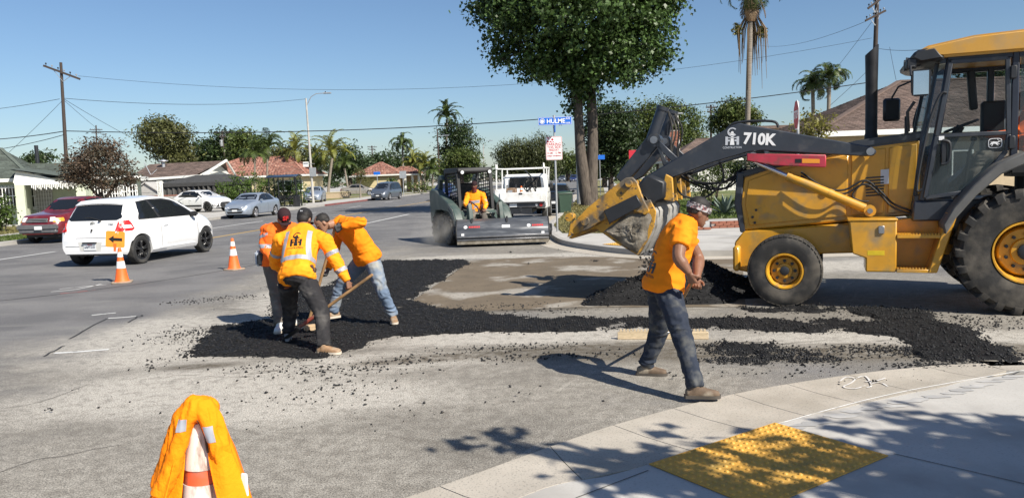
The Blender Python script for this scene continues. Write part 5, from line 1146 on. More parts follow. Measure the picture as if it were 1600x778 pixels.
def car(label, cat, kind, paint, loc, rotz, detail=2, group=None, rim=m_alloy, name='parked_car', tyre=m_ctyre, mirrors=True, lamps=True, bumper=None):
    sp = SP[kind]; s = Shape(sp); r = thing(name, label, cat, loc, rotz, group); s.body().build('body', paint, r, ang=32)
    b = MB(); b.box((sp['L']/2, 0, .42), (sp['L']*.9, 1.3, .36)); b.build('underbody', m_trim, r)
    for x in sp['wheels']:
        for y in (1, -1): wheel(r, x, y*(s.val('w', x)-.02), sp['wr'], tyre, rim, 5 if detail > 1 else 5, detail > 1)
    for sg in (1, -1):
        d = s.side(sp['dlo'], sg, .003).build('window_surround', m_trim, r)
        for P in sp['side']: s.side(P, sg, .007).build('window', m_dglass, r)
        if detail > 0:
            x0 = sp['side'][-1][0][0]+(.0 if kind != 'hatch' else -.0); x1 = max(p[0] for p in sp['side'][-1])+.05
            for xx in ([x0-.03, x1] if kind != 'hatch' else [1.33, 2.8]):
                s.side([(xx-.006, .3), (xx-.006, lerp_pts(sp['belt'], xx)-.03), (xx+.006, lerp_pts(sp['belt'], xx)-.03), (xx+.006, .3)], sg, .002, 2, 8).build('door_seam', m_seam, r)
            hb = MB(); hx = x0+.14; hz = lerp_pts(sp['belt'], hx)-.14; hb.box((hx, sg*(s.yside(hx, hz)+.012), hz), (.16, .03, .035), bev=.01); hb.build('door_handle', paint, r)
        if mirrors:
            mx = max(p[0] for p in sp['side'][-1])-.12; mz = lerp_pts(sp['belt'], mx)+.09; mb = MB(); mb.box((mx, sg*(s.yside(mx, mz-.06)+.1), mz), (.13, .18, .12), bev=.035, seg=2); mb.box((mx+.02, sg*(s.yside(mx, mz-.06)+.02), mz-.04), (.06, .08, .04)); mo = mb.build('wing_mirror', paint, r)
    s.end(sp['rear'], False, .008, 14, 6).build('rear_window', m_dglass, r); s.end(sp['ws'], True, .008, 14, 8).build('windshield', m_dglass, r)
    if lamps:
        zf = lerp_pts(sp['belt'], sp['L']-.25)-.08; wf = lerp_pts(sp['w'], sp['L']-.12)
        for sg in (1, -1):
            P = [(sg*wf*.58, zf-.07), (sg*wf*.55, zf+.03), (sg*wf*.97, zf+.06), (sg*wf*.99, zf-.05)]; s.end(P, True, .006, 8, 4).build('headlight', m_lens, r)
            P = [(sg*.5, .72), (sg*.5, .88), (sg*.74, .9), (sg*.76, .74)]; s.end(P, False, .006, 8, 4).build('tail_light', m_red, r)
        P = sym([(.45, zf-.02), (.42, zf-.14)]); s.end(P, True, .006).build('grille', m_trim, r)
        P = sym([(.5, .36), (.52, .3)]); s.end([(-.5, .42), (.5, .42), (.46, .3), (-.46, .3)], True, .006).build('lower_grille', m_trim, r)
        s.end([(-.16, .52), (.16, .52), (.16, .42), (-.16, .42)], True, .012).build('number_plate', m_plate, r); s.end([(-.16, .62), (.16, .62), (.16, .5), (-.16, .5)], False, .012).build('number_plate', m_plate, r)
    return r, s
# ---- white hatchback on the left, seen from behind
hz = math.atan2(.984, .178)
HB, s = car('white three-door hatchback with black wheels driving past the cones, red tail lamps to us', 'car', 'hatch', m_cwhite, (-9.57-1.13*.82, 19.63-1.13*.48, 0), hz, 2, name='hatchback', rim=m_alloyk, lamps=False); HB.scale = (1.13, 1.13, 1.13)
for c in [c for c in HB.children if c.name.startswith('wing_mirror')]: c.data.materials[0] = m_trim
for sg in (1, -1):
    TL = [(.02, .78), (.1, .99), (.34, 1.02), (.40, .82), (.32, .78)]
    lamp = s.side(TL, sg, .008, 10, 6).build('tail_light', m_red, HB); s.side([(.1, .84), (.12, .91), (.33, .91), (.36, .84)], sg, .011, 6, 4).build('lens', m_lens, lamp)
    lr = s.end([(sg*.62, .8), (sg*.70, 1.02), (sg*.8, 1.0), (sg*.79, .78)], False, .01, 6, 6).build('tail_light', m_red, HB)
    s.side([(3.42, .66), (3.3, .82), (3.5, .84), (3.7, .7)], sg, .006, 6, 4).build('headlight', m_lens, HB)
for P in ([(-.7, .655), (.7, .655), (.7, .643), (-.7, .643)], [(-.62, .47), (.62, .47), (.62, .46), (-.62, .46)]): s.end(P, False, .002, 16, 1).build('hatch_seam', m_seam, HB)
rec = s.end([(-.3, .56), (.3, .56), (.26, .36), (-.26, .36)], False, .003).build('plate_recess', m_offw, HB)
pl = s.end([(-.155, .53), (.155, .53), (.155, .38), (-.155, .38)], False, .014, 4, 2).build('number_plate', m_plate, HB)
xb = s.xend(0, .45, False)-.02; text('plate_lettering', '6AFT210', m_pblue, pl, frame(Vector((xb-.002, 0, .452)), (0, -1, 0), (0, 0, 1)), .075, .0, .001, fit=.25)
text('plate_lettering', 'California', m_red, pl, frame(Vector((xb-.002, 0, .508)), (0, -1, 0), (0, 0, 1)), .03, .001, .001)
b = MB(); b.box((xb, 0, .545), (.05, .34, .03), bev=.006); b.build('plate_lamp_bar', m_trim, HB)
# oval badge of three rings, wiper, lock, spoiler
def xr(y, z): return s.xend(y, z, False)
zc = .955; b = MB()
for rx, rz, dz in ((.062, .042, 0), (.02, .04, .0), (.04, .016, .014)):
    b.tube([(xr(0, zc)-.012, rx*math.cos(2*PI*k/24), zc+dz+rz*math.sin(2*PI*k/24)) for k in range(25)], .005, 5)
b.build('maker_badge', m_chrome, HB)
text('model_lettering', 'YARIS', m_steel, HB, frame(Vector((xr(.5, .9)-.012, -.46, .94)), (0, -1, 0), (0, 0, 1)), .05, .001, .002)
text('model_lettering', 'LIFT', m_steel, HB, frame(Vector((xr(.5, .9)-.012, .52, .92)), (0, -1, 0), (0, 0, 1)), .045, .001, .002) if False else None
b = MB(); b.tube([(xr(.0, 1.06)-.03, -.15, 1.03), (xr(0, 1.1)-.025, .1, 1.09), (xr(.3, 1.1)-.02, .45, 1.08)], .011, 6); b.lathe([(0, 0), (.03, 0), (.03, .03), (0, .03)], (xr(0, 1.02)-.03, -.17, 1.0), 'z', 10); b.build('wiper', m_trim, HB)
b = MB(); b.tube([(xr(0, .8)-.01, 0, .8), (xr(0, .78)-.012, 0, .76)], [.018, .01], 8); b.box((xr(0, .82)-.004, 0, .815), (.02, .05, .05), bev=.01); b.build('hatch_lock', m_trim, HB)
b = MB(); b.grid([[(.44+.1*t, y, 1.415+.05*t+.012-.03*abs(y/.6)**2*1.2) for y in np.linspace(-.6, .6, 9)] for t in (-.6, 0, .5, 1.2)]); b.grid([[(.44+.1*t, y, 1.395+.05*t+.012-.03*abs(y/.6)**2*1.2) for y in np.linspace(-.6, .6, 9)] for t in (-.6, 0, .5, 1.2)]); b.build('roof_spoiler', m_cwhite, HB)
b = MB(); b.box((1.75, 0, 1.525), (.02, .02, .03)); b.tube([(1.9, 0, 1.52), (1.7, 0, 1.62)], .005, 5); b.build('aerial', m_trim, HB)
s.side([(1.2, .3), (1.25, .36), (2.7, .36), (2.75, .3)], -1, .01, 8, 2).build('side_moulding', m_cwhite, HB)
# ---- maroon pickup parked behind it
PU, s = car('old maroon pickup with grey bumper and amber corner lamps parked on the left kerb', 'pickup', 'pickup', m_cred, (-17.1, 33.4, 0), math.atan2(-1, -.1), 1, name='parked_pickup', lamps=False)
b = MB(); b.box((4.9, 0, .62), (.16, 1.62, .2), bev=.05, seg=2); b.box((4.86, 0, .48), (.16, 1.5, .16), bev=.04); b.build('bumper', M('grey bumper', (.16, .16, .165), .5, .3), PU)
s.end(sym([(.42, .96), (.44, .8)]), True, .012).build('grille', m_trim, PU)
b = MB()
for k in range(3): b.box((4.9-.012*k, 0, .83+k*.05), (.04, .84, .018))
b.build('grille_bar', m_galv, PU)
for sg in (1, -1):
    s.end([(sg*.45, .98), (sg*.66, .98), (sg*.68, .82), (sg*.46, .82)], True, .014, 6, 4).build('headlight', m_lens, PU); s.end([(sg*.62, .86), (sg*.8, .86), (sg*.8, .8), (sg*.62, .8)], True, .02, 5, 3).build('turn_signal', m_amber, PU); s.side([(4.55, .82), (4.55, .96), (4.8, .94), (4.82, .82)], sg, .012, 5, 3).build('corner_lamp', m_amber, PU)
b = MB(); b.box((5.0, .1, .6), (.01, .3, .13)); b.build('number_plate', m_plate, PU)
# ---- the rest of the traffic and parked cars
cg = 'other cars along the street'
car('silver blue sedan parked at the left kerb, front to us beside the hedge', 'car', 'sedan', m_csilver, (-15.35, 49.0, 0), math.atan2(-1, -.13), 2, cg)
SV, s = car('white crossover with black trim parked on the driveway by the block wall', 'car', 'suv', m_cwhite, (-24.1, 56.3, .13), math.atan2(-.42, .9), 1, cg, rim=m_alloyk)
for sg in (1, -1): s.side([(.1, .4), (.1, .52), (4.2, .52), (4.2, .4)], sg, .012, 20, 2).build('sill_cladding', m_trim, SV)
s.end([(-.7, .7), (.7, .7), (.74, .36), (-.74, .36)], True, .012).build('front_mask', m_trim, SV)
car('silver car standing behind the bus shelter and street lamp', 'car', 'sedan', m_csilver, (-18.6, 74.5, .13), math.atan2(-1, .12), 1, cg)
car('grey minivan coming towards us past the red kerb', 'minivan', 'van', m_cgrey, (-11.9, 79.5, 0), math.atan2(-1, -.2), 1, cg, name='minivan')
car('beige grey sedan parked side-on in the driveway of the corner house', 'car', 'sedan', m_ctan, (-21.5, 98, .13), math.atan2(.1, 1), 1, cg)
car('dark sedan parked in front of the white utility truck', 'car', 'sedan', m_cblack, (2.05, 37.5, 0), math.atan2(1, .118), 1, cg)
car('dark blue car half hidden behind the skid steer cab', 'car', 'sedan', m_cblue, (-5.6, 71, 0), math.atan2(-1, -.1), 1, cg)
car('grey pickup far up the street beyond the green bin', 'pickup', 'pickup', m_cgrey, (13.6, 197, 0), math.atan2(-1, -.115), 0, cg, name='parked_pickup')
car('dark blue car far up the street by the right kerb', 'car', 'van', m_cblue, (15.9, 190, 0), math.atan2(-1, -.115), 0, cg)
car('pale car far up the street near the willows', 'car', 'sedan', m_csilver, (3.5, 150, 0), math.atan2(-1, -.115), 0, cg)
# ---- white utility truck at the kerb
TR = thing('utility_truck', 'white utility truck with ladder rack and service bed parked behind the skid steer', 'truck', (.42, 31.0, 0), math.atan2(1, .1))
m_tw = M('truck white paint', (.76, .76, .74), .4, var=.06, coat=.3, col2=(.6, .58, .54), c2s=3)
b = MB()
for s_ in (1, -1): b.prism([(.1, .72), (.1, 1.38), (2.35, 1.38), (2.35, .55), (1.65, .55), (1.55, .9), (1.2, .98), (.85, .9), (.75, .6), (.1, .58)], 'y', s_*.62, s_*1.06, .02)
b.box((1.2, 0, .82), (2.3, 1.26, .08)); b.box((2.32, 0, 1.1), (.06, 1.26, .55)); b.build('service_body', m_tw, TR)
b = MB(); b.box((.08, 0, 1.03), (.06, 1.7, .42), bev=.015); tg = b.build('tailgate', m_tw, TR)
b = MB(); b.box((.04, 0, 1.19), (.02, .14, .06), bev=.005); b.build('latch', m_trim, tg)
for s_ in (1, -1):
    for x0, x1 in ((.3, .75), (.85, 1.55), (1.65, 2.25)):
        b = MB(); b.box(((x0+x1)/2, s_*1.065, 1.16), (x1-x0, .015, .4), bev=.006); d = b.build('locker_door', m_tw, TR); b = MB(); b.box(((x0+x1)/2, s_*1.078, 1.2), (.1, .012, .06)); b.build('latch', m_trim, d)
b = MB(); b.box((.0, 0, .72), (.22, 2.0, .2), bev=.03); b.box((-.08, 0, .84), (.26, 1.95, .05), bev=.01); bp = b.build('rear_bumper', M('grey tread plate', (.1, .1, .105), .5, .3, bump=.3, bs=60), TR)
for s_ in (1, -1):
    b = MB(); b.lathe([(.07, -.02), (.07, .0), (.0, .012)], (-.115, s_*.82, .74), 'x', 16) if False else b.cyl((-.1, s_*.82, .73), (-.13, s_*.82, .73), .065); b.build('tail_light', m_red, TR)
    b = MB(); b.cyl((-.1, s_*.64, .73), (-.13, s_*.64, .73), .05); b.build('reverse_light', m_lens, TR)
b = MB(); b.box((-.115, .3, .74), (.01, .3, .15)); b.build('number_plate', m_plate, TR)
b = MB(); b.box((-.16, 0, .5), (.1, .08, .1), bev=.02); b.beam((-.1, 0, .66), (.5, 0, .55), .1, .1); b.build('tow_hitch', m_dark, TR)
b = MB(); b.box((2.4, 0, .5), (5.2, .9, .22)); b.box((1.2, 0, .6), (.3, 1.6, .2)); b.build('chassis', m_dark, TR)
b = MB(); b.prism([(2.45, .6), (2.45, 1.3), (2.5, 1.88), (2.7, 1.98), (3.7, 1.96), (4.35, 1.35), (5.4, 1.2), (5.55, .95), (5.55, .55), (5.2, .5), (5.05, .85), (4.75, .95), (4.45, .85), (4.3, .45), (3.0, .45)], 'y', -.95, .95, .09, seg=3); cb = b.build('cab', m_tw, TR)
b = MB(); b.prism([(-.72, 1.36), (.72, 1.36), (.66, 1.84), (-.66, 1.84)], 'x', 2.435, 2.43); b.build('rear_window', m_dglass, cb)
for s_ in (1, -1):
    b = MB(); b.prism([(2.62, 1.36), (2.66, 1.84), (3.55, 1.84), (4.1, 1.36)], 'y', s_*.945, s_*.956); b.build('window', m_dglass, cb); b = MB(); b.box((3.95, s_*1.06, 1.42), (.1, .18, .26), bev=.03); b.build('wing_mirror', m_trim, cb)
b = MB(); b.prism([(-.78, 1.38), (.78, 1.38), (.68, 1.88), (-.68, 1.88)], 'x', 0, .02); w_ = b.build('windshield', m_dglass, cb, (4.1, 0, .02)); 
for x, dual in ((1.2, 1), (4.75, 0)):
    for s_ in (1, -1): wheel(TR, x, s_*1.0, .38, m_ctyre, m_galv, 6)
m_rack = M('white rack paint', (.74, .74, .72), .5, var=.08)
b = MB()
for s_ in (1, -1):
    for x in (.15, 2.3): b.beam((x, s_*.98, 1.36), (x, s_*.96, 2.2), .05, .05)
    b.beam((-.05, s_*.96, 2.22), (4.6, s_*.96, 2.22), .05, .05); b.beam((4.4, s_*.96, 2.2), (4.4, s_*.9, 1.3), .05, .05)
for x in (2.3, 3.4, 4.4): b.beam((x, -.96, 2.22), (x, .96, 2.22), .05, .05)
for s_ in (1, -1):
    b.tube([(-.05, s_*.96, 2.22), (-.05, s_*.96, 2.38), (.5, s_*.96, 2.38)], .02, 6); b.tube([(.5, s_*.96, 2.38), (.5, s_*.96, 2.22)], .02, 6); b.tube([(.22, s_*.96, 2.38), (.22, s_*.96, 2.22)], .016, 6)
b.build('ladder_rack', m_rack, TR)
def ontruck(p): return Matrix.Translation((.42, 31.0, 0)) @ Matrix.Rotation(math.atan2(1, .1), 4, 'Z') @ Vector(p)
g = thing('generator', 'brown and grey generator box in the truck bed beside the small cone', 'generator', ontruck((.7, .42, .87)), math.atan2(1, .1)); b = MB(); b.box((0, 0, .3), (.5, .4, .5), bev=.03); b.build('case', M('brown steel', (.2, .13, .08), .6, var=.3, vs=8), g); b = MB(); b.tube([(-.22, -.18, .5), (-.22, -.18, .66), (.22, -.18, .66), (.22, -.18, .5)], .018, 6); b.tube([(-.22, .18, .5), (-.22, .18, .66), (.22, .18, .66), (.22, .18, .5)], .018, 6); b.build('frame', m_dark, g); b = MB(); b.box((-.255, .05, .35), (.01, .2, .22), bev=.003); b.build('panel', m_galv, g)
h = thing('hose_coil', 'tangle of black hose over the right side of the truck bed', 'hose', ontruck((1.0, -.35, .87)), math.atan2(1, .1)); b = MB(); random.seed(4)
for k in range(5):
    P = [(random.uniform(-.4, .4), random.uniform(-.35, .3), z) for z in (.05, .5, .8, .95, .5, .1)]; b.tube([(x, y, z) for (x, y), z in zip(smooth_line([(p[0], p[1]) for p in P], 4), [lerp_pts([(i*4, p[2]) for i, p in enumerate(P)], j) for j in range(21)])], .022, 6)
b.build('hose', m_black, h); b = MB(); b.tube([(0, -.3, 0), (.05, -.2, .5), (.3, .0, 1.0), (.5, .25, 1.25)], .03, 6); b.build('wand', m_dark, h)
# ---- dark green skid steer with a broom attachment
m_green = M('dark green machine paint', (.052, .078, .07), .5, var=.15, vs=4, col2=(.13, .135, .12), c2s=2.5, c2t=(.48, .75)); m_greenl = M('dusty green grey paint', (.17, .19, .17), .6, var=.15, vs=4, col2=(.25, .24, .2), c2s=4)
m_broom = M('worn dark broom hood', (.10, .106, .116), .38, .35, var=.2, vs=3, col2=(.2, .205, .21), c2s=3, c2t=(.5, .75), aniso=(1, .4, 3))
SK = thing('skid_steer', 'dark green skid steer loader with a wide grey broom attachment raising dust at the corner', 'skid steer', (-1.15, 22.7, 0), math.atan2(-.92, .39))
b = MB(); b.prism([(-1.3, .32), (-1.35, 1.0), (-.7, 1.1), (.55, .95), (.95, .5), (.95, .28), (-.9, .24)], 'y', -.55, .55, .03); b.build('chassis', m_green, SK)
b = MB(); b.prism([(-1.4, .5), (-1.42, 1.3), (-.75, 1.35), (-.75, .6)], 'y', -.58, .58, .04); b.build('rear_hood', m_green, SK)
for s_ in (1, -1):
    b = MB(); b.prism([(-1.35, .9), (-1.38, 1.52), (-1.2, 1.6), (-.75, 1.55), (.3, 1.22), (.78, 1.05), (1.0, .75), (1.06, .35), (.85, .3), (.72, .68), (.45, .92), (-.3, .98), (-.85, .95), (-1.1, .55), (-1.3, .55)], 'y', s_*.62, s_*.86, .025); la = b.build('lift_arm', m_green, SK)
    b = MB(); b.prism([(.42, 1.16), (.78, 1.03), (.97, .76), (1.04, .4), (.9, .38), (.8, .68), (.5, .96)], 'y', s_*.861, s_*.868, .002); b.build('dusty_panel', m_greenl, la)
    b = MB(); P = [(.55+.16*math.cos(a)*.9-.0*a, .98+.03*math.sin(a)-.08*math.cos(a)) for a in np.linspace(0, 2*PI, 17)[:-1]]; b.prism(P, 'y', s_*.869, s_*.872); b.build('slot', m_trim, la)
    text('side_lettering', 'S220', m_gdec, la, frame(Vector((-.75, s_*.865, 1.33)), (1 if s_ < 0 else -1, 0, -.1), (0, 0, 1)), .13, .002, .002) if False else None
    b = MB(); b.prism([(-1.3, 1.45), (-1.25, 1.9), (-1.1, 2.0), (-.85, 1.98), (-.8, 1.86), (-1.05, 1.84), (-1.12, 1.5)], 'y', s_*.5, s_*.62, .015); b.build('rear_upright', m_green, SK)
    for x in (.52, -.56):
        g = MB(); R = .42; w_ = .3
        g.lathe(tyre_prof(R*.95, .21, w_), ax='y', seg=32); wh = g.build('wheel', m_tyre, SK, (x, s_*.8, R), 0 if s_ > 0 else PI); c = MB(); c.lathe([(.215, w_*.4), (.19, w_*.1), (.1, w_*.12), (.09, w_*.3), (0, w_*.32)], ax='y', seg=20); c.build('rim', m_mud, wh)
        for k in range(14):
            for sd in (1, -1):
                a0 = 2*PI*(k+(.5 if sd < 0 else 0))/14; c = MB(); c.loft([[(math.sin(a0+da+o2)*rr, sd*w_/2*u, math.cos(a0+da+o2)*rr) for o2, rr in ((-.09, R*.92), (-.07, R), (.07, R), (.09, R*.92))] for u, da in ((.05, 0), (.6, .12), (1.02, .16))]); c.build('tread_lug', m_tyre, wh)
cb = MB()
for s_ in (1, -1):
    cb.beam((.42, s_*.5, .95), (.3, s_*.5, 2.08), .08, .1, .01, up=(0, 1, 0)); cb.beam((-.75, s_*.5, 1.2), (-.8, s_*.5, 2.05), .07, .08, .01, up=(0, 1, 0)); cb.beam((-.85, s_*.5, 2.08), (.36, s_*.5, 2.1), .09, .09, .01)
cb.beam((.34, -.5, 2.09), (.34, .5, 2.09), .1, .1, .01); cb.beam((-.78, -.5, 2.05), (-.78, .5, 2.05), .08, .08, .01); cb.build('cab_frame', m_trim, SK)
b = MB(); b.prism([(.42, 2.13), (.4, 2.19), (-.85, 2.19), (-.92, 2.1), (-.9, 2.06), (.42, 2.06)], 'y', -.53, .53, .03); b.build('roof', m_trim, SK)
for s_ in (1, -1):
    b = MB(); b.box((.45, s_*.42, 2.06), (.07, .13, .12), bev=.025); wl = b.build('work_light', m_trim, SK); b = MB(); b.cyl((.485, s_*.42, 2.06), (.495, s_*.42, 2.06), .05); b.build('lens', m_lens, wl)
    b = MB()                       # side guard of punched strips
    for k in range(9): b.beam((.33-.0*k, s_*.5, 1.25+k*.095), (-.72, s_*.5, 1.12+k*.105), .012, .03)
    for k in range(6): b.beam((.3-.18*k, s_*.502, 1.1), (.26-.18*k, s_*.502, 2.05), .012, .03)
    b.build('side_guard', m_trim, SK)
    b = MB(); b.tube([(.38, s_*.22, .95), (.3, s_*.24, 1.35), (.24, s_*.24, 1.45)], [.03, .022, .03], 8); b.build('control_lever', m_black, SK)
b = MB(); b.box((-.3, 0, 1.0), (.5, .52, .16), bev=.04); b.box((-.52, 0, 1.4), (.14, .5, .7), bev=.05); b.build('seat', m_black, SK)
b = MB(); b.prism([(.5, .98), (.9, .55), (.98, .55), (.98, .5), (.5, .5)], 'y', -.5, .5, .01); b.box((.75, 0, .78), (.02, .8, .3), Matrix.Rotation(.85, 4, 'Y')); b.build('foot_plate', m_greenl, SK)
b = MB(); b.tube([(.9, -.62, .45), (.82, -.3, .8), (.5, -.1, 1.0)], [.05, .04, .03], 8); b.build('tilt_cylinder', m_mud, SK)
b = MB(); b.tube([(.9, .62, .45), (.82, .3, .8), (.55, .1, 1.0)], [.05, .04, .03], 8); b.build('tilt_cylinder', m_mud, SK)
for s_ in (1, -1):
    b = MB(); b.prism([(.95, .3), (1.02, 1.12), (1.12, 1.2), (1.2, .95), (1.25, .4)], 'y', s_*.4, s_*.52, .012); b.build('quick_hitch_plate', m_green, SK)
    b = MB(); b.tube([(1.0, s_*.5, 1.1), (1.1, s_*.45, 1.25), (1.25, s_*.3, 1.1), (1.4, s_*.25, .85)], .02, 6); b.build('hose', m_black, SK)
# broom (square to the kerb, so turned a little against the machine)
hd = math.atan2(-.92, .39); BR = Matrix.Translation(Vector((1.52, .0, 0))) @ Matrix.Rotation(-PI/2-hd, 4, 'Z')
def bro(mb, name, mat, **k):
    mb.v = [tuple(BR @ Vector(v)) for v in mb.v]; return mb.build(name, mat, SK, **k)
oy = .32; W_ = 1.26
P = [(-.5, .62), (-.42, .74), (-.12, .74), (.06, .66), (.26, .5), (.29, .36), (.3, .24), (.27, .23), (.26, .35), (.23, .48), (.04, .62), (-.14, .7), (-.4, .7), (-.48, .6)]
b = MB(); b.prism(P, 'y', oy-W_, oy+W_, .004); bro(b, 'broom_hood', m_broom)
for s_ in (1, -1):
    b = MB(); b.prism([(-.5, .6), (-.42, .75), (-.1, .75), (.07, .67), (.28, .5), (.31, .25), (.2, .12), (-.3, .12), (-.5, .3)], 'y', oy+s_*W_, oy+s_*(W_+.03), .006); bro(b, 'end_plate', m_trim)
    b = MB(); b.cyl((-.1, oy+s_*(W_+.03), .36), (-.1, oy+s_*(W_+.1), .36), .12); b.box((-.1, oy+s_*(W_+.07), .45), (.14, .1, .22), bev=.02); bro(b, 'broom_motor', m_dark)
    b = MB(); b.prism([(oy+s_*1.1-.04, .3), (oy+s_*1.1+.04, .3), (oy+s_*1.1+.04, .38), (oy+s_*1.1-.04, .38)], 'x', .302, .305); bro(b, 'reflector', m_wdec)
b = MB(); b.box((.3, oy, .29), (.05, 2*W_, .06), bev=.012); b.box((.3, oy, .2), (.03, 2*W_, .04), bev=.01); bro(b, 'front_rail', m_steel)
b = MB(); b.prism([(.27, .2), (.285, .2), (.3, .08), (.285, .08)], 'y', oy-W_, oy+W_); bro(b, 'rubber_flap', m_mud)
b = MB(); b.lathe([(.0, -W_+.03), (.1, -W_+.03), (.1, W_-.03), (0, W_-.03)], (-.1, oy, .34), 'y', 24)
for k in range(60):
    y = oy-W_+.04+(2*W_-.08)*k/59
    for j in range(16):
        a = 2*PI*(j+.5*(k % 2))/16; b.beam((-.1+.1*math.sin(a), y, .34+.1*math.cos(a)), (-.1+.32*math.sin(a), y+.01, .34+.32*math.cos(a)), .02, .02)
o = bro(b, 'brush', M('dusty bristles', (.14, .125, .1), .9, var=.3)); o['kind'] = 'stuff'
for y in (-.85, .12): b = MB(); b.prism([(-.2, .8), (.0, .74), (.1, .66), (.02, .7), (-.2, .745)], 'y', oy+y-.03, oy+y+.03, .006); bro(b, 'hinge_strap', m_trim)
# decals on the hood face: sloped plate between (.06,.66) and (.26,.5)
def hoodface(y, z, d=.003): t = (.66-z)/.16; return Vector((.06+.2*t+d*.62, y, z+d*.78))
def plate(name, y0, y1, z0, z1, mat):
    b = MB(); b.add([hoodface(y0, z0), hoodface(y1, z0), hoodface(y1, z1), hoodface(y0, z1)], [(0, 1, 2, 3)]); bro(b, name, mat, smooth=False)
m_rdec = M('red decal', (.5, .05, .05), .5)
plate('white_decal', oy-.02, oy+.2, .5+.008, .575, m_wdec)
for yy in (-1.02, .72):
    b = MB()
    for k in range(20):
        a, c = 2*PI*k/20, 2*PI*(k+1)/20; q = [hoodface(oy+yy+.05*f*math.cos(t), .545+.038*f*math.sin(t)) for t, f in ((a, 1), (c, 1), (c, .6), (a, .6))]; b.add(q, [(0, 1, 2, 3)])
    b.add([hoodface(oy+yy+.02*math.cos(2*PI*k/10), .545+.016*math.sin(2*PI*k/10)) for k in range(10)], [tuple(range(10))]); bro(b, 'ring_emblem', m_wdec, smooth=False)
    b = MB()
    for k in range(7): y = oy+yy+.09+k*.045; b.add([hoodface(y, .522), hoodface(y+.034, .522), hoodface(y+.034, .568), hoodface(y, .568)], [(0, 1, 2, 3)])
    bro(b, 'red_decal', m_rdec, smooth=False)
# ---- cones
m_cone = M('orange cone plastic', (.85, .14, .02), .55, var=.12, vs=8, col2=(.45, .13, .06), c2s=9, c2t=(.58, .8)); m_coneold = M('faded dirty cone plastic', (.62, .10, .03), .65, var=.2, vs=9, col2=(.3, .12, .08), c2s=8, c2t=(.5, .72))
m_sleeve = M('white reflective sleeve', (.78, .77, .75), .5, var=.06, vs=12, col2=(.5, .46, .42), c2s=12, c2t=(.6, .8)); m_cbase = M('dirty cone base', (.33, .25, .18), .85, var=.25, vs=12)
def cone(label, loc, h, rot=0, rb=.13, rt=.028, base=.19, bands=((.42, .62), (.74, .88)), group='traffic cones', mats=(m_cone, m_sleeve, m_cbase)):
    t = thing('traffic_cone', label, 'traffic cone', loc, rot, group); R = lambda f: rb+(rt-rb)*f
    b = MB(); b.lathe([(rb*1.18, .028), (rb*1.06, .05), (rb, .065), (R(.5), .5*h), (R(.97), .97*h), (R(1)*.9, h), (R(1)*.6, h), (R(.9)*.5, .9*h)], seg=32); b.build('body', mats[0], t)
    b = MB(); P = [(base*math.copysign(abs(math.cos(a))**.35, math.cos(a)), base*math.copysign(abs(math.sin(a))**.35, math.sin(a))) for a in np.linspace(0, 2*PI, 25)[:-1]]; b.prism(P, 'z', 0, .032, .006); b.build('base', mats[2], t)
    for a, c in bands:
        b = MB(); b.lathe([(R(a)+.0015, a*h), (R(a)+.004, a*h), (R(c)+.004, c*h), (R(c)+.0015, c*h)], seg=32); b.build('reflective_band', mats[1], t)
    return t
c1 = gp(191, 441.5); c2 = gp(366, 421.5)
K1 = cone('orange traffic cone with two white bands carrying the arrow plate, beside the white hatchback', c1, .72, .3); K2 = cone('orange traffic cone with two white bands standing alone right of the white hatchback', c2, .72, 1.1, bands=((.46, .66), (.76, .9)))
for k, (x, z) in enumerate(((0, .2), (0, .2))): pass
tp = ontruck((.45, .0, .87)); cone('small cone in the bed of the white utility truck', tp, .62, .2, rb=.11, base=.15)
AS = thing('arrow_sign', 'small orange arrow plate pointing left fixed on top of the left cone', 'sign', (c1.x, c1.y-.01, .0), .12)
b = MB(); n = 5; sq = []; Wd, Hd, rr = .185, .165, .035
for cx, cy, a0 in ((Wd-rr, Hd-rr, 0), (-Wd+rr, Hd-rr, 90), (-Wd+rr, -Hd+rr, 180), (Wd-rr, -Hd+rr, 270)):
    for k in range(n): a = math.radians(a0+90*k/(n-1)); sq.append((cx+rr*math.cos(a), cy+rr*math.sin(a)))
rm = Matrix.Translation((-.06, 0, .9)) @ Matrix.Rotation(math.radians(6), 4, 'Y')
b.prism(sq, 'y', -.004, .004, mat=rm); b.build('plate', M('orange sign sheeting', (.9, .30, .03), .5, var=.08, vs=10), AS)
b = MB(); b.prism([(-.13, .0), (-.03, .075), (-.03, .028), (.135, .028), (.135, -.032), (-.03, -.032), (-.03, -.075)], 'y', -.0045, -.0085, mat=rm); b.build('arrow', m_bdec, AS)
b = MB(); b.prism([(-.03, -.09), (.03, -.09), (.02, -.25), (-.02, -.25)], 'y', -.012, -.005, mat=rm); b.build('bracket', m_cone, AS)
b = MB(); b.prism([(-.005, .125), (.025, .14), (.022, .17), (-.0, .16)], 'y', -.0045, -.007, mat=rm); b.prism([(.045, .115), (.055, .115), (.055, .16), (.045, .16)], 'y', -.0045, -.007, mat=rm); b.build('scuff', m_wdec, AS)
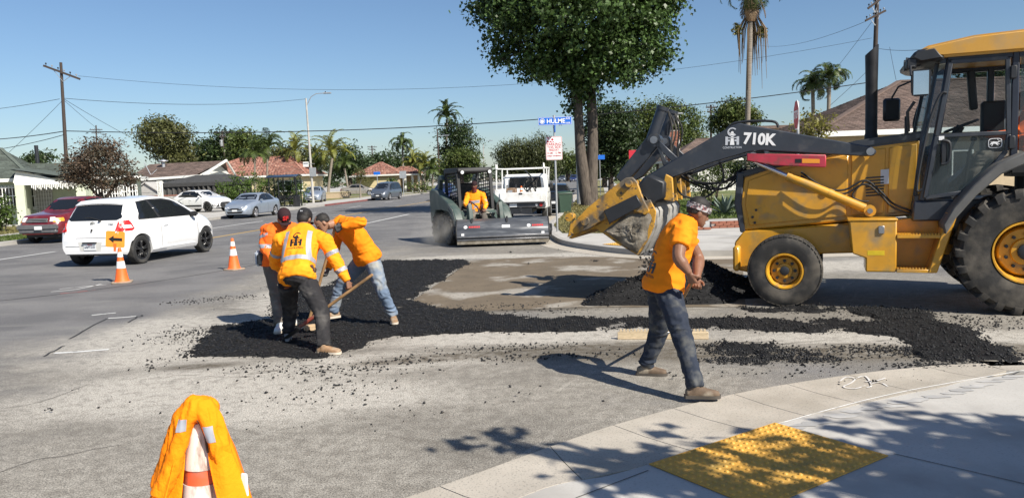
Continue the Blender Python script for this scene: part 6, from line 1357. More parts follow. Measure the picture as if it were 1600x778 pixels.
# ---- foreground cone with the jackets thrown over it
fc = at(313, 640, 3.1); FC = cone('large worn white and orange cone in the foreground under an orange jacket', (fc.x, fc.y, 0), 1.05, 0, rb=.19, rt=.05, base=.23, bands=(), mats=(m_coneold, m_sleeve, m_cbase))
m_worn = M('scuffed white cone sleeve', (.74, .68, .62), .6, var=.06, vs=14, col2=(.34, .24, .19), c2s=16, c2t=(.45, .6), aniso=(1, 1, .35), col3=(.6, .25, .16), c3s=7, c3t=(.62, .74), detail=8)
for a, c in ((.76, .95), (.45, .70)):
    R = lambda f: .19+(.05-.19)*f; b = MB(); b.lathe([(R(a)+.001, a*1.05), (R(a)+.004, a*1.05), (R((a+c)/2)+.0045, (a+c)/2*1.05), (R(c)+.004, c*1.05), (R(c)+.001, c*1.05)], seg=40); b.build('reflective_band', m_worn, FC)
m_jack = cloth('orange yellow hi-vis jersey', (.98, .25, .004), var=.1, vs=3, bump=.8, bs=45); m_jackd = cloth('deep orange hi-vis jersey', (.9, .17, .012))
JK = thing('jacket', 'bright orange hi-vis jackets with silver tape draped over the foreground cone', 'jacket', (fc.x, fc.y, 0))
def drape(name, a0, a1, z0f, z1, mat, seed, off=.016, amp=.014, parent=JK, flare=.0, nfold=4, na=44, nz=40, cap0=1.062, strip=None):
    """cloth hung from the tip: angle range a0..a1 (degrees, 270 = towards camera), lower edge z0f(angle01)"""
    rg = random.Random(seed); ph = [rg.uniform(0, 6.28) for _ in range(5)]; rows = []
    for i in range(na+1):
        s_ = i/na; a = math.radians(a0+(a1-a0)*s_); row = []
        for j in range(nz+1):
            t = j/nz; zz = cap0+.012+(z0f(s_)-cap0)*t
            h = max(0, 1.05-zz); r = (.05+.133*h)*math.sqrt(min(1, max(.02, (cap0+.03-zz)/.075)))+off*min(1, .3+h*8)+flare*h
            k = amp*min(1, h*5)*(1+h*1.2); r += k*(math.sin(nfold*a+ph[0]+t*1.2)+.6*math.sin(nfold*2.1*a+ph[1]-t*2)+.3*math.sin(nfold*4.3*a+ph[2]+t*3)); r = max(r, .05+.133*h+.008 if h > .01 else .0)
            tw = math.radians(5)*math.sin(t*3+ph[3]); row.append((math.cos(a+tw)*r, math.sin(a+tw)*r, zz+.008*math.sin(a*3+ph[4])))
        rows.append(row)
    b = MB(); b.grid(rows)
    me = b.mesh(name, [mat, m_refl]); 
    if strip:
        for p in me.polygons:
            j = p.index % nz; i = p.index//nz
            if strip(i/na, (j+.5)/nz): p.material_index = 1
    o = link(name, me, parent); md = o.modifiers.new('t', 'SOLIDIFY'); md.thickness = .006; md.offset = 0; sb = o.modifiers.new('s', 'SUBSURF'); sb.levels = 1; sb.render_levels = 1
    return o
drape('left_sleeve', 150, 243, lambda s_: .76-.07*s_, 0, m_jack, 1, .022, .016, flare=.24, nfold=3, strip=lambda a, t: .84 < a and .05 < t < .22)
drape('under_layer', 165, 232, lambda s_: .30, 0, m_jack, 5, .012, .016, flare=.1, nfold=3)
drape('back', 0, 180, lambda s_: .35+.1*math.sin(s_*9), 0, m_jackd, 2, .014, .012, flare=.08, nfold=3)
drape('right_sleeve', 307, 395, lambda s_: .62+.05*s_, 0, m_jack, 3, .018, .014, flare=.15, nfold=3, strip=lambda a, t: (.16 < t < .27 and .35 < a < .75) or (t > .86 and a > .55))
drape('right_under_layer', 326, 372, lambda s_: .36, 0, m_jack, 8, .012, .012, flare=.11, nfold=3, strip=lambda a, t: t > .76 and a < .5 or (.62 < t < .7))
b = MB(); cpp = []
for i in range(25):
    a = math.radians(150+235*i/24); cpp.append((math.cos(a)*.062, math.sin(a)*.062, 1.055))
cm = MB(); ell(cm, (0, .01, 1.045), (1, 0, 0), (0, 1, 0), (0, 0, 1), .078, .066, .052, 20, 12); P = [(math.cos(math.radians(a))*r, math.sin(math.radians(a))*r, z) for a, r, z in ((214, .205, .68), (219, .175, .75), (226, .142, .82), (233, .116, .91), (241, .096, .985), (255, .078, 1.04), (275, .062, 1.075), (295, .075, 1.06), (308, .092, 1.01), (316, .112, .93), (322, .125, .85), (326, .125, .78), (329, .12, .72))]
cm.tube(P, [.03, .036, .036, .035, .034, .033, .034, .032, .03, .027, .022, .014, .006], 12); P = [(math.cos(math.radians(a))*r, math.sin(math.radians(a))*r, z) for a, r, z in ((196, .2, .72), (202, .15, .84), (212, .11, .95), (225, .082, 1.03), (265, .045, 1.09), (315, .06, 1.075), (332, .1, 1.0), (340, .12, .9), (346, .13, .82), (350, .13, .75))]
cm.tube(P, [.03, .034, .036, .036, .036, .033, .028, .022, .014, .006], 12); solid('collar', cm, .009, m_jack, JK, 5, folds(.016, 17, (1.7, 1.7, .45), 3))
b = MB(); P = [(math.cos(math.radians(a))*r, math.sin(math.radians(a))*r, z) for a, r, z in ((268, .075, 1.05), (280, .088, 1.035), (292, .092, 1.0), (300, .094, .95), (303, .1, .88))]; b.tube(P, [.005]*5, 6); b.build('dark_edging', m_bdec, JK)
b = MB(); P0 = Vector((math.cos(math.radians(345))*.2, math.sin(math.radians(345))*.2, .72)); b.box(P0, (.012, .03, .1), 1.2, .003); b.build('care_tag', m_wdec, JK)

CL = [c for c in JK.children if c.name.startswith('collar')][0]; T = bvh(CL)
for xa, xb, za, zb, sl in ((-.062, -.022, .985, 1.035, .3), (.06, .10, .93, 1.0, -.35)):
    b = MB(); b.grid([[(xa+(xb-xa)*i/6+(z-za)*sl*.5, -.5, z) for z in np.linspace(za, zb, 6)] for i in range(7)]); flat('reflective_stripe', b.mesh('x', m_refl, fix=False), m_refl, JK, Matrix.Identity(4), 0, lambda p: (lambda h: h[0]+Vector((0, -.003, 0)) if h[0] is not None else Vector((p.x, -.05, p.z)))(T.ray_cast(p, Vector((0, 1, 0)))))
FC.scale = JK.scale = (.93, .93, .945)
# ================================================================ HOUSES
m_mint = M('pale mint stucco', (.52, .56, .42), .9, var=.06, bump=.3, bs=40); m_cream = M('cream stucco', (.55, .46, .28), .9, var=.08, bump=.2, bs=30); m_tan = M('tan stucco', (.46, .36, .24), .9, var=.08, bump=.2, bs=30); m_greyw = M('grey stucco', (.4, .39, .37), .9, var=.1, bump=.2, bs=30)
m_groof = M('green grey shingles', (.075, .09, .075), .9, var=.2, vs=6, island=.3, bump=.3, bs=20); m_broof = M('brown shingles', (.12, .085, .07), .9, var=.18, vs=5, island=.3, bump=.3, bs=30, col2=(.17, .12, .1), c2s=1.2); m_rtile = M('red clay tiles', (.235, .105, .075), .85, var=.2, vs=5, island=.35, col2=(.31, .18, .135), c2s=2)
m_fascia = M('white fascia', (.72, .72, .68), .6, var=.06); m_curt = M('window shade white', (.5, .5, .48), .7); m_block = M('concrete block', (.36, .35, .33), .9, var=.12, vs=3, island=.12); m_brick = M('red brick', (.28, .11, .07), .9, var=.15, vs=6, island=.35); m_mortar = M('mortar', (.34, .31, .28), .95)
def roof_slope(b, quad, course, tab, lift=.02, rnd=None, wavy=False):
    """quad: eave-left, eave-right, ridge-right, ridge-left; overlapping tabs laid course by course"""
    A, B, C, D = map(Vector, quad); n = (B-A).cross(D-A).normalized()
    if n.z < 0: n = -n
    H_ = max((D-A).length, (C-B).length); k = max(2, int(H_/course)); rnd = rnd or random.Random(5)
    for i in range(k):
        t0, t1 = i/k, min(1, (i+1.25)/k); l0, r0, l1, r1 = A.lerp(D, t0), B.lerp(C, t0), A.lerp(D, t1), B.lerp(C, t1); L = (r0-l0).length
        if L < .05: continue
        m = max(1, int(L/tab)); sh = .5*(i % 2)
        for j in range(-1, m+1):
            u0, u1 = max(0, (j+sh)/m), min(1, (j+1+sh)/m-.004)
            if u1 <= u0: continue
            z = lift*(.8+.5*rnd.random())
            if wavy:
                um = (u0+u1)/2; b.add([l0.lerp(r0, u0)+n*.01, l0.lerp(r0, um)+n*(z*3.2), l0.lerp(r0, u1)+n*.01, l1.lerp(r1, u1)+n*.004, l1.lerp(r1, um)+n*(z*2.2), l1.lerp(r1, u0)+n*.004], [(0, 1, 4, 5), (1, 2, 3, 4)])
            else:
                b.add([l0.lerp(r0, u0)+n*z, l0.lerp(r0, u1)+n*z, l1.lerp(r1, u1)+n*.003, l1.lerp(r1, u0)+n*.003, l0.lerp(r0, u0), l0.lerp(r0, u1)], [(0, 1, 2, 3), (4, 5, 1, 0)])
def hip(parent, x0, x1, y0, y1, ze, zr, inx0, inx1, mat, course, tab, wavy=False, name='roof', gable=(False, False), over=.4):
    """hip or gable roof with the ridge along x; inx = how far the ridge starts from each end"""
    ym = (y0+y1)/2; R0, R1 = (x0+inx0, ym, zr), (x1-inx1, ym, zr); a, b_, c, d = (x0, y0, ze), (x1, y0, ze), (x1, y1, ze), (x0, y1, ze); m = MB()
    m.add([a, b_, c, d, R0, R1], [(0, 1, 5, 4), (2, 3, 4, 5), (3, 0, 4), (1, 2, 5)] + [(3, 2, 1, 0)]); r = m.build(name, mat, parent, smooth=False, fix=False)
    t = MB(); roof_slope(t, (a, b_, R1, R0), course, tab, wavy=wavy)
    roof_slope(t, (d, a, R0, R0), course, tab, wavy=wavy); roof_slope(t, (b_, c, R1, R1), course, tab, wavy=wavy)
    s = t.build('roof_tile' if wavy else 'shingle', mat, r, smooth=False, fix=False); s['kind'] = 'stuff'
    q = MB()
    for p, p2 in ((R0, R1), (a, R0), (b_, R1)): q.beam(Vector(p)+Vector((0, 0, .03)), Vector(p2)+Vector((0, 0, .03)), .22, .07)
    q.build('ridge_cap', mat, r)
    f = MB(); f.box(((x0+x1)/2, y0+.02, ze-.1), (x1-x0, .05, .2)); f.box((x0+.02, ym, ze-.1), (.05, y1-y0, .2)); f.box((x1-.02, ym, ze-.1), (.05, y1-y0, .2)); f.build('fascia', m_fascia, r); return r
def window(parent, x, y, z, w_, h, bars=0, frame_m=None, pane_m=None, axis='y'):
    b = MB(); t = .07; fy = y-.03
    for dx, dz, sx, sz in ((-w_/2, 0, t, h+t), (w_/2, 0, t, h+t), (0, -h/2, w_-t, t), (0, h/2, w_-t, t), (0, 0, .05, h-t)): b.box((x+dx, fy, z+dz), (sx, .08, sz))
    f = b.build('window', frame_m or m_fascia, parent); b = MB(); b.add([(x-w_/2, y-.012, z-h/2), (x+w_/2, y-.012, z-h/2), (x+w_/2, y-.012, z+h/2), (x-w_/2, y-.012, z+h/2)], [(0, 1, 2, 3)]); b.build('pane', pane_m or m_dglass, f, smooth=False)
    b = MB(); b.box((x, y-.06, z-h/2-.07), (w_+.2, .16, .06)); b.build('sill', frame_m or m_fascia, f)
    if bars:
        b = MB()
        for i in range(bars): b.box((x-w_/2+(i+.5)*w_/bars, y-.14, z), (.045, .03, h+.1))
        for k in (-.45, .1, .45): b.box((x, y-.14, z+k*h), (w_+.05, .034, .04))
        b.build('window_bars', m_white, f)
    return f
def X(px, Y, py=290): return at(px, py, Y).x
def Z(px, py, Y): return at(px, py, Y).z
def sbox(parent, name, x0, x1, y0, y1, z0, z1, mat): b = MB(); b.box(((x0+x1)/2, (y0+y1)/2, (z0+z1)/2), (abs(x1-x0), abs(y1-y0), z1-z0)); return b.build(name, mat, parent)
gh = 'houses along the street'
# ---- mint house with green roof on the left
ang_h = math.radians(22); pvx = at(207, 290, 49); hl = thing('house', 'pale mint house with green grey roof, white porch and barred windows at far left', 'house', (pvx.x, 49, 0), ang_h, gh)
def XH(px, d=0):
    k = ray(px, 290); k = k[0]/k[1]; ex, ey = math.cos(ang_h), math.sin(ang_h); ox, oy_ = pvx.x-d*ey, 49+d*ex; return (k*oy_-ox)/(ex-k*ey)
def ZH(px, py, d=0): u = XH(px, d); return at(px, py, 49+d*math.cos(ang_h)+u*math.sin(ang_h)).z
Y0 = -1.5
xa, xb, xc = XH(-75, Y0)-9, XH(38, Y0), 0.0
sbox(hl, 'wall', xa, xb, Y0, Y0+9, 0, 2.75, m_mint); sbox(hl, 'wall', xb, xc, Y0+2, Y0+9.5, 0, 2.75, m_mint)
hip(hl, xa-.5, xb+.5, Y0-.5, Y0+9.5, 2.78, 4.75, 4.2, 2.4, m_groof, .3, .5); hip(hl, xb-4, xc+.5, Y0+1.5, Y0+10, 2.77, 3.75, 3, 3.4, m_groof, .3, .5)
window(hl, XH(14, Y0), Y0, ZH(14, 310, Y0), 1.5, 1.35, 9); window(hl, XH(168, Y0+2), Y0+2, ZH(168, 306, Y0+2), 1.6, 1.2, 10); window(hl, XH(200, Y0+2), Y0+2, ZH(200, 302, Y0+2), 1.0, 1.1, 6); window(hl, XH(43, Y0+2), Y0+2, ZH(43, 310, Y0+2), .8, 1.2, 5)
p = MB(); p.box((XH(67, Y0+2), Y0+1.95, 1.15), (.95, .06, 2.1)); dr = p.build('door', m_greyw, hl); p = MB()
for k in range(7): p.box((XH(67, Y0+2)-.42+k*.14, Y0+1.9, 1.15), (.025, .02, 2.0))
for k in range(8): p.box((XH(67, Y0+2), Y0+1.9, .3+k*.25), (.9, .02, .025))
p.build('screen_bars', m_white, dr)
yp = Y0-1.4; xp0, xp1 = XH(31, yp), XH(126, yp)
p = MB(); p.box((xp0, yp, 1.2), (.45, .45, 2.4)); p.box((xp0, yp+.8, .5), (.3, 1.6, 1.0)); p.build('porch_pier', m_mint, hl); p = MB(); p.box((xp1, yp+1.2, 1.2), (.5, 2.6, 2.4)); p.build('porch_wall', m_mint, hl)
for px in (82, 93): p = MB(); p.box((X(px, yp), yp, 1.18), (.28, .28, 2.36), bev=.01); p.build('porch_post', m_fascia, hl)
p = MB(); p.box(((xp0+xp1)/2, yp, 2.45), (xp1-xp0+.5, .2, .18)); p.build('porch_beam', m_fascia, hl)
p = MB(); xg = XH(83, yp); p.prism([(xp0-.3, 2.5), (xg, 2.5), (xg+.2, 2.62), (xp0-.1, 3.25)], 'y', yp-.12, yp-.06); p.build('porch_gable', m_fascia, hl)
p = MB(); p.add([(xp0-.4, yp-.35, 3.3), (xp1+.3, yp-.35, 2.58), (xp1+.3, Y0+2.2, 2.9), (xp0-.4, Y0+2.2, 3.45)], [(0, 1, 2, 3)]); p.add([(xp0-.4, yp-.35, 3.24), (xp1+.3, yp-.35, 2.52), (xp1+.3, Y0+2.2, 2.84), (xp0-.4, Y0+2.2, 3.39)], [(3, 2, 1, 0)]); p.build('porch_roof', m_groof, hl, smooth=False)
p = MB()
for k in range(26): x = xp0+.6+k*(xp1-xp0-.8)/25; p.box((x, yp-.11, 2.3-.03*(k % 3)), (.05, .015, .22+.06*(k % 3)))
p.build('icicle_trim', m_fascia, hl)
p = MB(); p.cyl((XH(62, Y0+6), Y0+6, 3.8), (XH(62, Y0+6), Y0+6, 5.0), .12); p.build('vent_pipe', m_dark, hl)
# ---- brown roofed house, shed, mesh tent, block wall
Y0 = 67; h2 = thing('house', 'house with brown shingle roof and white gable end behind the mesh tent', 'house', (0, 0, 0), 0, gh)
xa, xb = X(196, Y0), X(312, Y0); sbox(h2, 'wall', xa, xb, Y0+.4, Y0+8, 0, 2.85, m_greyw); ym = Y0+4; zr = Z(300, 253, ym)
p = MB(); e0, e1 = Z(207, 284, Y0), Z(300, 273, Y0); p.add([(xa, Y0, 2.75), (xb-.3, Y0, 2.95), (xb+.9, ym, zr), (xa+.4, ym, zr-.1), (xa, Y0+8, 2.75), (xb-.3, Y0+8, 2.95)], [(0, 1, 2, 3), (3, 2, 5, 4)]); r = p.build('roof', m_broof, h2, smooth=False); t = MB(); roof_slope(t, ((xa, Y0, 2.75), (xb-.3, Y0, 2.95), (xb+.9, ym, zr), (xa+.4, ym, zr-.1)), .3, .6); s = t.build('shingle', m_broof, r, smooth=False, fix=False); s['kind'] = 'stuff'
p = MB(); p.prism([(Y0+.5, 2.6), (Y0+7.5, 2.6), (Y0+7.5, 2.9), (ym, zr-.08), (Y0+.5, 2.9)], 'x', xb-.25, xb+.1); p.build('gable_wall', m_fascia, h2); p = MB(); p.beam((xb+.35, Y0-.1, 2.9), (xb+1.0, ym, zr+.02), .12, .2); p.beam((xb+.35, Y0+8, 2.9), (xb+1.0, ym, zr+.02), .12, .2); p.beam((xa, Y0-.03, 2.68), (xb, Y0-.03, 2.88), .08, .2); p.build('fascia', m_fascia, h2)
p = MB(); vx = X(258, Y0+3); p.cyl((vx, Y0+3, zr-.6), (vx, Y0+3, zr+.2), .14); p.lathe([(.0, .3), (.4, .15), (.42, .1), (.15, .0)], (vx, Y0+3, zr), 'z', 14); p.build('roof_vent', m_galv, h2)
p = MB(); ax_ = X(237, Y0+1); p.tube([(ax_, Y0+1, 3.1), (ax_-.5, Y0+1, 4.2)], .04, 6); p.tube([(ax_, Y0+1, 3.1), (ax_+.5, Y0+1.2, 3.6)], .03, 6); p.build('tv_antenna', m_galv, h2)
sh_ = thing('shed', 'small pale grey shed with a gable roof between the mint house and the tent', 'shed', (0, 0, 0)); Ys = 63.5; xa, xb = X(207, Ys), X(246, Ys); xm = X(227, Ys); sbox(sh_, 'wall', xa, xb, Ys, Ys+3, 0, Z(220, 302, Ys), m_greyw); p = MB(); zt, ze = Z(227, 287, Ys), Z(207, 302, Ys); p.prism([(xa, ze), (xb, ze), (xm, zt)], 'y', Ys, Ys+3); p.build('gable', m_greyw, sh_); p = MB(); p.prism([(xa-.2, ze-.05), (xm, zt+.04), (xb+.2, ze-.05), (xb+.2, ze+.03), (xm, zt+.14), (xa-.2, ze+.03)], 'y', Ys-.15, Ys+3.2); p.build('roof', m_greyw, sh_)
tn = thing('gazebo', 'black mesh gazebo tent with hanging side drapes behind the block wall', 'gazebo', (0, 0, 0)); Yt = 64; xa, xb, xm = X(247, Yt), X(392, Yt), X(302, Yt); ze = Z(300, 286, Yt); zt = Z(300, 274, Yt+1.5); m_mesh = M('black shade mesh', (.045, .045, .045), .85, var=.2, vs=4); m_drape = M('grey mesh drape', (.07, .068, .065), .9, var=.35, vs=1.8, aniso=(4, 1, .5))
p = MB(); p.add([(xa, Yt, ze), (xb, Yt, ze), (xb, Yt+2.8, ze), (xa, Yt+2.8, ze), (xm-.4, Yt+1.7, zt), (xm+2.4, Yt+1.7, zt)], [(0, 1, 5, 4), (1, 2, 5), (2, 3, 4, 5), (3, 0, 4)]); p.build('canopy', m_mesh, tn, smooth=False); p = MB(); p.box(((xa+xb)/2, Yt-.03, ze-.12), (xb-xa, .03, .3)); p.build('valance', m_mesh, tn)
p = MB(); n = 60; p.grid([[(xa+(xb-xa)*i/n, Yt+.1+.12*math.sin(i*1.9)+.06*math.sin(i*4.3), z) for z in (.3, ze*.5, ze-.2)] for i in range(n+1)]); p.build('side_drape', m_drape, tn)
for x in (xa, xm, xb): p = MB(); p.box((x, Yt, ze/2), (.07, .07, ze)); p.build('post', m_dark, tn)
bw = thing('block_wall', 'grey concrete block wall with a reddish cap behind the white crossover', 'wall', (0, 0, 0)); Yw = 62.8; xa, xb = X(205, Yw), X(372, Yw); zt = Z(300, 305, Yw); sbox(bw, 'wall_core', xa, xb, Yw+.03, Yw+.2, 0, zt-.02, m_mortar); p = MB(); nr = 7
for i in range(nr):
    for j in range(int((xb-xa)/.42)+1):
        x = xa+(j+.5*(i % 2))*.42; 
        if x+.4 > xb: continue
        p.box((x+.2, Yw+.02, (i+.5)*zt/nr), (.405, .06, zt/nr-.02))
o = p.build('block', m_block, bw, smooth=False); o['kind'] = 'stuff'; sbox(bw, 'wall_cap', xa-.03, xb+.03, Yw-.03, Yw+.24, zt-.02, zt+.08, m_rtile)
# ---- red tile houses
Y0 = 88; h3 = thing('house', 'cream house with a wide red tile roof behind palms and hedge', 'house', (0, 0, 0), 0, gh); xa, xb = X(286, Y0), X(482, Y0); sbox(h3, 'wall', xa+.5, xb-.5, Y0, Y0+9, 0, 2.9, m_cream)
hip(h3, xa, xb, Y0-.6, Y0+9.6, 2.95, Z(380, 247, Y0+4.5), 5.2, 3.2, m_rtile, .45, .34, True); window(h3, X(445, Y0), Y0, 1.7, 1.6, 1.1); window(h3, X(320, Y0), Y0, 1.7, 1.6, 1.1); window(h3, X(466, Y0), Y0, 1.7, 1.0, 1.1)
Y0 = 112; h4 = thing('house', 'tan corner house with red hip roof and white porch posts beyond the minivan', 'house', (0, 0, 0), 0, gh); xa, xb = X(552, Y0), X(628, Y0); sbox(h4, 'wall', xa+.5, xb-.5, Y0, Y0+8, 0, 2.7, m_tan); hip(h4, xa, xb, Y0-.6, Y0+8.6, 2.8, Z(589, 254, Y0+4), 3.4, 3.4, m_rtile, .5, .4, True)
xa2, xb2 = X(612, Y0+3), X(660, Y0+3); sbox(h4, 'wall', xa2, xb2-.6, Y0+4, Y0+10, 0, 2.7, m_tan); hip(h4, xa2-1, xb2, Y0+1.5, Y0+10, 2.75, Z(625, 261, Y0+6), 2.2, 2.0, m_rtile, .5, .4, True)
p = MB(); p.box((X(585, Y0), Y0-.04, 1.15), (4.6, .08, 2.2)); gd = p.build('garage_door', m_cream, h4); p = MB()
for k in range(4): p.box((X(585, Y0), Y0-.085, .35+k*.55), (4.4, .02, .48), bev=.005)
p.build('door_panel', m_cream, gd)['kind'] = 'stuff'
for px in (622, 634, 645, 655): p = MB(); p.box((X(px, Y0+2), Y0+2, 1.35), (.3, .3, 2.7)); p.build('porch_post', m_fascia, h4)
window(h4, X(606, Y0), Y0, 1.6, 1.3, 1.2); p = MB(); p.box((X(568, Y0-1.5), Y0-1.3, 2.62), (3.6, 2.6, .18)); p.build('porch_roof', m_greyw, h4)
gw = thing('garden_wall', 'low pale tan garden wall at the foot of the slanting palm', 'wall', (0, 0, 0)); sbox(gw, 'wall_body', X(486, 86), X(545, 86), 86, 86.3, 0, .75, m_tan); sbox(gw, 'wall_cap', X(486, 86)-.05, X(545, 86)+.05, 85.95, 86.35, .75, .83, m_cream)
# ---- right side: shingled house behind the backhoe, brown house with brick chimney
Y0 = 30; h5 = thing('house', 'house with a big brown shingled hip roof and white fascia behind the backhoe', 'house', (0, 0, 0), 0, gh); xa, xb = at(1277, 204, Y0).x, 30.0; ze = at(1340, 204, Y0).z; sbox(h5, 'wall', xa+.6, xb-.6, Y0+.6, Y0+8.5, 0, ze-.05, m_tan)
zr = at(1405, 128, Y0+4.4).z; hip(h5, xa, xb, Y0, Y0+8.8, ze, zr, at(1405, 128, Y0+4.4).x-xa, 3.5, m_broof, .155, .34); window(h5, X(1330, Y0)+.3, Y0+.6, 1.7, 1.6, 1.2); window(h5, X(1500, Y0), Y0+.6, 1.7, 1.6, 1.2)
p = MB(); p.box((14, Y0+.58, 1.0), (1.0, .06, 2.1)); p.build('door', m_wood, h5)
Y0 = 62; h6 = thing('house', 'low brown roofed house with a brick chimney beyond the loader linkage', 'house', (0, 0, 0), 0, gh); xa, xb = at(1052, 240, Y0).x, at(1235, 190, Y0).x; sbox(h6, 'wall', xa+.4, xb, Y0+.5, Y0+8, 0, 2.7, m_offw); hip(h6, xa, xb+.5, Y0, Y0+8.5, 2.75, 4.5, 3, 3, m_broof, .3, .5)
cx = at(1053, 230, Y0+1.5).x; zt = at(1053, 204, Y0+1.5).z; sbox(h6, 'chimney', cx-.4, cx+.4, Y0+1.2, Y0+2.0, 2.0, zt, m_mortar); ch = [c for c in h6.children if c.name.startswith('chimney')][0]; p = MB()
for i in range(int((zt-2)/.12)):
    for j in range(4):
        x = cx-.41+(j+.25*(i % 2))*.205; p.box((x+.1, Y0+1.19, 2.05+i*.12), (.19, .03, .1)); 
    for j in range(4): p.box((cx-.41, Y0+1.3+j*.2, 2.05+i*.12), (.03, .18, .1))
o = p.build('brick', m_brick, ch, smooth=False); o['kind'] = 'stuff'; window(h6, X(1080, Y0), Y0+.5, 1.5, 1.4, 1.1)
Y0 = 75; h7 = thing('house', 'far house with a tan flat-pitched roof behind the palm trunk', 'house', (0, 0, 0), 0, gh); xa, xb = at(1172, 192, Y0).x, at(1232, 192, Y0).x; sbox(h7, 'wall', xa+.4, xb-.4, Y0+.5, Y0+8, 0, 5.6, m_tan); sbox(h7, 'roof', xa, xb, Y0, Y0+8.5, 5.62, 5.9, m_broof)
# brick planter edging on the right corner
pl_ = thing('brick_planter', 'low red brick planter edging at the corner lawn behind the loader', 'planter', (0, 0, 0)); p0, p1 = gp(1112, 357, .13), gp(1175, 357, .13); random.seed(8)
sbox(pl_, 'planter_core', p0.x, p1.x+2.2, p0.y+.03, p0.y+.24, .13, .265, m_mortar); bk = None
for i in range(2):
    for j in range(int((p1.x+2.2-p0.x)/.23)):
        x = p0.x+(j+.5*(i % 2))*.23; 
        if x+.22 > p1.x+2.25: continue
        b = MB()
        if bk is None: b.box((0, 0, 0), (.215, .1, .062), bev=.004); bk = b.build('brick', m_brick, pl_, (x+.11, p0.y+.02, .165+i*.072))
        else: c = bk.copy(); COL.objects.link(c); c.parent = pl_; c.location = (x+.11+random.uniform(-.003, .003), p0.y+.02+random.uniform(-.004, .004), .165+i*.072)
for j in range(int((p1.x+2.2-p0.x)/.23)): c = bk.copy(); COL.objects.link(c); c.parent = pl_; c.location = (p0.x+.11+j*.23, p0.y+.135, .295); c.scale = (1, 2.3, 1)
for k in range(7):                                       # flat brick edging to its left
    c = bk.copy(); COL.objects.link(c); c.parent = pl_; q = gp(1045+k*10, 360-.2*k, .14); c.location = (q.x, q.y, .175)
# ================================================================ TREES AND PLANTS
m_bark = M('grey brown bark', (.105, .085, .068), .95, var=.3, vs=4, bump=1, bs=14, aniso=(3, 3, .5), col2=(.06, .047, .038), c2s=5); m_palmtrunk = M('palm trunk', (.22, .19, .155), .9, var=.2, vs=5, bump=.5, bs=9, aniso=(.4, .4, 4)); m_bark2 = M('dark bark', (.06, .045, .035), .95, var=.3, vs=4, bump=.8, bs=12)
L_big = leafmat('sweetgum leaves', (.068, .118, .032), .22, .5, .5, .42); L_dark = leafmat('dark evergreen leaves', (.035, .058, .018), .2, .45); L_mid = leafmat('mid green leaves', (.075, .105, .025), .25, .45, col2=(.1, .115, .03)); L_olive = leafmat('olive leaves', (.10, .105, .035), .25, .45, col2=(.06, .07, .025)); L_plum = leafmat('brown purple plum leaves', (.10, .068, .045), .2, .5, col2=(.062, .052, .03)); L_hedge = leafmat('hedge leaves', (.07, .115, .02), .2, .45); L_yel = leafmat('yellow green leaves', (.16, .15, .035), .3, .5); L_palm = leafmat('palm leaflets', (.075, .105, .028), .2, .35, rough=.4); L_palmy = leafmat('yellow green palm leaflets', (.17, .18, .035), .25, .4); L_palmd = leafmat('dead palm leaflets', (.22, .15, .085), .15, .4); L_willow = leafmat('pepper tree leaves', (.085, .10, .038), .25, .4)
def leaf_cloud(name, blobs, n, size, mat, parent, seed, clus=14, sig=.35, shell=.62, droop=0, star=False):
    """leaves in clusters through the crown: blobs are (x, y, z, rx, ry, rz[, weight])"""
    n = int(n*1.9) if name == 'crown' and not star else n; rg = np.random.default_rng(seed); W = np.array([(b[6] if len(b) > 6 else 1)*(b[3]*b[4]*b[5])**(2/3) for b in blobs]); W = W/W.sum(); nc = max(1, n//clus); bi = rg.choice(len(blobs), nc, p=W); B = np.array([b[:6] for b in blobs])
    d = rg.standard_normal((nc, 3)); d /= np.linalg.norm(d, axis=1)[:, None]; r = shell+(1-shell)*rg.random(nc)**.7; r *= 1+.2*rg.standard_normal(nc).clip(-1.5, 1.8); c = B[bi, :3]+d*r[:, None]*B[bi, 3:6]
    P = np.repeat(c, clus, 0)+rg.standard_normal((nc*clus, 3))*sig*np.array([1, 1, .75]); out = np.repeat(d, clus, 0); m = len(P)
    nrm = rg.standard_normal((m, 3))*.8+out*.5+np.array([0, 0, .5]); nrm /= np.linalg.norm(nrm, axis=1)[:, None]; t = rg.standard_normal((m, 3))+np.array([0, 0, -droop]); t -= nrm*(t*nrm).sum(1)[:, None]; t /= np.linalg.norm(t, axis=1)[:, None]; s = np.cross(nrm, t); z = size*(.6+.8*rg.random(m))[:, None]
    wd = .62 if not star else .8
    if droop > 1: wd = .3
    V = np.stack([P+t*z*.75, P+s*z*wd*.5+nrm*z*.12, P-t*z*.55, P-s*z*wd*.5+nrm*z*.12], 1).reshape(-1, 3)
    if star:
        V2 = np.stack([P+s*z*.62+t*z*.1, P+t*z*.2+nrm*z*.05, P-s*z*.62+t*z*.1, P-t*z*.5], 1).reshape(-1, 3); V = np.concatenate([V, V2])
    Fc = np.arange(len(V)).reshape(-1, 4); return npmesh(name, V, Fc, mat, parent)
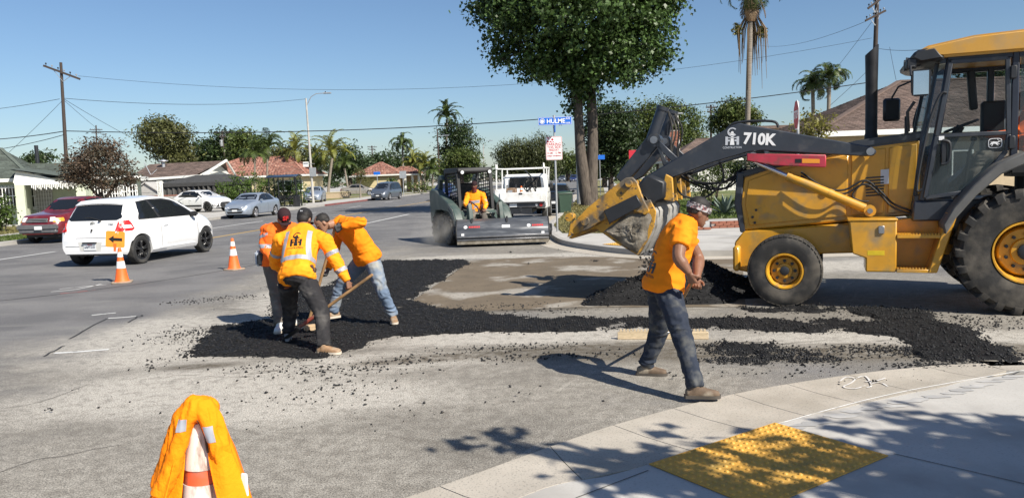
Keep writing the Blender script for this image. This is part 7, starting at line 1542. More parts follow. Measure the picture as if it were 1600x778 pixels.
def tree(label, x, y, blobs, n, size, mat, trunk, seed, cat='tree', name='tree', group=None, bark=None, z0=0, limbs=True, **k):
    """blobs in metres from the foot; trunk = list of paths [(x,y,z,r)...]"""
    t = thing(name, label, cat, (x, y, z0), 0, group)
    if trunk:
        b = MB(); tips = []
        for P in trunk: b.tube([p[:3] for p in P], [p[3] for p in P], 12); tips.append(P[-1])
        if limbs:
            rg = random.Random(seed)
            for bl_ in blobs:
                tp = min(tips, key=lambda p: math.dist(p[:3], bl_[:3])); a = Vector(tp[:3]); c = Vector(bl_[:3]); m = a.lerp(c, .5)+Vector((rg.uniform(-.2, .2), rg.uniform(-.2, .2), .15)); b.tube([a, m, c], [tp[3]*.6, tp[3]*.4, tp[3]*.15], 6)
                for q in range(3):
                    d = Vector((rg.gauss(0, 1), rg.gauss(0, 1), rg.gauss(.2, .7))).normalized(); e = c+Vector((d.x*bl_[3], d.y*bl_[4], d.z*bl_[5]))*.8; b.tube([m.lerp(c, .5), e], [tp[3]*.25, tp[3]*.06], 5)
        b.build('trunk', bark or m_bark, t)
    leaf_cloud('crown', blobs, n, size, mat, t, seed, **k); return t
def blobs_px(foot, L, Y, dz=.8):
    """crown lobes given as (px, py, half width px, half height px) at depth Y"""
    out = []
    for i, q in enumerate(L):
        c = at(q[0], q[1], Y); k = Y/F_PX; rx, rz = q[2]*k, q[3]*k; out.append((c.x-foot[0], (((i*37) % 7)/7-.5)*rx*dz, c.z, rx, rx*.9, rz))
    return out
def foot_px(px, Y): return (at(px, 300, Y).x, Y)
# the big twin-stemmed street tree
Yb = 42; fx, fy = at(921, 320, Yb).x, Yb
BL = [(905, 20, 120, 75), (800, 30, 62, 45), (990, 40, 70, 55), (860, 85, 75, 45), (950, 95, 75, 45), (905, -50, 140, 80), (1010, -20, 62, 50), (835, -40, 70, 55), (905, 118, 55, 22), (1025, 85, 30, 28), (790, 75, 25, 25), (905, 140, 34, 20), (914, 163, 20, 14), (893, 176, 12, 9), (1040, 5, 34, 26), (760, 15, 24, 18), (775, 100, 15, 12), (850, 112, 22, 14), (985, 122, 24, 14)]
bb = blobs_px((fx, fy), BL, Yb, .7); bb = [(a, b2*1.2, c, r, r2*1.1, r3) for a, b2, c, r, r2, r3 in bb]
def tp(px, py, r, dy=0): c = at(px, py, Yb); return (c.x-fx, dy, c.z-.13, r)
tree('big dark green street tree with two tall trunks on the far corner parkway', fx, fy, bb, 52000, .17, L_big, [[tp(921, 326, .55), tp(920, 316, .45), tp(914, 290, .36, -.05), tp(907, 240, .29, -.1), tp(904, 190, .25, -.1), tp(902, 130, .24), tp(895, 60, .17)], [tp(924, 320, .38), tp(924, 290, .34), tp(926, 240, .30), tp(926, 190, .27), tp(923, 140, .27), tp(930, 50, .17)]], 11, z0=.13, star=True, clus=18, sig=.28, shell=.3, name='street_tree')
# left side
f = foot_px(160, 38); tp2 = lambda px, py, r, Y, f: (at(px, py, Y).x-f[0], 0, at(px, py, Y).z, r)
tree('small brown purple leaved tree in front of the mint house', f[0], f[1], blobs_px(f, [(155, 250, 38, 26), (125, 262, 26, 20), (185, 262, 26, 22), (150, 230, 24, 16), (172, 238, 26, 18), (112, 275, 16, 12), (198, 282, 14, 14), (140, 283, 26, 12), (172, 287, 24, 12)], 38), 4300, .10, L_plum, [[tp2(161, 350, .16, 38, f), tp2(160, 315, .13, 38, f), tp2(157, 300, .1, 38, f)], [tp2(160, 318, .1, 38, f), tp2(172, 300, .08, 38, f), tp2(184, 285, .05, 38, f)], [tp2(158, 312, .09, 38, f), tp2(140, 292, .05, 38, f)]], 12, bark=m_bark2, sig=.17, shell=.4)
def simple(label, px, Y, L, n, size, mat, seed, **k):
    f = foot_px(px, Y); b = blobs_px(f, L, Y); top = min(q[2] for q in b); tree(label, f[0], f[1], b, n, size, mat, [[(0, 0, -.2, .035*Y/12+.1), (0, 0, max(.5, top*.6), .025*Y/12+.08), (b[0][0]*.5, 0, top, .02*Y/12+.06)]], seed, bark=m_bark2, sig=k.pop('sig', size*1.6), **k)
simple('tall olive green tree with an open crown above the brown roof', 262, 110, [(258, 212, 34, 22), (280, 220, 22, 22), (240, 222, 18, 14), (268, 242, 26, 16), (285, 248, 20, 12), (252, 196, 16, 8)], 4500, .34, L_olive, 21)
simple('dark green bushy tree left of the transformer pole', 335, 118, [(330, 238, 24, 18), (322, 252, 18, 14), (352, 225, 20, 18), (365, 245, 22, 18)], 3600, .36, L_dark, 22)
simple('bright dense tree behind the red tile roof', 388, 112, [(384, 225, 20, 20), (400, 240, 22, 22), (375, 245, 18, 16)], 3000, .34, L_mid, 23)
simple('low dark tree mass behind the mint house chimney', 68, 75, [(68, 248, 14, 5), (50, 252, 8, 4)], 500, .25, L_dark, 24)
simple('yellow green tree behind the street lamp', 470, 104, [(452, 255, 30, 18), (490, 250, 22, 18), (440, 240, 14, 10)], 2600, .3, L_olive, 25)
simple('dark tree behind the leaning palm', 548, 125, [(545, 250, 20, 22), (528, 262, 18, 16), (562, 262, 14, 14)], 2200, .34, L_dark, 26)
simple('dark tree behind the tan corner house', 590, 150, [(580, 255, 22, 10), (605, 252, 22, 12), (640, 256, 26, 12)], 2600, .4, L_dark, 27)
simple('tall dark layered conifer beside the wooden lamp pole', 712, 118, [(712, 205, 26, 16), (722, 222, 26, 14), (706, 235, 24, 12), (726, 245, 24, 14), (700, 258, 22, 12), (716, 268, 30, 16)], 5200, .3, L_dark, 28, shell=.3)
simple('bright green rounded tree in front of the conifer', 722, 108, [(722, 248, 24, 14), (735, 256, 16, 12), (710, 258, 16, 12)], 2200, .28, L_mid, 29)
simple('weeping pepper tree, left one of the pair up the street', 806, 140, [(806, 236, 22, 17), (790, 245, 14, 16), (815, 250, 22, 18), (800, 262, 20, 14)], 4200, .42, L_willow, 30, droop=2)
simple('weeping pepper tree, right one of the pair up the street', 845, 140, [(845, 232, 22, 17), (858, 246, 14, 18), (838, 250, 18, 18), (850, 262, 20, 14)], 4200, .42, L_willow, 31, droop=2)
simple('far round tree above the parked cars up the street', 888, 210, [(886, 252, 14, 12), (896, 258, 12, 14), (876, 260, 10, 12)], 1500, .5, L_mid, 32)
simple('tree on the right parkway behind the street tree trunks', 955, 72, [(955, 195, 34, 34), (970, 225, 26, 24), (938, 235, 26, 28), (960, 258, 26, 18), (930, 190, 16, 20)], 7500, .24, L_dark, 33, shell=.45)
simple('second parkway tree farther along the right side', 945, 95, [(945, 245, 18, 18), (962, 262, 20, 14), (935, 262, 14, 14)], 2400, .26, L_mid, 34)
simple('dense dark rounded tree above the loader linkage', 1030, 96, [(1005, 195, 28, 30), (1035, 185, 32, 26), (1070, 192, 28, 28), (1020, 225, 38, 26), (1068, 222, 30, 22)], 9000, .26, L_mid, 35, shell=.6)
simple('green tree left of the tall palm trunk', 1145, 78, [(1142, 178, 24, 18), (1165, 186, 20, 14), (1125, 192, 16, 14)], 3600, .22, L_mid, 36)
simple('tree beyond the shingled roof seen through the cab', 1545, 62, [(1530, 118, 34, 22), (1565, 122, 26, 18)], 2600, .22, L_dark, 37)
def bush(label, px, py, Y, L, n, size, mat, seed, name='shrub', cat='shrub', **k):
    f = gp(px, py); f = (at(px, py, Y).x, Y); b = blobs_px(f, L, Y); t = thing(name, label, cat, (f[0], f[1], .13)); b = [(q[0], q[1], max(.1, q[2]-.13), *q[3:]) for q in b]; m = MB()
    rg = random.Random(seed)
    for q in b:
        for _ in range(3): m.tube([(q[0]*.3, q[1]*.3, 0), (q[0]+rg.uniform(-.5, .5)*q[3], q[1], q[2]+rg.uniform(-.1, .7)*q[5])], [.03, .012], 5)
    m.build('stem', m_bark2, t); leaf_cloud('foliage', b, n, size, mat, t, seed, sig=k.pop('sig', size*1.5), **k); return t
bush('leafy green bush at the left edge in front of the mint house', 5, 350, 36, [(2, 322, 16, 18), (12, 335, 8, 14), (-6, 340, 14, 14)], 1600, .11, L_hedge, 41)
bush('yellow leaved shrub beside the stop sign and the shingled house', 1262, 230, 27, [(1262, 188, 28, 16), (1285, 195, 18, 12), (1245, 200, 16, 14), (1275, 215, 28, 18)], 900, .10, L_yel, 42, shell=.3)
bush('dark shrub with yellowing leaves behind the loader arm', 1110, 310, 36, [(1108, 278, 22, 22), (1130, 270, 18, 18), (1092, 292, 16, 16)], 1800, .1, L_mid, 43); bush('dark shrub right of the agave in the shade', 1168, 310, 36, [(1165, 270, 20, 26), (1180, 285, 20, 22), (1150, 268, 14, 16)], 1800, .1, L_dark, 44)
bush('low shrub by the white porch posts of the corner house', 650, 300, 100, [(646, 290, 12, 7), (662, 291, 10, 7)], 500, .2, L_mid, 45); bush('round green shrub left of the corner house porch', 612, 300, 105, [(612, 288, 8, 8)], 400, .2, L_hedge, 46)
f = foot_px(563, 84); tree('small young street tree with a pale trunk before the parked beige sedan', f[0], f[1], blobs_px(f, [(563, 272, 9, 8), (567, 280, 7, 6)], 84), 300, .15, L_olive, [[(0, 0, -.1, .16), (0, 0, .6, .09), (0, 0, 1.6, .07)]], 52, bark=m_palmtrunk, sig=.2)
# clipped hedge
hg = thing('hedge', 'tall clipped green hedge behind the bus shelter and silver blue sedan', 'hedge', (0, 0, .13)); Yh = 61.8; B = []
for i in range(9): px = 352+i*14; top = (284, 276, 268, 272, 277, 278, 279, 280, 281)[i]; c = at(px, (top+322)/2, Yh); B.append((c.x, Yh+(i % 2)*.3, c.z-.13, .72, .8, (322-top)/2*Yh/F_PX))
leaf_cloud('foliage', B, 9000, .12, L_hedge, hg, 51, shell=.8, sig=.14); b = MB()
for q in B: b.tube([(q[0], q[1], 0), (q[0]+.1, q[1], q[2])], [.06, .03], 6)
b.build('stem', m_bark2, hg)
# agave
ag = thing('agave', 'grey green agave rosette among the dark shrubs on the corner lawn', 'agave', (at(1133, 305, 30).x, 30, .14)); m_ag = M('agave leaf', (.16, .2, .16), .6, var=.2, vs=4); rg2 = random.Random(2)
for k in range(22):
    a = k*2.4; el = .35+.045*k; Ln = 1.15-.01*k; d = Vector((math.cos(a)*math.cos(el), math.sin(a)*math.cos(el), math.sin(el))); s_ = Vector((-math.sin(a), math.cos(a), 0)); b = MB(); rows = []
    for t in (0, .25, .5, .75, 1): c = d*(Ln*t)+Vector((0, 0, -.12*t*t)); w_ = .075*(1-t)**.6*(.7+t) if t < 1 else .003; rows.append([c-s_*w_, c-Vector((0, 0, w_*.5)), c+s_*w_, c+Vector((0, 0, .008))])
    b.loft(rows); b.build('leaf', m_ag, ag)
# palms
def frond_mesh(name, Ln, droop, nl, ll, mat, seed, wid=.05, up=.8):
    rg = random.Random(seed); P = []; n = 12; a = up; p = Vector((0, 0, 0))
    for i in range(n+1): P.append(p.copy()); p = p+Vector((math.cos(a), 0, math.sin(a)))*(Ln/n); a -= droop/n*(1+i/n)
    b = MB(); b.tube(P, [.035*(1-.85*i/n)+.004 for i in range(n+1)], 5)
    for k in range(nl):
        t = .12+.87*k/nl; f = t*n; i = min(n-1, int(f)); q = P[i].lerp(P[i+1], f-i); d = (P[i+1]-P[i]).normalized(); l_ = ll*math.sin(PI*min(1, .15+.8*t))*rg.uniform(.8, 1.1)
        for sg in (1, -1):
            o = (d*.55+Vector((0, sg*.85, rg.uniform(-.15, .3)))).normalized(); e1 = q+o*(l_*.55); e2 = q+o*(l_*.9)+Vector((0, 0, -.32*l_)); wv = d*wid*.5
            b.add([q-wv*.4, q+wv*.4, e1+wv, e2, e1-wv], [(0, 1, 2, 4), (4, 2, 3)])
    return b.mesh(name, mat, fix=False, ang=180)
FM = {}
def palm(label, px, Y, crown, foot_py, nf, Ln, mat, seed, r=.14, lean=0, droop=1.75, dead=0, up=1.0, ll=.5, trunk_top=None, wid=.07):
    wid *= .62
    c = at(crown[0], crown[1], Y); fx_ = at(px, foot_py, Y).x; t = thing('palm_tree', label, 'palm', (fx_, Y, 0), 0, 'palm trees'); b = MB(); n = 8; tz = c.z
    b.tube([(lerp_pts([(0, 0), (1, c.x-fx_)], (i/n)**1.3), 0, tz*i/n-.1) for i in range(n+1)], [r*(1.35-.45*min(1, i/2.5)) for i in range(n+1)], 12); b.build('trunk', m_palmtrunk, t); rg = random.Random(seed)
    nf = int(nf*1.35)
    for k in range(nf+dead):
        d_ = k >= nf; key = (Ln, droop, mat.name, d_, k % 3, up)
        if key not in FM: FM[key] = frond_mesh('frond', Ln*(.75 if d_ else (1.05, .95, 1.2)[k % 3]), (droop*(1, 1.15, .85)[k % 3]) if not d_ else .5, 46, ll*(1 if d_ else 1.15), L_palmd if d_ else mat, k, wid, (up*(1, .6, 1.25)[k % 3]) if not d_ else -1.0)
        o = link('frond', FM[key], t, (c.x-fx_, 0, tz-.05+.1*(k % 3)), k*2.39996+rg.uniform(-.2, .2)); o.rotation_euler.y = -(rg.uniform(-.35, .8) if not d_ else rg.uniform(-.3, .15))
    return t
palm('slim feathery palm, left of the two by the hedge', 399, 72, (398, 244), 322, 13, 2.0, L_palm, 1, .1, wid=.09); palm('slim feathery palm, right of the two by the hedge', 418, 74, (418, 232), 322, 14, 2.2, L_palm, 2, .1, wid=.09)
palm('pale feathery palm just left of the street lamp', 462, 92, (461, 238), 300, 13, 2.8, L_palmy, 3, .13, wid=.12, up=1.0); palm('tall yellow green palm with a slanting trunk right of the street lamp', 512, 92, (519, 246), 300, 17, 3.6, L_palmy, 4, .17, up=1.1, wid=.14); palm('short palm beside the slanting trunk palm', 503, 96, (494, 262), 300, 12, 2.6, L_palm, 5, .15, wid=.12); palm('low palm with drooping fronds left of the corner house', 545, 98, (538, 262), 300, 13, 2.8, L_palm, 6, .15, wid=.12)
palm('feathery palm standing alone above the corner house roof', 630, 132, (629, 228), 290, 18, 3.2, L_palm, 7, .18, droop=2.6, wid=.16); palm('palm rising above the dark conifer', 697, 122, (698, 186), 290, 18, 3.2, L_palm, 8, .18, up=1.1, wid=.16)
palm('bushy yellow palm right of the corner house', 664, 112, (664, 262), 300, 14, 2.8, L_palmy, 9, .15, wid=.14); palm('green low palm next to the wooden lamp pole', 676, 106, (676, 272), 304, 13, 2.4, L_palm, 10, .15, wid=.13); palm('yellowish palm clump behind the low palm', 650, 120, (645, 256), 300, 12, 2.6, L_palmy, 15, .15, wid=.14)
palm('tall thin palm with dead hanging fronds above the loader arm', 1166, 40, (1174, -18), 330, 9, 2.3, L_palm, 11, .15, dead=9, up=.5, ll=.45, droop=2.2, wid=.06)
pt = bpy.data.objects['palm_tree.011'] if 'palm_tree.011' in bpy.data.objects else None
c = at(1174, 12, 40); fx_ = at(1166, 330, 40).x; b = MB(); b.tube([(c.x-fx_-.02, 0, c.z-.7), (c.x-fx_, 0, c.z-.3), (c.x-fx_+.02, 0, c.z+.5)], [.2, .34, .22], 12); bp = b.build('leaf_sheath', M('dry palm sheath', (.45, .27, .15), .8, var=.25, vs=6, aniso=(4, 4, .6)), pt) if pt else None
if pt:
    for dx, dz in ((-.75, -1.1), (.55, -1.3)): b = MB(); leaf_cloud('seed_cluster', [(c.x-fx_+dx, -.1, c.z+dz, .22, .22, .42)], 300, .09, L_yel, pt, 77, sig=.06, shell=.2)
    b = MB(); rgp = random.Random(5)
    for k in range(30):
        x0 = c.x-fx_+rgp.choice((-.45, .4))+rgp.uniform(-.28, .28); y0_ = rgp.uniform(-.3, .3); L_ = rgp.uniform(1.0, 3.2); b.tube([(x0*.5+(c.x-fx_)*.5, y0_*.4, c.z-.5), (x0, y0_, c.z-1.1), (x0+rgp.uniform(-.12, .12), y0_, c.z-1.0-L_)], [.02, .028, .008], 4)
    b.build('dead_frond', L_palmd, pt)['kind'] = 'stuff'
palm('round headed palm, left of the pair above the shingled roof', 1272, 70, (1270, 140), 300, 18, 2.3, L_palm, 12, .18, droop=2.5, wid=.1); palm('round headed palm, right of the pair above the shingled roof', 1292, 68, (1296, 128), 300, 18, 2.3, L_palm, 13, .18, droop=2.5, wid=.1)
# far wood closing the horizon
rg = np.random.default_rng(3); B = []
for i in range(90):
    px = -120+i*20; Yf = rg.uniform(230, 330)
    c = at(px, 286-.035*(px-400), Yf); h = rg.uniform(4, 8)*(1 if 400 < px < 900 else 1.2); B.append((c.x, Yf, h*.45, rg.uniform(5, 9), 5, h*.55))
o = leaf_cloud('distant_wood', B, 30000, .9, L_dark, None, 61, sig=.9, shell=.5); o['kind'] = 'stuff'
# the tree behind the viewer on the right whose leafy shade falls across the ramp
sv = Vector((sdir.x, sdir.y, 0))/sdir.z      # how far a point shifts per metre of height, towards the sun
def overhead(px, py, h): g = gp(px, py, .03); return (g.x+sv.x*h, g.y+sv.y*h, h)
OB = []
for px, py, r, h in ((1500, 735, .55, 4.2), (1580, 700, .6, 4.4), (1440, 770, .6, 4.0), (1540, 655, .2, 4.5), (1650, 730, .9, 4.4), (1330, 745, .36, 4.0), (1250, 700, .26, 4.1), (1190, 720, .3, 4.0), (1120, 760, .3, 3.9), (1000, 720, .22, 4.0), (960, 745, .22, 3.9), (1060, 770, .3, 3.8), (880, 690, .12, 4.2), (800, 690, .15, 4.2), (770, 680, .12, 4.3), (1080, 690, .12, 4.1), (1420, 690, .3, 4.3), (1740, 700, .8, 5.5), (1800, 800, 1.5, 5.5)):
    q = overhead(px, py, h); OB.append((*q, r, r, r*.8))
tr_x, tr_y = 9.5, -3.5; OB = [(a-tr_x, b2-tr_y, c, r1, r2, r3) for a, b2, c, r1, r2, r3 in OB]+[(0, 0, 6.5, 2.2, 2.2, 1.8), (1.5, -1, 7.2, 2, 2, 1.6), (-1.0, 1.5, 5.8, 1.6, 1.6, 1.3)]
tree('leafy tree beside the viewer that shades the near sidewalk', tr_x, tr_y, OB, 6000, .15, L_big, [[(0, 0, 0, .3), (0, 0, 2.2, .24), (-.3, .3, 4.2, .18)]], 71, star=True, sig=.16, shell=.2, clus=10)
# a little real grass on the corner lawns
def tufts(name, poly_, n, z, mat, seed, h=.07):
    rg = np.random.default_rng(seed); P = np.array(poly_); mn, mx = P.min(0), P.max(0); xy = mn+(mx-mn)*rg.random((n*2, 2)); xy = xy[inpoly(xy[:, 0], xy[:, 1], poly_)]; m = len(xy); a = rg.random(m)*6.28; hh = h*(.5+rg.random(m)); lean = rg.normal(0, .4, (m, 2))*hh[:, None]; w_ = .02+.02*rg.random(m); d = np.stack([np.cos(a)*w_, np.sin(a)*w_], 1)
    V = np.zeros((m, 3, 3)); V[:, 0, :2] = xy-d; V[:, 1, :2] = xy+d; V[:, 2, :2] = xy+lean; V[:, :, 2] = z; V[:, 2, 2] += hh; o = npmesh(name, V.reshape(-1, 3), np.arange(m*3).reshape(-1, 3), mat); o['kind'] = 'stuff'
G_dry = leafmat('dry grass blades', (.2, .18, .07), .2, .4); G_grn = leafmat('green grass blades', (.09, .13, .03), .25, .4)
tufts('grass', [(RX(27)+.3, 27), (RX(27)+2.3, 27), (RX(60)+2.3, 60), (RX(60)+.3, 60)], 16000, .136, G_dry, 1); tufts('grass', [(1.5, 27), (3.5, 27), (3.2, 22.5), (1.6, 23.3)], 6000, .136, G_dry, 2); tufts('grass', [(5.2, 27.5), (10.5, 27.2), (20, 26), (24, 45), (9, 45)], 22000, .14, G_grn, 3, .08)
tufts('grass', [(LX(24)-.5, 24), (LX(34)-.5, 34), (LX(34)-2.6, 34), (LX(24)-2.6, 24)], 9000, .136, G_grn, 4); tufts('grass', [(LX(24)-4.3, 24), (LX(40)-4.3, 40), (LX(40)-16, 40), (LX(24)-16, 24)], 12000, .136, G_dry, 5)
# ================================================================ STREET FURNITURE
def utility_pole(label, px, Y, top, foot, arms, lean=0, r=.15, trans=None):
    c = at(top[0], top[1], Y); f = at(foot[0], foot[1], Y); fx_ = f.x; t = thing('utility_pole', label, 'utility pole', (fx_, Y, 0), 0, 'utility poles'); dx = c.x-fx_; hz = c.z; b = MB(); sl = dx/max(.1, hz-f.z)
    b.tube([(-sl*f.z, 0, 0), (dx*.5-sl*f.z*.5, 0, hz*.5), (dx, 0, hz)], [r*1.2, r, r*.75], 10); b.build('pole', m_pole, t)
    for (xa, ya), (xb, yb) in arms:
        a, c2 = at(xa, ya, Y-.12), at(xb, yb, Y-.12); a = Vector((a.x-fx_, -.12, a.z)); c2 = Vector((c2.x-fx_, -.12, c2.z)); b = MB(); b.beam(a, c2, .1, .13); ar_ = b.build('crossarm', m_pole, t)
        n = 6
        for k in range(n):
            p = a.lerp(c2, (k+.3)/n*1.0+.02); b = MB(); b.lathe([(.02, 0), (.02, .1), (.05, .12), (.055, .17), (.03, .2), (0, .21)], (p.x, p.y, p.z+.05), 'z', 8); b.build('insulator', m_galv if k % 2 else m_dark, ar_)
        m_ = a.lerp(c2, .5); b = MB(); b.beam(m_+(c2-a)*.25, m_+Vector((0, .04, -.6)), .03, .03); b.beam(m_-(c2-a)*.25, m_+Vector((0, .04, -.6)), .03, .03); b.build('brace', m_galv, ar_)
    if trans: q = at(*trans, Y-.3); b = MB(); b.lathe([(0, -.5), (.25, -.48), (.27, -.4), (.27, .4), (.2, .48), (0, .5)], (q.x-fx_, -.35, q.z), 'z', 16); b.build('transformer', m_galv, t)
    return t
utility_pole('brown timber utility pole with one tilted crossarm behind the mint house', 100, 52, (95, 98), (103, 240), [((68, 103), (125, 124))], r=.115); utility_pole('small far utility pole with crossarm above the plum tree', 150, 150, (150, 196), (151, 225), [((140, 203), (160, 203)), ((143, 208), (158, 208))], r=.15)
utility_pole('far utility pole carrying a white transformer before dark trees', 348, 116, (347, 205), (350, 240), [((337, 207), (359, 207)), ((342, 214), (353, 214))], r=.15, trans=(346, 224)); utility_pole('far utility pole above the tan corner house', 581, 170, (581, 228), (582, 250), [((574, 230), (589, 230)), ((577, 234), (587, 234))], r=.16)
utility_pole('tall dark utility pole with two crossarms behind the exhaust stack', 1370, 50, (1371, -16), (1363, 210), [((1352, 33), (1384, 17)), ((1356, 14), (1380, -4))], r=.16); utility_pole('utility pole half hidden in the trees left of the tall palm', 1111, 82, (1111, 164), (1111, 200), [((1103, 168), (1119, 168)), ((1105, 175), (1117, 175))], r=.13)
def wire(label, P, r=.014, sag=None, group='overhead wires'):
    """cable through picture points (px, py, depth); sag in metres between two ends"""
    Q = [at(*p) for p in P]
    if len(Q) == 2 and sag is not None: a, c = Q; Q = [a.lerp(c, i/24)-Vector((0, 0, sag*4*(i/24)*(1-i/24))) for i in range(25)]
    t = MB(); o = Q[0].copy(); o.z = 0; t.tube([q-o for q in Q], r, 5); w_ = t.build('overhead_wire', m_pwire, None, tuple(o)); tag(w_, label, 'wire', group); return w_
wire('thick lower cable crossing the whole street from the left pole to the right pole', [(103, 205, 52), (1366, 128, 50)], .03, 1.15); wire('middle wire from the left utility pole to the street lamp top', [(100, 154, 52), (478, 155, 72)], .016, .45); wire('thin topmost wire crossing the sky from the left crossarm to the right pole', [(122, 119, 52), (1362, 60, 50)], .010, 1.9)
wire('uppermost wire leaving the frame left of the timber pole', [(93, 155, 52), (-60, 176, 60)], .016, .1); wire('lower thick cable leaving the frame left of the timber pole', [(102, 205, 52), (-60, 220, 60)], .03, .15); wire('lowest cable leaving the frame left of the timber pole', [(103, 210, 52), (-60, 240, 60)], .022, .2)
wire('slanting guy wire left of the timber pole', [(98, 157, 52), (10, 242, 51)], .012, .05); wire('service drop slanting from the timber pole to the brown roof', [(100, 155, 52), (244, 234, 66)], .014, .15); wire('service drop from the timber pole behind the plum tree', [(100, 157, 52), (205, 240, 80)], .012, .2)
wire('guy wire slanting down left of the exhaust stack', [(1362, 35, 50), (1272, 150, 62)], .012, .08); wire('second slanting wire down to the shingled roof', [(1366, 100, 50), (1297, 165, 40)], .012, .05); wire('service drop from the right pole towards the cab roof', [(1366, 75, 50), (1440, 78, 40)], .012, .1); wire('service drop pair end above the shingled roof', [(1390, 74, 46), (1400, 125, 36)], .010, .02); wire('thin distribution line fading left of the right pole', [(1355, 33, 50), (1180, 70, 110)], .014, .8)
def street_lamp(label, foot, Y, top, arm, r=.085, mat=None, wood=False, base=0, group='street lamps'):
    f = at(foot[0], foot[1], Y); c = at(top[0], top[1], Y); t = thing('street_lamp', label, 'street lamp', (f.x, Y, base), 0, group); b = MB(); dx = c.x-f.x; b.tube([(0, 0, 0), (dx*.5, 0, c.z*.5), (dx, 0, c.z-base)], [r*1.25, r, r*.7], 12); b.build('pole', m_pole if wood else (mat or m_conc), t)
    a = at(arm[0], arm[1], Y); ax_ = a.x-f.x; az = a.z-base; s_ = at(top[0], top[1]+12, Y).z-base
    b = MB(); b.tube([(dx, 0, s_), (dx+(ax_-dx)*.3, 0, s_+(az-s_)*.75), (dx+(ax_-dx)*.6, 0, az-.02), (ax_, 0, az)], .035, 8); b.build('arm', m_galv, t); b = MB(); b.box((ax_+.35, 0, az), (.75, .26, .12), bev=.04, seg=2); hd_ = b.build('lamp_head', m_galv, t); b = MB(); b.cyl((ax_+.2, 0, az+.06), (ax_+.2, 0, az+.16), .05); b.build('photocell', m_dark, hd_); return t
SL = street_lamp('pale concrete street lamp by the bus shelter with a short curved arm', (490, 322), 70, (478, 154), (505, 146), .10, base=.13)
street_lamp('brown timber lamp pole right of the corner house', (688, 300), 114, (683, 202), (694, 212), .12, wood=True, base=.13); street_lamp('slim far street lamp between conifer and pepper trees', (757, 290), 150, (755, 224), (764, 220), .09, base=.13); street_lamp('grey lamp pole standing against the street tree trunks', (906, 318), 44, (898, 40), (880, 30), .13, mat=m_galv, base=.13); street_lamp('thin pale lamp pole behind the loader linkage', (1064, 300), 58, (1059, 180), (1052, 178), .05, mat=m_fascia, base=.13)
# signs on the lamp by the shelter
def signboard(parent, p0, w_, h, mat, name='sign_plate', y=-.14): b = MB(); b.box((p0[0], y, p0[1]), (w_, .02, h), bev=.004); return b.build(name, mat, parent)
f = at(490, 322, 70); q1, q2 = at(478.5, 257, 70), at(489.5, 269, 70); bs = thing('bus_stop_sign', 'small white and grey bus stop plates fixed to the pale street lamp', 'sign', (f.x, 70, .13)); signboard(bs, (q1.x-f.x, q1.z-.13), .5, .45, m_fascia); signboard(bs, (q2.x-f.x, q2.z-.13), .6, .8, m_galv, y=-.2); b = MB(); b.box((q1.x-f.x, -.155, q1.z-.05), (.4, .01, .08)); b.build('print_bar', m_pblue, bs); b = MB(); b.beam((q1.x-f.x, -.1, q1.z-.1), (q2.x-f.x+.2, -.1, q1.z-.1), .03); b.build('bracket', m_galv, bs)
# bus shelter
Yb2 = 60; x0, x1 = at(421, 300, Yb2).x, at(463, 300, Yb2).x; bsx = (x0+x1)/2; zt = at(440, 274, Yb2).z; SH = thing('bus_shelter', 'black steel bus shelter with a bench in front of the hedge', 'bus shelter', (bsx, Yb2, .13)); hw = (x1-x0)/2; zt -= .13
for sx in (-1, -.3, .55, 1):
    for sy in (0, 1.3):
        if abs(sx) < 1 and sy == 0 and sx != -.3: continue
        b = MB(); b.box((sx*hw, sy, zt/2-.1), (.09, .09, zt-.2)); b.build('post', m_cblack, SH)
b = MB(); P = [(-.3, zt-.12), (.3, zt+.02), (.8, zt+.05), (1.4, zt-.05), (1.4, zt-.15), (.8, zt-.05), (.3, zt-.08), (-.3, zt-.2)]; b.prism(P, 'x', -hw-.15, hw+.15, .01); b.build('roof', m_cblack, SH); b = MB(); b.box((0, 1.33, zt*.5), (hw*2, .03, zt*.7)); b.build('back_panel', glassmat('smoked panel', (.02, .02, .02), .12), SH); b = MB(); b.box((0, .9, .45), (hw*1.6, .4, .05)); b.box((0, 1.1, .75), (hw*1.6, .04, .3)); b.box((-hw*.6, .9, .22), (.06, .3, .44)); b.box((hw*.6, .9, .22), (.06, .3, .44)); b.build('bench', m_cblack, SH)
b = MB(); b.lathe([(0, 0), (.26, 0), (.28, .85), (.2, .9), (0, .92)], z_ if False else (0, 0, 0), 'z', 16); tb_ = b.build('litter_bin', m_cblack, None, (bsx+hw+.1, Yb2-.4, .13)); tag(tb_, 'round black litter bin standing at the right post of the bus shelter', 'litter bin')
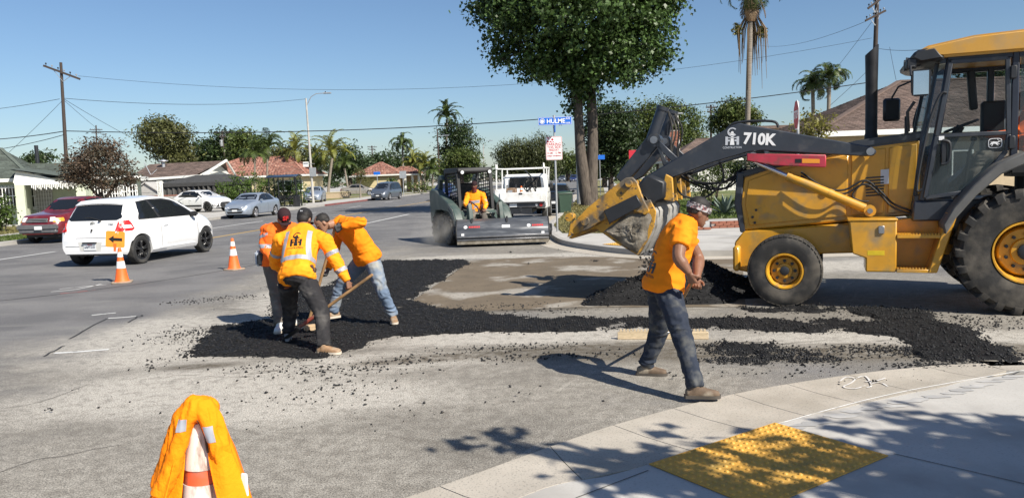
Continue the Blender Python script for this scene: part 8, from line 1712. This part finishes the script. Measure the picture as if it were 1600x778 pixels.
# street name and parking sign at the corner
f = gp(871, 362, .13); c = at(865.5, 183, f.y); t = thing('street_sign', 'galvanised post with blue HULME AVE blade and white red NO PARKING plate', 'street sign', (f.x, f.y, .13)); dx = c.x-f.x; zt = c.z-.13; lx = lambda z: dx*z/zt; b = MB(); b.tube([(0, 0, 0), (dx, 0, zt)], .032, 10); b.build('post', m_galv, t)
m_sblue = M('street sign blue', (.012, .13, .55), .4, var=.04); m_sred = M('sign red', (.5, .02, .04), .5, var=.05); k = f.y/F_PX; cx_, cz = at(867, 189.5, f.y).x-f.x, at(867, 189.5, f.y).z-.13; wd, ht = 52*k, 12.5*k
b = MB(); b.box((cx_, -.04, cz), (wd, .012, ht), bev=.004); bl2 = b.build('name_blade', m_sblue, t); RX2 = Matrix.Rotation(0, 4, 'Y'); tx = lambda x, z, y=-.048: frame(Vector((x, y, z)), (1, 0, 0), (0, 0, 1)); text('sign_lettering', 'HULME', m_wdec, bl2, tx(cx_+.03, cz-.01), .185, .004, .002, fit=.56); text('sign_lettering', 'AVE', m_wdec, bl2, tx(cx_+wd*.38, cz+.06), .075, .001, .002); text('sign_lettering', '10700', m_wdec, bl2, tx(cx_+wd*.38, cz-.07), .06, .001, .002)
b = MB(); b.tube([(cx_-wd*.38+.075*math.cos(2*PI*i/20), -.05, cz+.075*math.sin(2*PI*i/20)) for i in range(21)], .008, 4); b.lathe([(0, -.05), (.05, -.05), (.05, -.047), (0, -.047)], (cx_-wd*.38, 0, cz), 'y', 14); b.build('city_seal', m_wdec, bl2); b = MB()
for s_ in (1, -1): b.box((cx_, -.047, cz+s_*(ht/2-.012)), (wd*.98, .004, .008)); b.box((cx_+s_*(wd/2-.012), -.047, cz), (.008, .004, ht*.94))
b.build('border', m_wdec, bl2)
b = MB(); z2 = at(864, 202, f.y).z-.13; b.box((lx(z2), 0, z2), (.012, .6, .3), bev=.003) if False else b.box((lx(z2)+.0, -.12, z2), (.03, .5, .22), bev=.004); b.build('cross_blade', m_sblue, t)
b = MB(); b.tube([(lx(zt-.3), 0, zt-.35), (lx(zt), -.02, zt+.05)], .04, 8); b.build('blade_bracket', m_galv, t)
cx2, cz2 = at(865.5, 232, f.y).x-f.x, at(865.5, 232, f.y).z-.13; w2, h2_ = 25.5*k, 36*k; P = []
for cx3, cz3, a0 in ((1, 1, 0), (-1, 1, 90), (-1, -1, 180), (1, -1, 270)):
    for i in range(5): a = math.radians(a0+90*i/4); P.append((cx2+cx3*(w2/2-.05)+.05*math.cos(a), cz2+cz3*(h2_/2-.05)+.05*math.sin(a)))
b = MB(); b.prism(P, 'y', -.052, -.04); np_ = b.build('parking_plate', M('sign white', (.76, .76, .74), .5, var=.04), t); b = MB(); Pi = [(cx2+(x-cx2)*.93, cz2+(z-cz2)*.95) for x, z in P]; Po = [(cx2+(x-cx2)*.97, cz2+(z-cz2)*.975) for x, z in P]; n = len(P)
for i in range(n): j = (i+1) % n; b.add([(Po[i][0], -.0535, Po[i][1]), (Po[j][0], -.0535, Po[j][1]), (Pi[j][0], -.0535, Pi[j][1]), (Pi[i][0], -.0535, Pi[i][1])], [(0, 1, 2, 3)])
b.build('border', m_sred, np_); b = MB(); b.box((cx2-w2*.22, -.054, cz2+h2_*.36), (w2*.46, .004, h2_*.2)); b.build('no_panel', m_sred, np_); text('sign_lettering', 'NO', m_wdec, np_, tx(cx2-w2*.22, cz2+h2_*.36, -.058), .17, .008, .001)
for i, (s_, sz, ft) in enumerate((('PARKING', .115, .84), ('THIS SIDE', .105, .82), ('FRIDAY', .105, .62), ('8 AM - 12 PM', .085, .8), ('STREET SWEEPING', .06, .84))): text('sign_lettering', s_, m_sred, np_, tx(cx2, cz2+h2_*(.17-.125*i), -.055), sz, .0008, .001, fit=ft*w2)
# stop sign facing along the cross street, so nearly edge-on here
f = gp(1250, 322, .13); f = Vector((at(1247, 180, 19).x, 19, .13)); c = at(1247, 180, 19); t = thing('stop_sign', 'red STOP sign seen nearly edge-on behind the loader arm', 'stop sign', f, math.radians(-101)); b = MB(); b.tube([(0, 0, 0), (0, 0, c.z+.2)], .03, 8); b.build('post', m_galv, t)
oc = [(.38*math.cos(PI/8+PI/4*i)*1.0, .38*math.sin(PI/8+PI/4*i)+c.z-.13) for i in range(8)]; b = MB(); b.prism(oc, 'y', -.046, -.036); pl2 = b.build('plate', m_wdec, t); oc2 = [(x*.94, (z-c.z+.13)*.94+c.z-.13) for x, z in oc]; b = MB(); b.prism(oc2, 'y', -.048, -.0462); b.build('red_field', M('stop sign red', (.55, .02, .03), .4, var=.06), pl2); text('sign_lettering', 'STOP', m_wdec, pl2, frame(Vector((0, -.05, c.z-.13)), (1, 0, 0), (0, 0, 1)), .27, .008, .001, fit=.58)
# lesser signs
def post_sign(label, px, py, Y, w_, h, mat, rot=0, name='road_sign'):
    c = at(px, py, Y); t = thing(name, label, 'sign', (c.x, Y, .13), rot); b = MB(); b.tube([(0, 0, 0), (0, 0, c.z+h*.3)], .03*max(1, Y/60), 8); b.build('post', m_galv, t); b = MB(); b.box((0, -.06, c.z-.13), (w_, .02, h), bev=.004); b.build('plate', mat, t); return t
post_sign('grey back of an octagonal sign on a post past the minivan', 629.5, 273, 86, .75, .8, m_galv); post_sign('small blue street name blade before the corner house', 589, 271, 100, .85, .4, m_sblue); post_sign('small blue sign on a white post right of the street tree', 937, 246, 62, .8, .35, m_sblue); post_sign('small red sign beyond the loader linkage', 988, 242, 60, .55, .7, m_sred)
# wheeled bin at the kerb
c = gp(884, 328, .0); tb2 = thing('wheelie_bin', 'dark green wheeled rubbish bin at the kerb behind the corner sign', 'bin', (at(883, 330, 36).x-.05, 36, .0), .2); m_bin = M('dark green bin plastic', (.03, .06, .04), .5, var=.1); b = MB(); b.loft([[(-.24, -.28, .08), (.24, -.28, .08), (.24, .26, .08), (-.24, .26, .08)], [(-.31, -.36, 1.0), (.31, -.36, 1.0), (.31, .34, 1.0), (-.31, .34, 1.0)]]); b.build('body', m_bin, tb2); b = MB(); b.prism([(-.4, 1.0), (.36, 1.0), (.4, 1.05), (.2, 1.12), (-.38, 1.06)], 'x', -.34, .34, .015); b.build('lid', m_bin, tb2)
for s_ in (1, -1): b = MB(); b.lathe([(.0, -.04), (.12, -.04), (.13, 0), (.12, .04), (0, .04)], (s_*.26, .28, .13), 'x', 16); b.build('wheel', m_black, tb2)
b = MB(); b.tube([(-.28, .36, .98), (-.28, .44, 1.02), (.28, .44, 1.02), (.28, .36, .98)], .016, 6); b.build('handle', m_bin, tb2)

# dust kicked up by the broom beside the skid steer's wheels
def dust(name, c, r, dens, seed):
    b = MB(); ell(b, (0, 0, 0), (1, 0, 0), (0, 1, 0), (0, 0, 1), *r, 24, 14); m = bpy.data.materials.new('blown dust'); m.use_nodes = True; n = m.node_tree.nodes; l = m.node_tree.links; n.remove(n['Principled BSDF']); o = [x for x in n if x.type == 'OUTPUT_MATERIAL'][0]
    v = n.new('ShaderNodeVolumePrincipled'); v.inputs['Color'].default_value = (.86, .82, .75, 1); tc = n.new('ShaderNodeTexCoord'); mp = n.new('ShaderNodeMapping'); mp.inputs['Scale'].default_value = [1/x for x in r]; l.new(tc.outputs['Object'], mp.inputs[0]); ln = n.new('ShaderNodeVectorMath'); ln.operation = 'LENGTH'; l.new(mp.outputs[0], ln.inputs[0])
    mr = n.new('ShaderNodeMapRange'); mr.inputs[1].default_value = .15; mr.inputs[2].default_value = 1; mr.inputs[3].default_value = dens; mr.inputs[4].default_value = 0; l.new(ln.outputs['Value'], mr.inputs[0]); nz = n.new('ShaderNodeTexNoise'); nz.inputs['Scale'].default_value = 2.2; nz.inputs['Detail'].default_value = 4; l.new(tc.outputs['Object'], nz.inputs['Vector']); m2 = n.new('ShaderNodeMapRange'); m2.inputs[1].default_value = .38; m2.inputs[2].default_value = .65; l.new(nz.outputs[0], m2.inputs[0])
    k = n.new('ShaderNodeMath'); k.operation = 'MULTIPLY'; l.new(mr.outputs[0], k.inputs[0]); l.new(m2.outputs[0], k.inputs[1]); l.new(k.outputs[0], v.inputs['Density']); l.new(v.outputs[0], o.inputs['Volume']); d = b.build(name, m, None, c); d['kind'] = 'stuff'; return d
g = gp(700, 385); dust('dust_cloud', (g.x-.1, g.y+.3, .38), (1.0, .9, .65), 1.5, 1)
